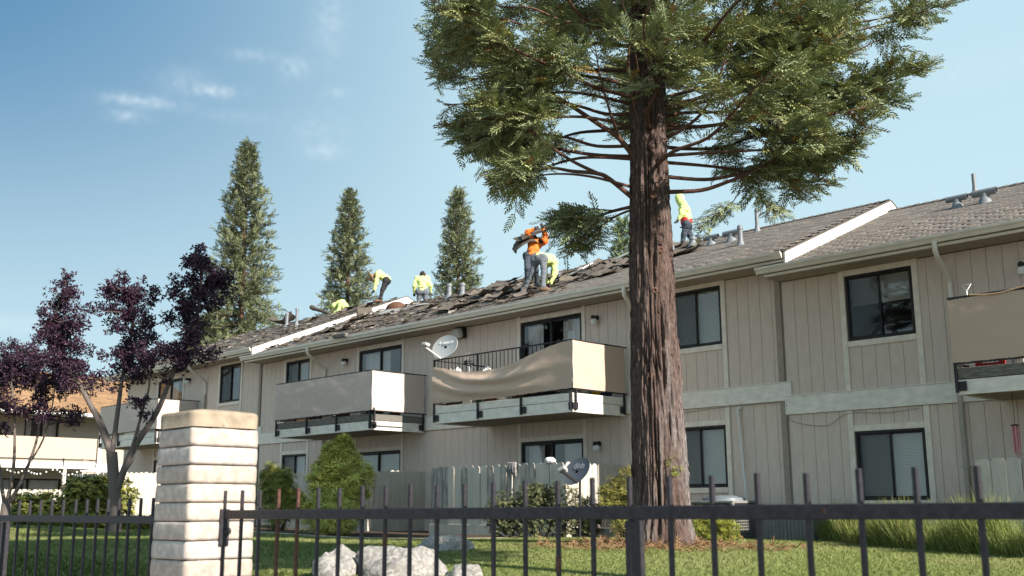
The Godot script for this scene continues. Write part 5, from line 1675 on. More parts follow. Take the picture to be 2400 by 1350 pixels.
var gap_polys := []
func redwood() -> void:
	var base := Vector3(-9.33, 0.0, -12.0)
	var t := thing("redwood_tree", "big redwood with a furrowed brown trunk on the lawn before the building", "tree", base)
	# trunk
	var n := FastNoiseLite.new()
	n.seed = 11
	n.frequency = 1.0
	n.fractal_octaves = 2
	var n2 := FastNoiseLite.new()
	n2.seed = 12
	n2.frequency = 1.0
	var ys := []
	var y := 0.8
	while y < 10.2:
		ys.append(y)
		y += 0.055
	while y < 18.0:
		ys.append(y)
		y += 0.5
	var prof := [[0.8, 0.60], [1.0, 0.50], [1.2, 0.43], [1.5, 0.39], [2.0, 0.365], [2.7, 0.345], [4.5, 0.30], [7.1, 0.245], [8.5, 0.22], [10.0, 0.2], [14.0, 0.12], [18.0, 0.03]]
	var st := newst()
	var seg := 168
	var rings := []
	var tint := []
	for yy in ys:
		var r := 0.03
		for k in prof.size() - 1:
			if yy >= prof[k][0] and yy <= prof[k + 1][0]: r = lerpf(prof[k][1], prof[k + 1][1], smoothstep(prof[k][0], prof[k + 1][0], yy) if k > 2 else (yy - prof[k][0]) / (prof[k + 1][0] - prof[k][0]))
		var ring := []
		var tr := []
		for k in seg:
			var a := TAU * k / seg
			var flare := 1.0 + (0.30 * sin(a * 5.0 + 1.0) + 0.14 * sin(a * 9.0)) * clampf((1.7 - yy) / 0.9, 0.0, 1.0) * 0.75
			var tw: float = a + 0.05 * yy + 0.05 * n2.get_noise_2d(yy * 0.8, 3.0)
			var q := Vector3(cos(tw) * 6.5, yy * 0.42, sin(tw) * 6.5)
			var ridge := 1.0 - absf(n.get_noise_3dv(q)) * 2.2
			var fine := n2.get_noise_3d(cos(tw) * 17.0, yy * 1.3, sin(tw) * 17.0)
			var h := (ridge - 0.5) * 0.075 + fine * 0.016
			var rr := r * flare + h * minf(1.0, r / 0.2)
			ring.append(base + Vector3(cos(a) * rr + 0.02 * sin(yy * 0.9), yy, sin(a) * rr))
			# weathered grey on the proud ridges, most on the lower right
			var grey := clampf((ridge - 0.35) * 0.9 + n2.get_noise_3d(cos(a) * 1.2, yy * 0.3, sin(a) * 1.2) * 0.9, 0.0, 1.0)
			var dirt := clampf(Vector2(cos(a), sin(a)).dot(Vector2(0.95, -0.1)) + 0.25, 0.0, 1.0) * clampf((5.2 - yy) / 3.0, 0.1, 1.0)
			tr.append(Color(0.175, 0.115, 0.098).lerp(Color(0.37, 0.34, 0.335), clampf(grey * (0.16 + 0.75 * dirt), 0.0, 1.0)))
		rings.append(ring)
		tint.append(tr)
	st.set_smooth_group(0)
	for i in ys.size() - 1:
		for k in seg:
			var k2 := (k + 1) % seg
			for v in [[i, k], [i, k2], [i + 1, k2], [i, k], [i + 1, k2], [i + 1, k]]:
				st.set_color(tint[v[0]][v[1]])
				st.add_vertex(rings[v[0]][v[1]] - base)
	st.index()
	st.generate_normals()
	part(t, "trunk", st.commit(), M.bark)
	# knots where old limbs were shed
	for q in [[4.6, -0.05], [6.0, 0.05], [3.4, -0.35], [5.2, 0.3], [7.3, -0.2], [2.9, 0.1]]:
		var kn := newst()
		var a: float = 0.775 + q[1]
		var d := Vector3(sin(a), 0, cos(a))
		var b := aim(d, Vector3.UP)
		lathe(kn, [Vector2(0.055, -0.05), Vector2(0.05, 0.015), Vector2(0.03, 0.03), Vector2(0.012, 0.01), Vector2(0, 0.008)], 10, d * lerpf(0.33, 0.24, (q[0] - 2.5) / 5.0) + Vector3(0, q[0], 0), b)
		part(t, "knot", kn.commit(), M.limb_bark)
	# limbs seen in the lower crown: u, height pairs, then depth of the tip and where the leaves begin
	var limbs := [
		[[-0.2, 6.0, -0.58, 6.31, -0.77, 6.39, -1.15, 6.41, -1.46, 6.44, -1.81, 6.35, -2.2, 6.3], 0.35, 0.62, 0.042],
		[[-0.77, 6.39, -1.18, 6.57, -1.59, 6.84, -1.96, 7.11, -2.5, 7.2], 0.5, 0.5, 0.03, 0.12],
		[[-0.14, 6.55, -0.44, 6.94, -0.76, 7.14, -1.13, 7.37, -1.45, 7.54, -1.83, 7.72, -2.41, 7.99, -2.9, 8.05], 0.6, 0.42, 0.045],
		[[-0.44, 6.94, -0.59, 7.27, -0.74, 7.75, -0.83, 8.16], 0.7, 0.5, 0.026, 0.1],
		[[-0.2, 6.86, -0.76, 6.89, -1.2, 7.06, -1.65, 7.14, -2.16, 7.08, -2.8, 7.15], -0.5, 0.5, 0.03],
		[[-0.2, 7.35, -0.62, 7.39, -1.07, 7.56, -1.58, 7.65, -2.35, 7.48, -2.9, 7.4], -0.4, 0.35, 0.032],
		[[-0.2, 7.78, -0.61, 7.88, -1.06, 7.93, -1.57, 7.99, -2.54, 8.37, -3.1, 8.5], 0.3, 0.3, 0.032],
		[[-0.22, 5.93, -0.59, 5.95, -0.91, 5.89, -1.22, 5.79], -1.3, 0.2, 0.03],
		[[-0.2, 5.9, -0.5, 5.85, -0.8, 5.7, -1.2, 5.62], -0.9, 0.2, 0.022],
		[[-0.2, 8.43, -0.73, 8.47, -1.25, 8.5, -2.02, 8.78, -2.8, 8.93], 0.2, 0.3, 0.036],
		[[-0.05, 6.9, -0.23, 7.4, -0.32, 7.88, -0.28, 8.5, -0.13, 9.06, 0.1, 9.5], 1.1, 0.55, 0.028],
		[[0.2, 6.14, 0.73, 6.14, 1.11, 6.24, 1.49, 6.38, 1.94, 6.56, 2.4, 6.72, 2.9, 6.8], 0.5, 0.5, 0.036],
		[[0.2, 6.38, 0.8, 6.34, 1.24, 6.41, 1.69, 6.52, 2.14, 6.66, 2.72, 6.82, 3.05, 6.9], -0.2, 0.42, 0.032],
		[[0.2, 6.95, 0.51, 7.07, 0.77, 7.27, 0.93, 7.57, 1.06, 7.94, 1.2, 8.3], 0.8, 0.5, 0.032],
		[[0.2, 7.2, 0.64, 7.13, 1.09, 7.16, 1.8, 7.33, 2.56, 7.39, 3.35, 7.69, 3.9, 7.85], 0.3, 0.35, 0.036],
		[[0.2, 7.48, 0.66, 7.52, 1.18, 7.7, 2.03, 8.14, 3.02, 8.41, 3.6, 8.5], 0.7, 0.35, 0.036],
		[[0.2, 7.3, 0.53, 7.43, 1.04, 7.5, 1.68, 7.6, 2.47, 7.94, 3.2, 7.6], -0.8, 0.4, 0.03],
		[[0.2, 8.5, 0.7, 8.63, 1.22, 8.77, 2.21, 8.98, 3.32, 9.11], -0.3, 0.3, 0.035],
		[[0.2, 8.98, 0.58, 9.05, 1.11, 9.26, 1.92, 9.61, 3.0, 9.7], 0.4, 0.3, 0.033],
		[[1.34, 6.35, 1.28, 6.14, 1.13, 5.88, 0.83, 5.62, 0.62, 5.42], 0.35, 0.4, 0.010],
		[[1.55, 6.42, 1.55, 6.14, 1.63, 5.87, 1.78, 5.76], 0.25, 0.4, 0.008],
		[[-0.2, 6.65, -1.0, 6.75, -1.7, 6.6, -2.25, 6.35], -0.7, 0.55, 0.03], [[-0.2, 7.15, -1.0, 7.2, -1.9, 7.05, -2.75, 6.95], 0.9, 0.45, 0.03], [[-0.2, 6.2, -0.9, 6.3, -1.5, 6.25, -2.15, 6.05], 0.8, 0.6, 0.026], [[-0.2, 7.5, -1.2, 7.6, -2.2, 7.35, -3.0, 7.2], 0.8, 0.4, 0.03],
		[[0.2, 6.7, 1.0, 6.65, 1.9, 6.6, 2.75, 6.6], 0.9, 0.5, 0.03], [[0.2, 6.6, 1.2, 6.6, 2.1, 6.5, 2.7, 6.45], -0.9, 0.4, 0.03], [[0.2, 7.1, 1.4, 7.1, 2.6, 7.1, 3.4, 7.15], 1.0, 0.4, 0.03], [[0.2, 7.6, 1.4, 7.9, 2.8, 7.8, 4.0, 7.7], -0.4, 0.35, 0.03], [[0.0, 7.45, 0.12, 7.9, 0.3, 8.35], 1.5, 0.45, 0.022], [[-0.1, 7.8, -0.3, 8.2, -0.55, 8.5], 1.6, 0.45, 0.022], [[0.05, 8.2, 0.3, 8.7, 0.45, 9.1], 1.8, 0.4, 0.024], [[-0.05, 8.5, -0.3, 8.9, -0.4, 9.25], 1.6, 0.4, 0.022], [[0.2, 7.9, 1.4, 8.3, 2.8, 8.4, 3.8, 8.4], 1.2, 0.3, 0.03]]
	var paths := []
	for l in limbs:
		var p := []
		var m: int = l[0].size() / 2
		for i in m:
			var f := float(i) / (m - 1)
			var start: float = l[4] if l.size() > 4 else (l[1] * 0.7 if absf(l[0][0]) > 0.4 else 0.0)
			p.append(ER * l[0][2 * i] + ET * lerpf(start, l[1], f) + Vector3(0, l[0][2 * i + 1], 0))
		paths.append([curve(p, 5), l[2], l[3]])
	for i in 54:   # the limbs further up and round the back
		var h := 6.5 + 8.6 * pow(i / 54.0, 0.95)
		var a := i * 2.399 + R(-0.3, 0.3)
		var len := crown_radius(h + 0.5) * R(0.85, 1.05)
		var d := Vector3(cos(a), 0, sin(a))
		var p := []
		for k in 6:
			var f := k / 5.0
			p.append(d * (0.15 + len * f) + Vector3(0, h + 0.25 * f + 0.5 * f * f * R(0.3, 1.3), 0) + Vector3(-d.z, 0, d.x) * sin(f * 3.0) * R(-0.25, 0.25))
		paths.append([curve(p, 4), 0.3, 0.034])
	var outline := PackedVector2Array([Vector2(-3.39, 9.21), Vector2(-3.41, 8.65), Vector2(-3.31, 8.41), Vector2(-3.05, 7.89), Vector2(-3.11, 7.48), Vector2(-3.11, 6.95), Vector2(-2.76, 6.85), Vector2(-2.47, 6.58), Vector2(-2.41, 6.22), Vector2(-2.1, 5.89), Vector2(-1.81, 5.86), Vector2(-1.62, 6.12), Vector2(-1.5, 5.76), Vector2(-1.41, 5.53), Vector2(-1.16, 5.44), Vector2(-0.79, 5.37), Vector2(-0.35, 5.69), Vector2(-0.28, 6.34), Vector2(0.24, 6.47), Vector2(0.48, 6.3), Vector2(1.11, 6.27), Vector2(1.48, 6.14), Vector2(2.05, 6.2), Vector2(2.68, 6.29), Vector2(2.94, 6.39), Vector2(3.18, 6.65), Vector2(3.23, 6.92), Vector2(3.56, 7.09), Vector2(3.97, 7.45), Vector2(4.17, 7.86), Vector2(4.06, 8.55), Vector2(3.92, 9.3), Vector2(-3.39, 9.3)])
	var gaps := [PackedVector2Array([Vector2(-1.8, 6.1), Vector2(-0.3, 5.98), Vector2(-0.25, 7.0), Vector2(-0.9, 6.95), Vector2(-1.5, 6.65)]), PackedVector2Array([Vector2(0.2, 6.45), Vector2(1.3, 6.45), Vector2(1.0, 6.85), Vector2(0.25, 6.95)]), PackedVector2Array([Vector2(-1.0, 7.0), Vector2(-0.25, 7.0), Vector2(-0.25, 8.2), Vector2(-0.6, 8.1)])]
	var xf := [[], [], []]
	var cols := [[], [], []]
	var mask := FastNoiseLite.new()
	mask.seed = 21
	mask.frequency = 0.62
	mask.fractal_octaves = 2
	for li in paths.size():
		var pts: Array = paths[li][0]
		for i in range(4, pts.size() if li >= limbs.size() else 0):
			var e: Vector3 = pts[i]
			if (e.y < 9.3 and not Geometry2D.is_point_in_polygon(Vector2(e.dot(ER), e.y), outline)) or Vector2(e.x, e.z).length() > 4.1:
				pts = pts.slice(0, maxi(i, 4))
				break
		var m := pts.size()
		var lm := newst()
		tube(lm, pts, taper(m, paths[li][2], paths[li][2] * 0.25), 8)
		var limb := part(t, "limb", lm.commit(), M.limb_bark)
		var tw := newst()
		var any := false
		var hanging := li == 19 or li == 20
		var total := 0.0
		for i in m - 1: total += pts[i].distance_to(pts[i + 1])
		var at := 0.0
		var next: float = total * paths[li][1]
		for i in m - 1:
			var sl: float = pts[i].distance_to(pts[i + 1])
			while next < at + sl:
				var f := next / total
				var p: Vector3 = pts[i].lerp(pts[i + 1], (next - at) / sl)
				var dir: Vector3 = (pts[i + 1] - pts[i]).normalized()
				next += 0.075 if not hanging else 0.05
				for s in [-1.0, 1.0]:
					var side: Vector3 = dir.cross(Vector3.UP).normalized() * s
					var td: Vector3 = (dir * R(0.3, 0.9) + side * R(0.5, 1.0) + Vector3.UP * R(-0.35, 0.45)).normalized()
					var tl := lerpf(0.95, 0.42, f) * R(0.6, 1.2)
					if hanging: tl = R(0.12, 0.24)
					var mid: Vector3 = p + td * tl * 0.5 + Vector3(0, 0.03, 0)
					var tip: Vector3 = p + td * tl + Vector3(0, R(-0.16, 0.10), 0)
					# only inside the crown
					var uu: float = tip.dot(ER)
					if tip.y < 9.3 and not hanging and not Geometry2D.is_point_in_polygon(Vector2(uu, tip.y), outline): continue
					if tip.y >= 9.3 and Vector2(tip.x, tip.z).length() > crown_radius(tip.y): continue
					var skip := li > 20 and mask.get_noise_3dv(mid) < -0.10 or mask.get_noise_3dv(mid) < -0.2 and not hanging
					for gp in gaps:
						if Geometry2D.is_point_in_polygon(Vector2(mid.dot(ER), mid.y), gp) and rng.randf() < 0.93: skip = true
					if skip and not hanging: continue
					if Vector2(mid.x, mid.z).length() < 0.85 and rng.randf() < 0.75 and tip.y < 8.8: continue
					tube(tw, [p, mid, tip], [0.008, 0.006, 0.003], 4, false)
					any = true
					var cnt := int(tl / 0.05)
					var hue := rng.randf()
					for k in cnt:
						var g := (k + 0.5) / cnt
						if g < 0.15: continue
						var q: Vector3 = p.lerp(mid, g * 2.0) if g < 0.5 else mid.lerp(tip, g * 2.0 - 1.0)
						var sd: Vector3 = td.cross(Vector3.UP).normalized() * (1.0 if k % 2 else -1.0)
						var fd: Vector3 = (td * R(0.4, 1.0) + sd * R(0.3, 0.9) + Vector3.UP * R(-0.5, 0.3) + ball() * 0.35).normalized()
						var sc := R(0.75, 1.4) * (0.75 if hanging else 1.0)
						var end: Vector3 = q + fd * 0.2 * sc
						if end.y < 9.3 and not hanging and not Geometry2D.is_point_in_polygon(Vector2(end.dot(ER), end.y), outline) and rng.randf() < 0.8: continue
						var v := rng.randi() % 3
						xf[v].append(Transform3D(aim(fd, Vector3.UP + ball() * 0.7).scaled_local(Vector3.ONE * sc), q))
						var c := Color(0.20, 0.25, 0.15).lerp(Color(0.30, 0.305, 0.12), hue * 0.85) * R(0.75, 1.25)
						if rng.randf() < 0.04: c = Color(0.24, 0.14, 0.05)
						cols[v].append(c)
			at += sl
		if any: tag(part(limb, "twigs", tw.commit(), M.limb_bark), "", "", "", "stuff")
	for v in 3: many(t, "crown", spray_mesh(13 + v, 0.22 + 0.03 * v, 0.095, 0.0105, 50 + v), M.needles, xf[v], cols[v])
	print("redwood sprays ", xf[0].size() * 3)

func crown_radius(h: float) -> float:
	return lerpf(3.25, 0.4, pow(clampf((h - 9.0) / 8.5, 0.0, 1.0), 0.8)) if h > 9.0 else lerpf(2.2, 3.5, clampf((h - 6.0) / 2.0, 0.0, 1.0))

func conifer(label: String, x: float, z: float, top: float, rmax: float, low: float, count: int, tone: Color, pw: float, scale := 1.0) -> void:
	var t := thing("conifer", label, "tree", Vector3(x, 0.9, z), 0.0, "conifers behind the building")
	var h := top - 0.9
	var tr := newst()
	tube(tr, [Vector3(0, 0, 0), Vector3(0.1, h * 0.5, 0), Vector3(0, h * 0.97, 0)], [0.34, 0.18, 0.03], 8)
	part(t, "trunk", tr.commit(), M.limb_bark)
	var n := FastNoiseLite.new()
	n.seed = int(x * 13.0 + z)
	n.frequency = 1.0
	var xf := []
	var cols := []
	var br := newst()
	for i in count:
		var f := pow((i + rng.randf()) / count, 1.15)      # 0 at the bottom of the crown
		var y := lerpf(low, h, f)
		var a := i * 2.399 + R(-0.4, 0.4)
		var r := rmax * pow(1.0 - f, pw) * R(0.68, 1.12) * (0.9 + 0.45 * n.get_noise_3d(cos(a) * 1.2, y * 0.6, sin(a) * 1.2)) + 0.13
		var d := Vector3(cos(a), 0, sin(a))
		var droop := lerpf(-0.22, 0.35, smoothstep(0.3, 0.95, f))
		tube(br, [Vector3(0, y, 0), d * r * 0.55 + Vector3(0, y + r * (droop * 0.5 - 0.03), 0), d * r * 0.92 + Vector3(0, y + r * droop, 0)], [0.035, 0.022, 0.01], 4, false)
		var k := 2 + int(r * 3.4)
		var hue := tone * R(0.72, 1.25)
		for j in k:
			var g := lerpf(0.18, 1.0, (j + rng.randf()) / k)
			var c := d * r * g + Vector3(-d.z, 0, d.x) * R(-0.34, 0.34) * (1.15 - g) * (0.4 + 0.3 * r) + Vector3(0, y + r * g * droop + R(-0.07, 0.1), 0)
			for m in 6:
				var fd := (d * R(0.2, 1.1) + Vector3.UP * R(-0.1, 0.9) + ball() * 0.8).normalized()
				xf.append(Transform3D(aim(fd, Vector3.UP + ball() * 0.8).scaled_local(Vector3.ONE * R(0.9, 1.9) * scale), c + ball() * 0.15))
				cols.append(hue * R(0.85, 1.2))
	tag(part(t, "branches", br.commit(), M.limb_bark), "", "", "", "stuff")
	many(t, "crown", spray_mesh(8, 0.2, 0.10, 0.016, 90), M.far_needles, xf, cols)

func far_trees() -> void:
	# a street tree just outside the picture on the right: its shade lies on the left part of the lawn
	rng.seed = 88
	var t := thing("street_tree", "round-crowned tree standing on the lawn just right of the picture", "tree", Vector3(1.2, 1.0, -7.2))
	var st := newst()
	tube(st, [Vector3(0, 0, 0), Vector3(0.05, 3, 0), Vector3(0, 6.4, 0), Vector3(0.1, 9.5, 0)], [0.2, 0.15, 0.12, 0.03], 10)
	for i in 16:
		var a := i * 2.4
		tube(st, [Vector3(0, 5.0 + i * 0.2, 0), Vector3(cos(a) * 1.2, 6.6 + i * 0.2, sin(a) * 1.2), Vector3(cos(a) * 2.2, 7.2 + i * 0.2, sin(a) * 2.2)], [0.06, 0.035, 0.01], 6)
	part(t, "trunk", st.commit(), M.plum_bark)
	var xf := []
	var cols := []
	for i in 3600:
		var p := ball() * Vector3(3.0, 2.6, 3.1)
		if rng.randf() > 0.35 + p.length() * 0.3: continue
		xf.append(Transform3D(aim(ball() + Vector3(0, 0.4, 0), ball()).scaled_local(Vector3.ONE * R(1.6, 3.0)), p + Vector3(0, 8.6, 0)))
		cols.append(Color(0.10, 0.14, 0.04) * R(0.7, 1.3))
	many(t, "crown", frond_mesh(8, 0.09, 0.045, 0.4, 5), M.leaf, xf, cols)
	var tone := Color(0.155, 0.175, 0.095)
	conifer("tallest conifer, far left, behind the leftmost roof beside the purple tree", -52.0, -29.9, 22.0, 3.7, 5.0, 330, tone, 0.78)
	conifer("middle conifer behind the straw-hatted roofer", -53.8, -38.3, 21.35, 3.4, 6.0, 280, tone, 0.8)
	conifer("third conifer, right of the standing roofer in a cap", -49.5, -43.7, 21.6, 3.0, 7.0, 270, tone, 0.75)
	conifer("pale feathery conifer half hidden behind the redwood trunk", -44.4, -54.1, 20.6, 2.6, 8.0, 120, Color(0.16, 0.20, 0.10), 0.6, 1.3)
	conifer("low dark bushy conifer behind the leftmost roof edge", -58.5, -31.5, 12.9, 3.4, 4.0, 150, tone, 0.5)

# a tree of purple leaves: limbs as u, height pairs; clumps as u, height, depth, radius, half height, leaves
func plum(label: String, at: Vector3, limbs: Array, clumps: Array, sd: int) -> void:
	rng.seed = sd
	var t := thing("purple_leaf_tree", label, "tree", at, 0.0, "purple-leaved trees on the left lawn")
	var all := []
	for li in limbs.size():
		var l: Array = limbs[li]
		var p := []
		var m: int = l[0].size() / 2
		for i in m: p.append(ER * l[0][2 * i] + ET * (lerpf(l[1], l[2], float(i) / (m - 1))) + Vector3(0, l[0][2 * i + 1] - at.y, 0))
		var path := curve(p, 5)
		var st := newst()
		tube(st, path, taper(path.size(), l[3] * (0.92 if li == 0 else 0.72), l[4]), 10)
		part(t, "trunk" if li == 0 else "limb", st.commit(), M.plum_bark)
		if li > 0: all.append_array(path.slice(3))
	var tw := newst()
	var xf := []
	var cols := []
	for c in clumps:
		var o: Vector3 = ER * c[0] + ET * c[2] + Vector3(0, c[1] - at.y, 0)
		var near: Vector3 = all[0]
		for p in all:
			if p.y < o.y + 0.1 and p.distance_to(o) < near.distance_to(o): near = p
		for k in 5 + int(c[5] / 90.0):
			var tip := o + ball() * Vector3(c[3], c[4], c[3]) * 1.25
			var mid := near.lerp(tip, 0.5) + Vector3(R(-0.1, 0.1), R(-0.05, 0.15), R(-0.1, 0.1))
			tube(tw, curve([near, mid, tip], 3), taper(7, 0.014, 0.004), 4, false)
			var cnt := int(1.2 * c[5] / (5 + int(c[5] / 90.0)))
			for j in cnt:
				var g := R(0.35, 1.08)
				var q: Vector3 = mid.lerp(tip, g) + ball() * (0.10 + 0.14 * c[3])
				xf.append(Transform3D(aim(ball() + Vector3(0, 0.3, 0), ball() + Vector3(0, 0.8, 0)).scaled_local(Vector3.ONE * R(0.7, 1.25)), q))
				cols.append(Color(0.026, 0.015, 0.034).lerp(Color(0.046, 0.018, 0.030), rng.randf()) * R(0.7, 1.4))
	for p in all:
		if p.y + at.y < 4.3 or rng.randf() < 0.15: continue
		for k in 4:
			var tip: Vector3 = p + ball() * Vector3(0.42, 0.38, 0.42) + Vector3(0, 0.1, 0)
			tube(tw, [p, p.lerp(tip, 0.6) + Vector3(0, 0.03, 0), tip], [0.010, 0.006, 0.003], 4, false)
			for j in 11:
				xf.append(Transform3D(aim(ball() + Vector3(0, 0.3, 0), ball() + Vector3(0, 0.8, 0)).scaled_local(Vector3.ONE * R(0.7, 1.25)), p.lerp(tip, R(0.3, 1.1)) + ball() * 0.09))
				cols.append(Color(0.026, 0.015, 0.034).lerp(Color(0.046, 0.018, 0.030), rng.randf()) * R(0.7, 1.4))
	tag(part(t, "twigs", tw.commit(), M.plum_bark), "", "", "", "stuff")
	var lf := newst()
	for b in 3:
		var bs := Basis(Vector3.UP, b * 2.1) * Basis(Vector3.RIGHT, 0.7)
		var o := Vector3(0.01 * b, 0.03 * b, 0)
		var w := 0.021
		var l := 0.078
		var pts := [o, o + bs * Vector3(w, l * 0.45, 0.008), o + bs * Vector3(0, l, -0.006), o + bs * Vector3(-w, l * 0.45, 0.008), o + bs * Vector3(0, l * 0.5, -0.004)]
		for q in [[0, 1, 4], [1, 2, 4], [2, 3, 4], [3, 0, 4]]:
			var nn: Vector3 = (pts[q[2]] - pts[q[0]]).cross(pts[q[1]] - pts[q[0]]).normalized()
			for v in q:
				lf.set_normal(nn)
				lf.add_vertex(pts[v])
	many(t, "leaves", lf.commit(), M.plum_leaf, xf, cols)

func plums() -> void:
	var a := Vector3(-23.5, ground_y(-23.5, -10.4) - 0.02, -10.4)
	plum("large purple-leaved tree with three spreading limbs left of the stone pillar", a,
		[[[0.26, 1.05, 0.22, 1.5, 0.18, 2.01, 0.06, 2.85], 0.0, 0.0, 0.17, 0.12], [[0.06, 2.75, -0.25, 3.52, -0.74, 4.39, -1.19, 5.07, -1.34, 5.76, -1.1, 6.5], 0.0, 0.4, 0.10, 0.02], [[0.07, 2.8, 0.11, 3.9, 0.13, 4.58, 0.24, 5.56, 0.2, 6.7], 0.0, -0.3, 0.085, 0.02],
		[[0.20, 1.9, 0.52, 2.85, 1.04, 3.71, 1.37, 4.57, 1.85, 5.75, 1.95, 6.95], 0.0, 0.3, 0.12, 0.022], [[0.52, 2.85, 0.79, 3.8, 0.95, 4.38, 0.85, 5.06], 0.1, 0.6, 0.05, 0.012], [[0.05, 3.0, -0.3, 3.62, -0.62, 4.0, -0.84, 4.39], 0.0, -0.5, 0.05, 0.012], [[0.3, 2.3, 0.62, 2.7, 0.72, 3.3, 0.78, 3.75], 0.05, 0.35, 0.03, 0.008]],
		[[-1.0, 6.3, 0.3, 0.22, 0.5, 150], [-1.25, 5.75, 0.3, 0.36, 0.4, 320], [-1.55, 5.35, 0.4, 0.35, 0.3, 260], [-0.95, 5.15, 0.2, 0.4, 0.35, 260], [-0.8, 5.75, 0.2, 0.3, 0.4, 170], [0.0, 6.45, -0.2, 0.42, 0.4, 420], [0.45, 6.35, -0.2, 0.35, 0.4, 330], [-0.3, 6.0, -0.1, 0.32, 0.35, 180],
		[0.1, 5.55, -0.2, 0.4, 0.4, 260], [0.62, 5.75, -0.1, 0.35, 0.4, 240], [0.1, 4.95, -0.1, 0.34, 0.3, 200], [0.55, 4.95, 0.0, 0.35, 0.25, 110], [1.95, 7.1, 0.3, 0.38, 0.45, 420], [1.55, 6.45, 0.2, 0.4, 0.45, 420], [2.3, 6.6, 0.3, 0.32, 0.45, 360], [2.0, 6.05, 0.3, 0.36, 0.4, 360], [1.4, 5.7, 0.2, 0.28, 0.3, 120],
		[1.85, 5.45, 0.3, 0.25, 0.35, 140], [1.15, 5.0, 0.5, 0.45, 0.25, 300], [1.75, 5.0, 0.4, 0.4, 0.2, 200], [0.8, 4.55, 0.5, 0.3, 0.3, 130], [-0.85, 4.85, 0.2, 0.4, 0.25, 190], [-1.4, 4.85, 0.4, 0.35, 0.22, 170], [-1.05, 4.3, 0.3, 0.4, 0.25, 120], [0.76, 3.8, 0.4, 0.18, 0.24, 90], [-0.3, 4.5, 0.1, 0.3, 0.2, 90], [2.35, 5.0, 0.4, 0.22, 0.12, 60]], 401)
	var b := Vector3(-28.2, ground_y(-28.2, -9.8) - 0.02, -9.8)
	plum("smaller purple-leaved tree cut off by the left picture edge", b,
		[[[0.15, 1.05, 0.15, 1.4, 0.16, 1.76], 0.0, 0.0, 0.15, 0.12], [[0.16, 1.7, 0.3, 2.6, 0.28, 3.66, 0.15, 4.74], 0.0, 0.3, 0.08, 0.015], [[0.19, 1.7, 0.57, 2.49, 0.84, 3.65, 0.65, 4.73], 0.0, 0.1, 0.075, 0.015], [[0.12, 1.7, -0.24, 3.13, -0.47, 4.41, -0.4, 5.2], 0.0, -0.2, 0.07, 0.015], [[0.6, 2.6, 1.0, 3.3, 1.2, 4.2, 1.25, 4.9], 0.1, 0.3, 0.04, 0.01]],
		[[-0.2, 5.4, 0.0, 0.5, 0.35, 420], [0.45, 5.3, 0.1, 0.45, 0.35, 380], [-0.1, 4.8, 0.1, 0.5, 0.35, 330], [0.6, 4.75, 0.1, 0.45, 0.35, 330], [1.15, 5.15, 0.3, 0.4, 0.35, 260], [1.35, 4.6, 0.3, 0.4, 0.3, 240], [0.1, 4.2, 0.2, 0.45, 0.3, 240], [0.85, 4.1, 0.2, 0.45, 0.28, 200], [1.5, 3.85, 0.3, 0.45, 0.2, 220], [1.85, 3.7, 0.3, 0.25, 0.12, 60], [-0.7, 4.9, -0.2, 0.5, 0.5, 350], [-0.6, 4.2, -0.1, 0.4, 0.4, 200], [-0.1, 3.7, 0.1, 0.3, 0.2, 90]], 402)
	rng.seed = 7

func frond_mesh(leaves: int, l: float, w: float, up: float, sd: int) -> Mesh:
	var g := RandomNumberGenerator.new()
	g.seed = sd
	var st := newst()
	for i in leaves:
		var a := i * 2.4 + g.randf() * 0.5
		var d := Vector3(cos(a), up + g.randf_range(-0.3, 0.3), sin(a)).normalized()
		var s := d.cross(Vector3.UP).normalized() * w / 2
		var o := Vector3(0, 0.035 * i / leaves * (l / 0.08), 0)
		var m := o + d * l * 0.5 + Vector3(0, l * 0.06, 0)
		var e := o + d * l * g.randf_range(0.85, 1.1)
		for q in [[o, m + s, m - s], [m + s, e, m - s]]:
			var n: Vector3 = (q[2] - q[0]).cross(q[1] - q[0]).normalized()
			if n.y < 0:
				n = -n
				q = [q[0], q[2], q[1]]
			for v in q:
				st.set_normal(n)
				st.add_vertex(v)
	return st.commit()

# lobes: centre offset x, y, z, radii x, y, z
func shrub(called: String, label: String, at: Vector3, lobes: Array, mesh: Mesh, per_lobe: int, tone: Array, scale := 1.0, stems := true, group := "") -> void:
	var t := thing(called, label, "hedge" if called == "hedge" else "shrub", at, 0.0, group)
	var xf := []
	var cols := []
	var st := newst()
	for l in lobes:
		var c := Vector3(l[0], l[1], l[2])
		var r := Vector3(l[3], l[4], l[5])
		for i in per_lobe:
			var d := ball()
			var len := d.length()
			d = d / maxf(len, 0.01)
			var g := pow(rng.randf(), 0.33)
			var p := c + d * r * g * R(0.85, 1.12)
			if p.y < 0.03: continue
			xf.append(Transform3D(aim((d * 0.7 + Vector3.UP * 0.75 + ball() * 0.45).normalized(), ball()).scaled_local(Vector3.ONE * R(0.7, 1.3) * scale), p))
			cols.append((tone[0] as Color).lerp(tone[1], clampf(rng.randf() * 0.7 + (0.3 if g > 0.8 else 0.0), 0, 1)) * R(0.75, 1.2))
		if stems:
			for i in 7:
				var e := c + ball() * r * 0.8
				tube(st, [Vector3(c.x * 0.35 + R(-0.06, 0.06), 0, c.z * 0.35 + R(-0.06, 0.06)), Vector3(c.x * 0.6, e.y * 0.5, c.z * 0.6), e], [0.014, 0.009, 0.004], 5, false)
	if stems: part(t, "stems", st.commit(), M.twig_bark)
	many(t, "leaves", mesh, M.leaf, xf, cols)

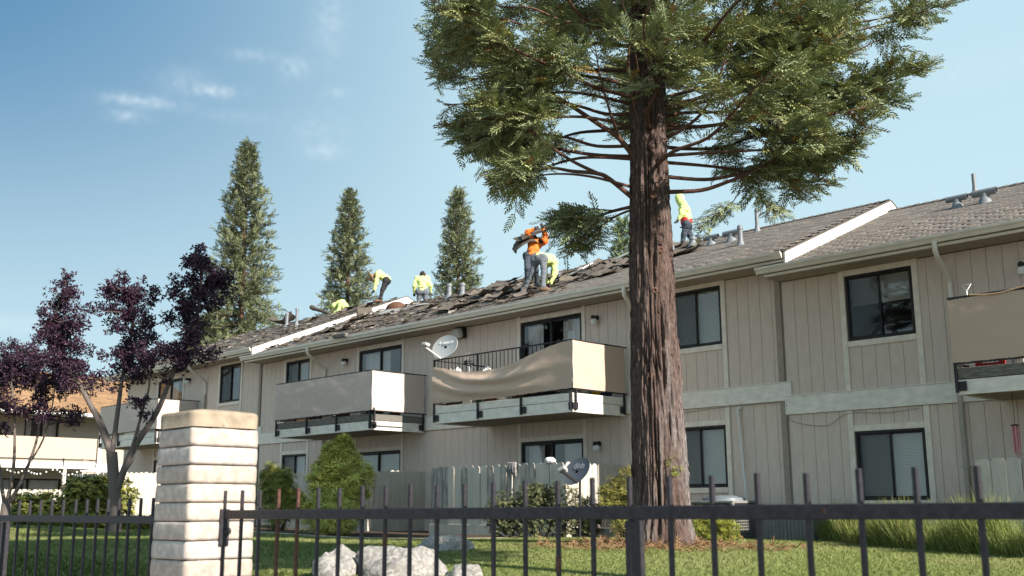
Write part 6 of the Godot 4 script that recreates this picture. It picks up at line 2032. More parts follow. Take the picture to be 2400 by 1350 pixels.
func shrubs() -> void:
	var narrow := frond_mesh(11, 0.12, 0.013, 0.5, 1)
	var small := frond_mesh(9, 0.05, 0.016, 0.6, 2)
	var broad := frond_mesh(8, 0.06, 0.03, 0.5, 3)
	var g := func(x, z): return Vector3(x, ground_y(x, z) + 0.02, z)
	shrub("yellow_green_shrub", "large round yellow-green narrow-leaved shrub before the fence under the left balcony", g.call(-18.85, -13.35), [[0, 0.7, 0, 0.62, 0.68, 0.6], [-0.28, 1.15, 0.1, 0.36, 0.42, 0.36], [0.06, 1.42, 0, 0.34, 0.44, 0.34], [0.36, 1.1, -0.1, 0.4, 0.45, 0.4], [0.3, 0.5, 0.3, 0.5, 0.48, 0.42], [-0.36, 0.45, 0.1, 0.4, 0.42, 0.4], [-0.2, 1.6, 0.1, 0.12, 0.26, 0.12], [0.12, 1.72, 0, 0.14, 0.26, 0.14]], narrow, 380, [Color(0.30, 0.32, 0.06), Color(0.58, 0.55, 0.15)], 1.3)
	shrub("yellow_green_shrub", "smaller narrow-leaved shrub right beside the stone pillar", g.call(-22.1, -13.9), [[0, 0.6, 0, 0.5, 0.6, 0.45], [0.2, 1.0, 0.0, 0.35, 0.42, 0.3], [-0.3, 1.1, 0, 0.25, 0.45, 0.25], [0.4, 0.6, -0.2, 0.3, 0.3, 0.3]], narrow, 380, [Color(0.12, 0.15, 0.025), Color(0.27, 0.27, 0.06)])
	shrub("dark_bush", "wide grey-green bush with bare brown twigs before the dog-eared fence", g.call(-14.0, -14.35), [[-0.15, 0.45, 0.1, 0.55, 0.5, 0.42], [0.4, 0.5, -0.25, 0.5, 0.5, 0.4], [-0.55, 0.42, 0.35, 0.35, 0.42, 0.35], [0.0, 0.72, 0, 0.4, 0.26, 0.35], [0.75, 0.4, -0.55, 0.25, 0.35, 0.25]], small, 700, [Color(0.08, 0.09, 0.04), Color(0.13, 0.14, 0.065)], 1.0, true)
	shrub("yellow_shrub", "sparse yellowish shrub with reddish tips just left of the redwood trunk", g.call(-12.45, -15.0), [[0.0, 0.45, 0, 0.36, 0.45, 0.3], [0.15, 0.9, 0, 0.28, 0.35, 0.25], [-0.2, 0.75, 0.1, 0.25, 0.3, 0.25]], narrow, 230, [Color(0.18, 0.19, 0.04), Color(0.36, 0.31, 0.09)], 0.8)
	shrub("low_shrub", "low yellow-green shrub at the right foot of the redwood trunk", g.call(-10.45, -14.4), [[0, 0.25, 0, 0.42, 0.3, 0.4], [0.3, 0.2, -0.2, 0.3, 0.25, 0.3]], narrow, 300, [Color(0.13, 0.15, 0.02), Color(0.25, 0.26, 0.04)], 0.7)
	shrub("sapling", "leafy green shoot sprouting from the redwood's lower trunk", Vector3(-8.98, 1.95, -11.88), [[0, 0.2, 0, 0.09, 0.16, 0.09], [0.02, 0.05, 0.02, 0.06, 0.1, 0.06]], narrow, 14, [Color(0.16, 0.19, 0.03), Color(0.28, 0.3, 0.06)], 0.6, false)
	var hl := [[0, 0.75, 0.0, 0.6, 0.62, 0.75], [0, 0.75, 0.5, 0.6, 0.6, 0.5], [0, 0.75, -0.6, 0.6, 0.62, 0.6], [0.3, 0.95, 0.2, 0.4, 0.42, 0.6]]
	shrub("hedge", "taller clipped leafy hedge behind the large purple tree", g.call(-30.3, -13.1), hl, broad, 900, [Color(0.11, 0.135, 0.03), Color(0.25, 0.25, 0.06)], 1.3, true, "clipped hedges on the left")
	var h2 := [[0, 0.45, 0.0, 0.5, 0.52, 0.6], [0, 0.45, 0.35, 0.5, 0.5, 0.4], [0, 0.48, -0.4, 0.5, 0.5, 0.5]]
	shrub("hedge", "lower clipped hedge left of the taller hedge", g.call(-32.7, -12.3), h2, broad, 700, [Color(0.11, 0.135, 0.03), Color(0.23, 0.24, 0.06)], 1.3, true, "clipped hedges on the left")
	# low leafy plants at the foot of the hedges
	var xf := []
	var cols := []
	for i in 2600:
		var x := R(-34.0, -24.5)
		var z := R(-12.35, -11.8) - (0.4 * rng.randf())
		xf.append(Transform3D(aim(Vector3(R(-0.4, 0.4), 1, R(-0.4, 0.4)), ball()).scaled_local(Vector3.ONE * R(1.0, 2.2)), Vector3(x, ground_y(x, z) + R(0.0, 0.22), z)))
		cols.append(Color(0.17, 0.20, 0.03).lerp(Color(0.33, 0.33, 0.07), rng.randf()))
	many(self, "ground_cover", narrow, M.leaf, xf, cols)
	# the bed of tall rushes at the right
	var blade := newst()
	var prev := []
	for i in 6:
		var f := i / 5.0
		var w := 0.0045 * (1.0 - f * 0.85)
		var p := Vector3(0, f * 1.0, 0.22 * f * f)
		var row := [p - Vector3(w, 0, 0), p + Vector3(w, 0, 0)]
		if i: quadn(blade, prev[0], prev[1], row[1], row[0])
		prev = row
	xf = []
	cols = []
	for i in 9000:
		var f := rng.randf()
		var x := lerpf(-9.25, -3.6, f) + R(-0.2, 0.2)
		var z := lerpf(-16.55, -11.75, f) + R(-0.15, 0.55) * (1.0 if f > 0.1 else 0.5)
		z = minf(z, bed_edge(x) + 0.15)
		var lump := 0.75 + 0.25 * sin(f * 21.0)
		var d := Vector3(R(-0.4, 0.4), 1.0, R(-0.35, 0.5)).normalized()
		var h := R(0.45, 0.80) * lump * (0.72 if f < 0.08 else 1.0)
		xf.append(Transform3D((aim(d, Vector3(R(-1, 1), 0, R(-1, 1))) * Basis(Vector3.UP, R(0, TAU))).scaled_local(Vector3(R(0.8, 1.5), h, h * R(0.5, 1.6))), Vector3(x, ground_y(x, z), z)))
		cols.append(Color(0.12, 0.16, 0.035).lerp(Color(0.22, 0.245, 0.065), rng.randf()) if rng.randf() < 0.94 else Color(0.36, 0.30, 0.14))
	tag(many(self, "rush_bed", blade.commit(), M.blade, xf, cols), "dense bed of tall green rushes along the wall at the right", "rushes", "", "stuff")

func lawn() -> void:
	var st := newst()
	for i in 26:
		var a := R(0, TAU)
		var o := Vector3(cos(a), 0, sin(a)) * 0.085 * sqrt(rng.randf())
		var h := R(0.032, 0.062)
		var lean := Vector3(R(-1, 1), 0, R(-1, 1)) * 0.03
		var s := Vector3(cos(a * 3.0), 0, sin(a * 3.0)) * 0.0022
		var n := Vector3(lean.x * 8.0, 1.0, lean.z * 8.0).normalized()
		var m := o + Vector3(0, h * 0.6, 0) + lean * 0.4
		for q in [[o - s, m - s * 0.8, o + s], [o + s, m - s * 0.8, m + s * 0.8], [m - s * 0.8, o + Vector3(0, h, 0) + lean, m + s * 0.8]]:
			for v in q:
				st.set_normal(n)
				st.add_vertex(v)
	var tuft := st.commit()
	var n := FastNoiseLite.new()
	n.seed = 3
	n.frequency = 0.35
	n.fractal_octaves = 3
	var xf := []
	var cols := []
	for i in 240000:
		# even over distance: nearer ground gets more, smaller tufts
		var dist := 7.0 * pow(48.0 / 7.0, rng.randf())
		var head := deg_to_rad(R(17.0, 74.0))
		var x := -sin(head) * dist
		var z := -cos(head) * dist
		if z > -3.35 or z < bed_edge(x) + 0.05: continue
		if Vector2(x + 9.33, z + 12.0).length() < 0.66: continue
		var s := clampf(dist / 14.0, 0.6, 1.9)
		var g := n.get_noise_2d(x, z)
		xf.append(Transform3D(Basis(Vector3.UP, R(0, TAU)).scaled_local(Vector3(s, R(0.8, 1.25) * minf(s, 1.25), s)), Vector3(x, ground_y(x, z) - 0.004, z)))
		cols.append(Color(0.30, 0.365, 0.11).lerp(Color(0.41, 0.43, 0.17), clampf(0.45 + g * 0.9 + R(-0.2, 0.2), 0.0, 1.0)))
	tag(many(self, "lawn_grass", tuft, M.blade, xf, cols), "mown green lawn between the iron fence and the building", "grass", "", "stuff")
	print("tufts ", xf.size())

func rocks() -> void:
	for q in [[Vector3(-11.1, 0, -9.6), Vector3(0.78, 0.36, 0.55), 51, "low pale boulder furthest back on the lawn beside the fence corner"], [Vector3(-7.98, 0, -5.68), Vector3(0.44, 0.36, 0.5), 52, "pale rounded boulder at the left of the front pair"], [Vector3(-7.48, 0, -6.0), Vector3(0.80, 0.34, 0.6), 53, "largest pale boulder with a knob at its left end, front of the group"], [Vector3(-6.95, 0, -6.25), Vector3(0.34, 0.18, 0.3), 54, "small pale stone peeking over the lower picture edge right of the largest boulder"]]:
		var n := FastNoiseLite.new()
		n.seed = q[2]
		n.frequency = 0.9
		n.fractal_octaves = 3
		var st := newst()
		var rows := 26
		var seg := 44
		var s: Vector3 = q[1]
		var grid := []
		for j in rows + 1:
			var row := []
			for k in seg:
				var th := PI * j / rows
				var a := TAU * k / seg
				var d := Vector3(sin(th) * cos(a), cos(th), sin(th) * sin(a))
				var f := 1.0 + 0.33 * n.get_noise_3dv(d * 1.1) + 0.03 * n.get_noise_3dv(d * 4.0)
				f -= 0.12 * maxf(0.0, d.dot(Vector3(0.5, 0.7, 0.5)) - 0.75)
				if q[2] == 53: f += 0.30 * exp(-((d - Vector3(-0.62, 0.62, 0.1)).length_squared()) / 0.12)
				row.append(Vector3(d.x * s.x / 2, d.y * s.y / 1.25, d.z * s.z / 2) * f)
			grid.append(row)
		for j in rows:
			for k in seg:
				var k2 := (k + 1) % seg
				for v in [[j, k], [j, k2], [j + 1, k2], [j, k], [j + 1, k2], [j + 1, k]]: st.add_vertex(grid[v[0]][v[1]])
		st.index()
		st.generate_normals()
		var p: Vector3 = q[0]
		var o := part(self, "boulder", st.commit(), M.boulder, Vector3(p.x, ground_y(p.x, p.z) - 0.03, p.z))
		o.rotation.y = 0.75
		tag(o, q[3], "boulder", "pale boulders on the lawn")

# ---------------------------------------------------------------- stone pillar and iron fence along the pavement
func slump(size: Vector3, r: float, sd: int) -> Mesh:
	var n := FastNoiseLite.new()
	n.seed = sd
	n.frequency = 6.0
	n.fractal_octaves = 3
	var st := newst()
	var h := size / 2
	var div := [12, 6, 12]
	for ax in 3:
		var j := (ax + 1) % 3
		var k := (ax + 2) % 3
		for s in [-1.0, 1.0]:
			var grid := []
			for a in div[j] + 1:
				var row := []
				for b in div[k] + 1:
					var p := Vector3.ZERO
					p[ax] = h[ax] * s
					p[j] = lerpf(-h[j], h[j], float(a) / div[j])
					p[k] = lerpf(-h[k], h[k], float(b) / div[k])
					var inner := p.clamp(-(h - Vector3.ONE * r), h - Vector3.ONE * r)
					var d := (p - inner)
					if d.length() > 1e-5: p = inner + d.normalized() * r
					var bulge := 0.0025 * cos(p.y / h.y * 1.4)
					p += Vector3(signf(p.x) * bulge if absf(p.x) > h.x - r * 1.2 else 0.0, 0, signf(p.z) * bulge if absf(p.z) > h.z - r * 1.2 else 0.0)
					p += (p / h) * n.get_noise_3dv(p * 1.0 + Vector3(sd, 0, 0)) * 0.0028
					row.append(p)
				grid.append(row)
			for a in div[j]:
				for b in div[k]:
					var q := [grid[a][b], grid[a + 1][b], grid[a + 1][b + 1], grid[a][b + 1]]
					var order := [0, 2, 1, 0, 3, 2] if s > 0 else [0, 1, 2, 0, 2, 3]
					for v in order: st.add_vertex(q[v])
	st.index()
	st.generate_normals()
	return st.commit()

func pillar_and_fence() -> void:
	var c := Vector3(-5.645, 0.1, -3.08)
	var t := thing("stone_pillar", "stacked cream stone block pillar with a domed tan cap in the iron fence line", "pillar", c)
	bb(t, "mortar_core", Vector3(-0.184, -0.1, -0.188), Vector3(0.184, 1.94, 0.188), M.mortar)
	var y := 1.945
	var i := 0
	while y > 0.05:
		var w := R(-0.004, 0.005) + (0.004 if i > 3 else 0.0)
		var b := part(t, "stone_block", slump(Vector3(0.395 + w, 0.0975, 0.405 + w), 0.005, 200 + i), M["block_%d" % ((i * 3 + i / 4) % 4)], Vector3(R(-0.003, 0.003) - 0.0006 * i, y - 0.05, R(-0.003, 0.003)))
		b.rotation.y = R(-0.008, 0.008)
		y -= 0.1025
		i += 1
	var cap := newst()
	var prof := [[0.203, 0.0], [0.205, 0.068], [0.202, 0.082], [0.193, 0.090], [0.10, 0.106], [0.0, 0.110]]
	var ring := []
	for p in prof:
		var row := []
		for k in 40:
			var a := TAU * (k + 0.5) / 40 + 0.07 * sin(4.0 * TAU * (k + 0.5) / 40)
			var d := Vector2(cos(a), sin(a))
			var e: float = pow(pow(absf(d.x), 26.0) + pow(absf(d.y), 26.0), -1.0 / 26.0)
			row.append(Vector3(d.x * e * p[0], p[1], d.y * e * p[0] * 1.02))
		ring.append(row)
	for a in prof.size() - 1:
		for k in 40:
			var k2 := (k + 1) % 40
			for v in [[a, k], [a, k2], [a + 1, k2], [a, k], [a + 1, k2], [a + 1, k]]: cap.add_vertex(ring[v[0]][v[1]])
	for k in range(1, 39):
		for v in [0, k, k + 1]: cap.add_vertex(ring[0][v])
	cap.index()
	cap.generate_normals()
	part(t, "cap_stone", cap.commit(), M.block_cap, Vector3(0, 1.95, 0))
	# iron fence: right run and left run
	var z := -3.092
	var step := 0.1815
	var f := thing("iron_fence", "black iron picket fence run right of the stone pillar", "fence", Vector3(-2.5, 0.1, z), 0.0, "black iron fence runs along the pavement")
	var o := f.position
	var pk := bevel(Vector3(0.0175, 1.60, 0.0175), 0.003)
	var up := bevel(Vector3(0.0175, 0.075, 0.0175), 0.003)
	for k in range(-30, 4):
		var x := k * step
		var rise := 0.0035 * (x + 2.5)
		var rusty := k in [-27, -26, -16, -22]
		part(f, "picket", pk, M.rust if k in [-27, -26] else M.iron, Vector3(x - o.x, 0.80 + 0.008 + rise + R(-0.005, 0.005), R(-0.002, 0.002)))
		if rusty and k > -26: part(f, "rust_patch", bevel(Vector3(0.0185, 0.06, 0.0185), 0.002), M.rust, Vector3(x - o.x, 1.37 + R(-0.1, 0.1), 0))
	for y0 in [[1.4825, 0.048], [0.22, 0.038]]:
		var st := newst()
		bar(st, Vector3(-5.46 - o.x, y0[0] - 0.0125, -0.002), Vector3(0.9 - o.x, y0[0] + 0.012, -0.002), 0.027, y0[1])
		part(f, "rail", st.commit(), M.iron)
	part(f, "paint_mark", bevel(Vector3(0.012, 0.016, 0.002), 0.0005), M.rust, Vector3(-1.755 - o.x, 1.487, 0.013))
	bb(f, "post", Vector3(-2.565 - o.x, -0.1, -0.045), Vector3(-2.512 - o.x, 1.452, 0.008), M.iron)
	bb(f, "post", Vector3(0.5 - o.x, -0.1, -0.045), Vector3(0.553 - o.x, 1.46, 0.008), M.iron)
	bb(f, "bracket", Vector3(-5.449 - o.x, 1.30, -0.03), Vector3(-5.435 - o.x, 1.50, 0.03), M.iron)
	var lk := newst()
	lathe(lk, [Vector2(0.022, 0.0), Vector2(0.022, 0.02), Vector2(0.0, 0.022)], 14, Vector3(-5.44 - o.x, 1.38, -0.012), Basis(Vector3(0, 0, 1), -PI / 2))
	part(f, "bolt", lk.commit(), M.iron)
	var g := thing("iron_fence", "black iron picket fence run left of the stone pillar", "fence", Vector3(-7.5, 0.1, z), 0.0, "black iron fence runs along the pavement")
	o = g.position
	var marks := [-34.72, -35.66, -36.51, -37.37, -38.25, -39.16, -40.09, -41.06, -42.2, -43.36, -44.48, -45.6, -46.74, -49.6, -50.6, -51.6, -52.6]
	for m in marks:
		part(g, "picket", pk, M.iron, Vector3(m * step - o.x, 0.77, R(-0.002, 0.002)))
	for y0 in [[1.437, 0.048], [0.2, 0.038]]:
		var st := newst()
		bar(st, Vector3(-9.7 - o.x, y0[0], -0.002), Vector3(-5.85 - o.x, y0[0], -0.002), 0.027, y0[1])
		part(g, "rail", st.commit(), M.iron)
	bb(g, "post", Vector3(-8.84 - o.x, -0.1, -0.05), Vector3(-8.77 - o.x, 1.41, 0.02), M.iron)

# ---------------------------------------------------------------- the roofers
var hand_bones := []
func hands() -> void:
	# right hand hanging along -y, thumb towards +x, fingers half closed round a handle
	hand_bones = [[Vector3(0, 0, 0), Vector3(0, -0.07, 0.004), 0.028, 0.030], [Vector3(-0.018, -0.03, 0), Vector3(-0.022, -0.075, 0.004), 0.018, 0.016]]
	var l := [0.068, 0.078, 0.073, 0.058]
	for i in 4:
		var x := 0.030 - i * 0.02
		var a := Vector3(x, -0.082, 0.004)
		var b := a + Vector3(0.002, -l[i] * 0.42, 0.016)
		var c := b + Vector3(0, -l[i] * 0.18, 0.026)
		var d := c + Vector3(0, 0.012, 0.018)
		hand_bones.append([a + Vector3(0, 0.025, 0), b, 0.0095, 0.009])
		hand_bones.append([b, c, 0.009, 0.0085])
		hand_bones.append([c, d, 0.0085, 0.0075])
	hand_bones.append([Vector3(0.024, -0.02, 0.006), Vector3(0.046, -0.052, 0.024), 0.013, 0.010])
	hand_bones.append([Vector3(0.046, -0.052, 0.024), Vector3(0.038, -0.078, 0.042), 0.010, 0.008])

func bend(a: Vector3, b: Vector3, l1: float, l2: float, hint: Vector3) -> Vector3:  # where the elbow or knee lies
	var d := b - a
	var l := minf(d.length(), (l1 + l2) * 0.999)
	var x := (l * l + l1 * l1 - l2 * l2) / (2.0 * l)
	var h := sqrt(maxf(l1 * l1 - x * x, 0.0))
	var u := d.normalized()
	var s := (hint - u * hint.dot(u)).normalized()
	return a + u * x + s * h

# j: joints in metres, x to the right of the picture, z towards the viewer
func roofer(label: String, at: Vector3, j: Dictionary, shirt: String, trousers: String, hat: String, scale := 1.0) -> Node3D:
	var t := thing("person", label, "person", at, deg_to_rad(45.57))
	t.scale = Vector3.ONE * scale
	for s in ["L", "R"]:
		if not j.has("el" + s): j["el" + s] = bend(j["sh" + s], j["ha" + s], 0.29, 0.26, j.get("elbow", Vector3(0, -1, 0)))
		if not j.has("kn" + s): j["kn" + s] = bend(j["hip" + s], j["an" + s], 0.43, 0.42, j.get("knee", Vector3(0, 0, 1)))
		if not j.has("toe" + s): j["toe" + s] = j["an" + s] + (j.get("toe", Vector3(0, 0, 1)) as Vector3).normalized() * 0.17 + Vector3(0, -0.04, 0)
	var face_dir: Vector3 = j.get("face", Vector3(0, 0, 1)).normalized()
	var up: Vector3 = (j.head - j.neck).normalized()
	var waist: Vector3 = (j.pel as Vector3).lerp(j.chest, 0.42)
	var sh_mid: Vector3 = (j.shL + j.shR) / 2.0
	var torso := func(e: float): return [[j.hipL, j.hipR, 0.115 + e, 0.115 + e], [j.pel, waist, 0.12 + e, 0.112 + e], [waist, j.chest, 0.115 + e, 0.13 + e], [j.chest + (j.shL - sh_mid) * 0.35, j.chest + (j.shR - sh_mid) * 0.35, 0.118 + e, 0.118 + e], [j.shL, j.shR, 0.068 + e, 0.068 + e], [j.chest, j.neck, 0.10 + e * 0.6, 0.058 + e * 0.3]]
	var arms := func(e: float):
		var o := []
		for s in ["L", "R"]:
			o.append([j["sh" + s], j["el" + s], 0.056 + e, 0.043 + e])
			o.append([j["el" + s], j["ha" + s], 0.042 + e, 0.029 + e * 0.8])
		return o
	var legs := func(e: float):
		var o := []
		for s in ["L", "R"]:
			o.append([j["hip" + s], j["kn" + s], 0.086 + e, 0.058 + e])
			o.append([j["kn" + s], j["an" + s], 0.056 + e, 0.037 + e * 1.2])
		return o
	var skin := newst()
	var bones: Array = torso.call(-0.012)
	bones.append_array(arms.call(-0.01))
	bones.append_array(legs.call(-0.012))
	for s in ["L", "R"]: bones.append([j["an" + s], j["toe" + s], 0.035, 0.03])
	bones.append([j.neck - up * 0.03, j.head, 0.052, 0.055])
	flesh(bones, 0.024, 0.045, skin)
	var h: Vector3 = j.head
	var side := up.cross(face_dir).normalized()
	var fz := side.cross(up).normalized()
	flesh([[h + up * 0.045 - fz * 0.012, h + up * 0.05 - fz * 0.01, 0.094, 0.094], [h - up * 0.03 + fz * 0.025, h + up * 0.02 + fz * 0.02, 0.062, 0.078], [h - up * 0.07 + fz * 0.05, h - up * 0.05 + fz * 0.045, 0.03, 0.035],
		[h + fz * 0.088 + up * 0.012, h + fz * 0.108 - up * 0.018, 0.010, 0.015], [h + side * 0.086 - up * 0.012, h + side * 0.090 + up * 0.025, 0.014, 0.018], [h - side * 0.086 - up * 0.012, h - side * 0.090 + up * 0.025, 0.014, 0.018], [h - side * 0.022 + fz * 0.088 - up * 0.045, h + side * 0.022 + fz * 0.088 - up * 0.045, 0.009, 0.009], [j.neck, h - up * 0.03, 0.054, 0.054]], 0.011, 0.022, skin)
	part(t, "body", skin.commit(), M.skin)
	var eyes := newst()
	for s in [-1.0, 1.0]: lathe(eyes, [Vector2(0, 0.012), Vector2(0.008, 0.008), Vector2(0.011, 0.0)], 8, h + side * 0.033 * s + fz * 0.082 + up * 0.026, aim(fz, up))
	part(t, "eyes", eyes.commit(), M.hair)
	# shirt and trousers hang a little off the body, with folds
	var sst := newst()
	var sb: Array = torso.call(0.014)
	sb.remove_at(0)
	sb[0] = [j.pel.lerp(waist, 0.1), waist, 0.142, 0.132]
	sb.append_array(arms.call(0.016))
	sb.append([waist + Vector3(0.05, 0, 0.04), j.chest, 0.09, 0.1])
	for s in ["L", "R"]: sb.append([j["sh" + s].lerp(j["el" + s], 0.7), j["el" + s].lerp(j["ha" + s], 0.25), 0.062, 0.060])
	flesh(sb, 0.018, 0.035, sst, 0.020)
	part(t, "shirt", sst.commit(), M[shirt])
	var tst := newst()
	var tb: Array = legs.call(0.012)
	tb.append([j.hipL, j.hipR, 0.128, 0.128])
	tb.append([j.pel, j.pel.lerp(waist, 0.5), 0.128, 0.126])
	for s in ["L", "R"]: tb.append([j["an" + s] + Vector3(0, 0.05, 0), j["an" + s] + Vector3(0, 0.02, 0), 0.062, 0.064])
	flesh(tb, 0.018, 0.035, tst, 0.016)
	part(t, "trousers", tst.commit(), M[trousers])
	if j.has("sash"):
		var wst := newst()
		flesh([[j.pel.lerp(waist, 0.35), j.pel.lerp(waist, 0.75), 0.152, 0.146]], 0.02, 0.04, wst)
		part(t, "red_sash", wst.commit(), M.red)
	else:
		var wst := newst()
		flesh([[j.pel.lerp(waist, 0.42) , j.pel.lerp(waist, 0.5), 0.136, 0.136]], 0.02, 0.03, wst)
		part(t, "belt", wst.commit(), M.belt)
	for s in ["L", "R"]:
		var bst := newst()
		var an: Vector3 = j["an" + s]
		var toe: Vector3 = j["toe" + s]
		flesh([[an + (j["kn" + s] - an).normalized() * 0.1, an, 0.052, 0.052], [an + (an - toe).normalized() * 0.05 + Vector3(0, -0.045, 0), toe, 0.042, 0.045], [an, an.lerp(toe, 0.6), 0.05, 0.046]], 0.014, 0.02, bst)
		part(t, "boot", bst.commit(), M.boots)
		var gst := newst()
		var d: Vector3 = (j["ha" + s] - j["el" + s]).normalized()
		var b := aim(-d, j.get("palm", face_dir))
		if s == "L": b = b * Basis.from_scale(Vector3(-1, 1, 1))
		var hb := []
		for k in hand_bones: hb.append([b * k[0] + j["ha" + s], b * k[1] + j["ha" + s], k[2], k[3]])
		flesh(hb, 0.0062, 0.009, gst)
		part(t, "glove", gst.commit(), M.gloves)
	var b2 := Basis(side, up, fz)
	var hst := newst()
	var top := h + up * 0.055
	if hat == "straw":
		lathe(hst, [Vector2(0.25, -0.03), Vector2(0.285, -0.02), Vector2(0.18, 0.012), Vector2(0.108, 0.02), Vector2(0.100, 0.085), Vector2(0.07, 0.115), Vector2(0.0, 0.11)], 22, top, b2)
		lathe(hst, [Vector2(0.285, -0.02), Vector2(0.28, -0.036), Vector2(0.10, 0.0)], 22, top, b2)
		part(t, "straw_hat", hst.commit(), M.straw)
	elif hat == "hood":
		flesh([[h + up * 0.05 - fz * 0.02, h + up * 0.04 - fz * 0.02, 0.118, 0.118], [h, j.neck, 0.105, 0.11]], 0.016, 0.03, hst)
		part(t, "hood", hst.commit(), M[shirt])
	else:
		lathe(hst, [Vector2(0.104, -0.02), Vector2(0.106, 0.03), Vector2(0.088, 0.075), Vector2(0.045, 0.1), Vector2(0, 0.105)], 18, top - fz * 0.01, b2)
		add_bevel(hst, top + fz * 0.13 - up * 0.015, Vector3(0.15, 0.008, 0.1), 0.004, b2)
		part(t, "cap", hst.commit(), M[hat])
		var hr := newst()
		flesh([[h - up * 0.01 - fz * 0.035, h + up * 0.06 - fz * 0.03, 0.078, 0.09]], 0.014, 0.02, hr)
		part(t, "hair", hr.commit(), M.hair)
	return t

func tool(label: String, called: String, cat: String, at: Vector3, a: Vector3, b: Vector3, blade: bool) -> void:
	var t := thing(called, label, cat, at, deg_to_rad(45.57))
	var st := newst()
	tube(st, [a, b], [0.014, 0.015], 8)
	part(t, "shaft", st.commit(), M.tool_steel)
	if blade:
		var bl := newst()
		add_bevel(bl, b + (b - a).normalized() * 0.1, Vector3(0.2, 0.012, 0.24), 0.004, Basis(Vector3.RIGHT, 0.35))
		part(t, "blade", bl.commit(), M.tool_steel)

func V(x: float, y: float, z: float) -> Vector3:
	return Vector3(x, y, z)

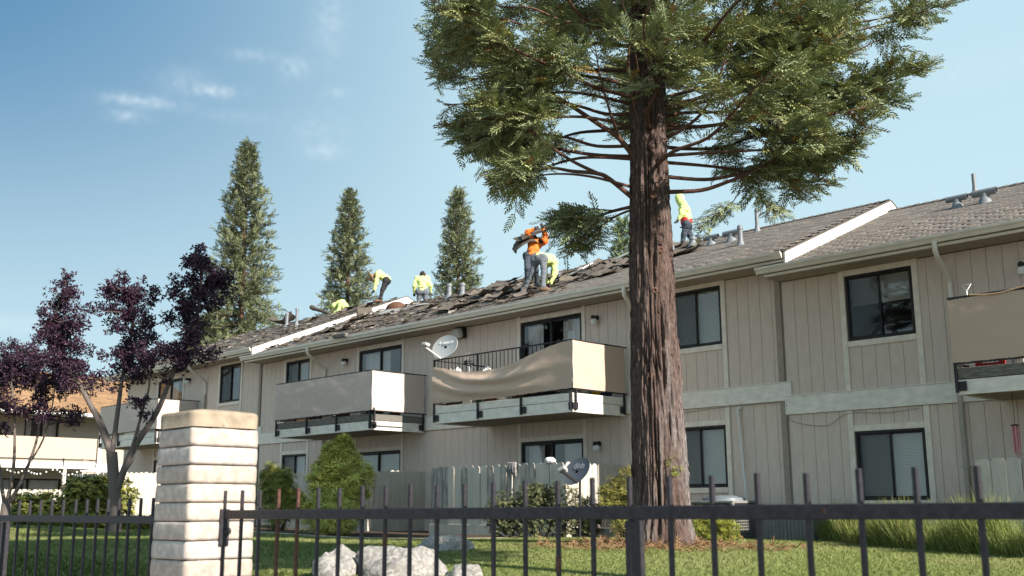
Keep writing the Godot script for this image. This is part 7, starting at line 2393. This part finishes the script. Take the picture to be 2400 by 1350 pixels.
func roofers() -> void:
	hands()
	var p2 := Vector3(-17.25, roof_y("B", -17.6) + 0.03, -17.6)
	roofer("person in grey jeans and lime shirt bending down at the roof edge", p2, {"pel": V(0.15, 0.86, 0.0), "hipL": V(0.07, 0.83, -0.05), "hipR": V(0.24, 0.83, 0.05), "chest": V(0.40, 0.86, -0.22), "neck": V(0.50, 0.74, -0.33), "head": V(0.54, 0.62, -0.40),
		"shL": V(0.31, 0.83, -0.38), "shR": V(0.53, 0.78, -0.14), "haL": V(0.36, 0.30, -0.42), "haR": V(0.42, 0.27, -0.08), "elR": V(0.53, 0.50, -0.1), "anL": V(-0.23, 0.09, -0.22), "anR": V(0.235, 0.10, 0.24), "knL": V(-0.02, 0.47, -0.12), "knR": V(0.26, 0.48, 0.12), "toe": V(0.7, 0, -0.4), "face": V(0.3, -0.8, -0.4)}, "hi_vis", "jeans", "cap_blue")
	var p1 := Vector3(-18.28, roof_y("B", -18.6) + 0.03, -18.6)
	roofer("person in an orange shirt carrying torn shingles across the shoulders", p1, {"pel": V(0.0, 0.86, 0.0), "hipL": V(-0.09, 0.83, 0.0), "hipR": V(0.09, 0.83, 0.0), "chest": V(0.10, 1.14, -0.02), "neck": V(0.19, 1.26, 0.0), "head": V(0.29, 1.23, 0.07), "shL": V(0.0, 1.24, 0.0), "shR": V(0.30, 1.20, -0.08),
		"elL": V(-0.10, 1.40, 0.16), "haL": V(0.06, 1.46, 0.24), "elR": V(0.36, 1.36, 0.08), "haR": V(0.30, 1.50, 0.17), "anL": V(-0.12, 0.06, 0.08), "anR": V(0.14, 0.10, -0.06), "toe": V(0.6, 0, 0.6), "face": V(0.9, -0.1, 0.35), "palm": V(0, 0, -1)}, "orange_shirt", "jeans_blue", "orange_hat")
	for i in 3:
		var s := part(self, "shingle_sheet", torn_mesh([1.05, 0.95, 0.7][i], [0.55, 0.5, 0.6][i], [0.10, 0.06, -0.22][i], 300 + i), [M.torn, M.torn_b, M.torn][i])
		s.transform = Transform3D(Basis(Vector3.UP, deg_to_rad(45.57)) * Basis(Vector3(0, 0, 1), [0.42, 0.36, 0.5][i]) * Basis(Vector3.RIGHT, [0.35, 0.45, 0.55][i]), p1 + Basis(Vector3.UP, deg_to_rad(45.57)) * [V(0.12, 1.385, -0.02), V(0.22, 1.45, 0.0), V(-0.20, 1.27, -0.02)][i])
		tag(s, ["lower dark shingle sheet across the orange-shirted person's shoulders", "topmost grey shingle sheet on the orange-shirted person's shoulders", "ragged shingle sheet drooping left off the orange-shirted person's shoulder"][i], "shingle sheet", "shingle sheets being carried")
	var p3 := Vector3(-29.28, roof_y("A", -22.21) + 0.03, -22.21)
	roofer("person in a straw hat and lime shirt stooping on the far roof peak", p3, {"pel": V(0.27, 0.83, 0.0), "hipL": V(0.24, 0.79, 0.09), "hipR": V(0.27, 0.79, -0.08), "chest": V(-0.01, 1.02, 0.02), "neck": V(-0.14, 1.0, 0.04), "head": V(-0.26, 0.92, 0.06), "shL": V(-0.04, 0.99, 0.2), "shR": V(-0.04, 1.03, -0.16), "haL": V(-0.14, 0.42, 0.2), "haR": V(-0.2, 0.48, -0.08),
		"anL": V(0.06, 0.09, 0.08), "anR": V(0.0, 0.09, -0.06), "knL": V(0.12, 0.44, 0.1), "knR": V(0.1, 0.44, -0.06), "toe": V(-1, 0, 0.2), "face": V(-0.7, -0.7, 0.1)}, "hi_vis", "jeans_dark", "straw")
	tool("dark pry bar in the hands of the straw-hatted person", "pry_bar", "tool", p3, V(-0.10, 0.62, 0.1), V(-0.42, -0.03, 0.1), true)
	var p4 := Vector3(-26.19, roof_y("B", -21.6) + 0.03, -21.6)
	roofer("person in a blue cap and lime shirt standing behind the ridge, seen from behind", p4, {"pel": V(0, 0.74, 0), "hipL": V(-0.09, 0.71, 0), "hipR": V(0.09, 0.71, 0), "chest": V(0, 1.08, -0.02), "neck": V(0, 1.21, -0.08), "head": V(0, 1.28, -0.14), "shL": V(-0.175, 1.16, -0.03), "shR": V(0.175, 1.16, -0.03), "elL": V(-0.25, 0.92, 0.0), "elR": V(0.25, 0.92, -0.02), "haL": V(-0.27, 0.70, -0.12), "haR": V(0.26, 0.72, -0.16),
		"anL": V(-0.12, 0.06, 0.0), "anR": V(0.12, 0.06, 0.02), "knL": V(-0.11, 0.40, -0.06), "knR": V(0.11, 0.40, -0.06), "toe": V(0, 0, -1), "face": V(0, -0.5, -1)}, "hi_vis", "jeans", "cap_blue")
	tool("shovel leaning in the hand of the standing person in a cap", "shovel", "tool", p4, V(0.28, 0.78, -0.12), V(0.16, 0.05, -0.2), true)
	var p5 := Vector3(-32.6, roof_y("A", -23.0) + 0.03, -23.0)
	roofer("person in a lime shirt crouching behind the leftmost roof's ridge", p5, {"pel": V(0.20, 0.30, 0.0), "hipL": V(0.2, 0.29, 0.1), "hipR": V(0.2, 0.29, -0.08), "chest": V(0.0, 0.56, 0), "neck": V(-0.12, 0.56, 0), "head": V(-0.23, 0.48, 0.0), "shL": V(-0.04, 0.54, 0.19), "shR": V(-0.04, 0.56, -0.18), "haL": V(-0.3, 0.12, 0.16), "haR": V(-0.3, 0.12, -0.14),
		"anL": V(0.42, 0.06, 0.12), "anR": V(0.44, 0.06, -0.1), "knL": V(0.0, 0.08, 0.15), "knR": V(0.02, 0.08, -0.12), "toe": V(1, 0, 0), "face": V(-0.6, -0.7, 0)}, "hi_vis", "jeans_dark", "hood")
	var p6 := Vector3(-15.54, roof_y("B", -21.2) + 0.03, -21.2)
	roofer("person in a hooded lime shirt and red sash walking beside the redwood trunk", p6, {"pel": V(0.15, 0.64, 0), "hipL": V(0.13, 0.61, 0.07), "hipR": V(0.17, 0.61, -0.07), "chest": V(0.10, 1.02, 0), "neck": V(0.03, 1.20, 0), "head": V(-0.01, 1.29, 0), "shL": V(0.05, 1.13, 0.18), "shR": V(0.10, 1.13, -0.17), "elL": V(0.0, 0.89, 0.22), "haL": V(-0.09, 0.72, 0.2), "elR": V(0.2, 0.9, -0.2), "haR": V(0.12, 0.72, -0.24),
		"knL": V(0.05, 0.36, 0.07), "anL": V(0.0, 0.09, 0.05), "knR": V(0.22, 0.36, -0.06), "anR": V(0.42, 0.26, -0.05), "toe": V(-1, 0, 0.1), "toeR": V(0.38, 0.12, -0.05), "face": V(-1, -0.25, 0.2), "sash": true}, "hi_vis", "jeans_blue", "hood")
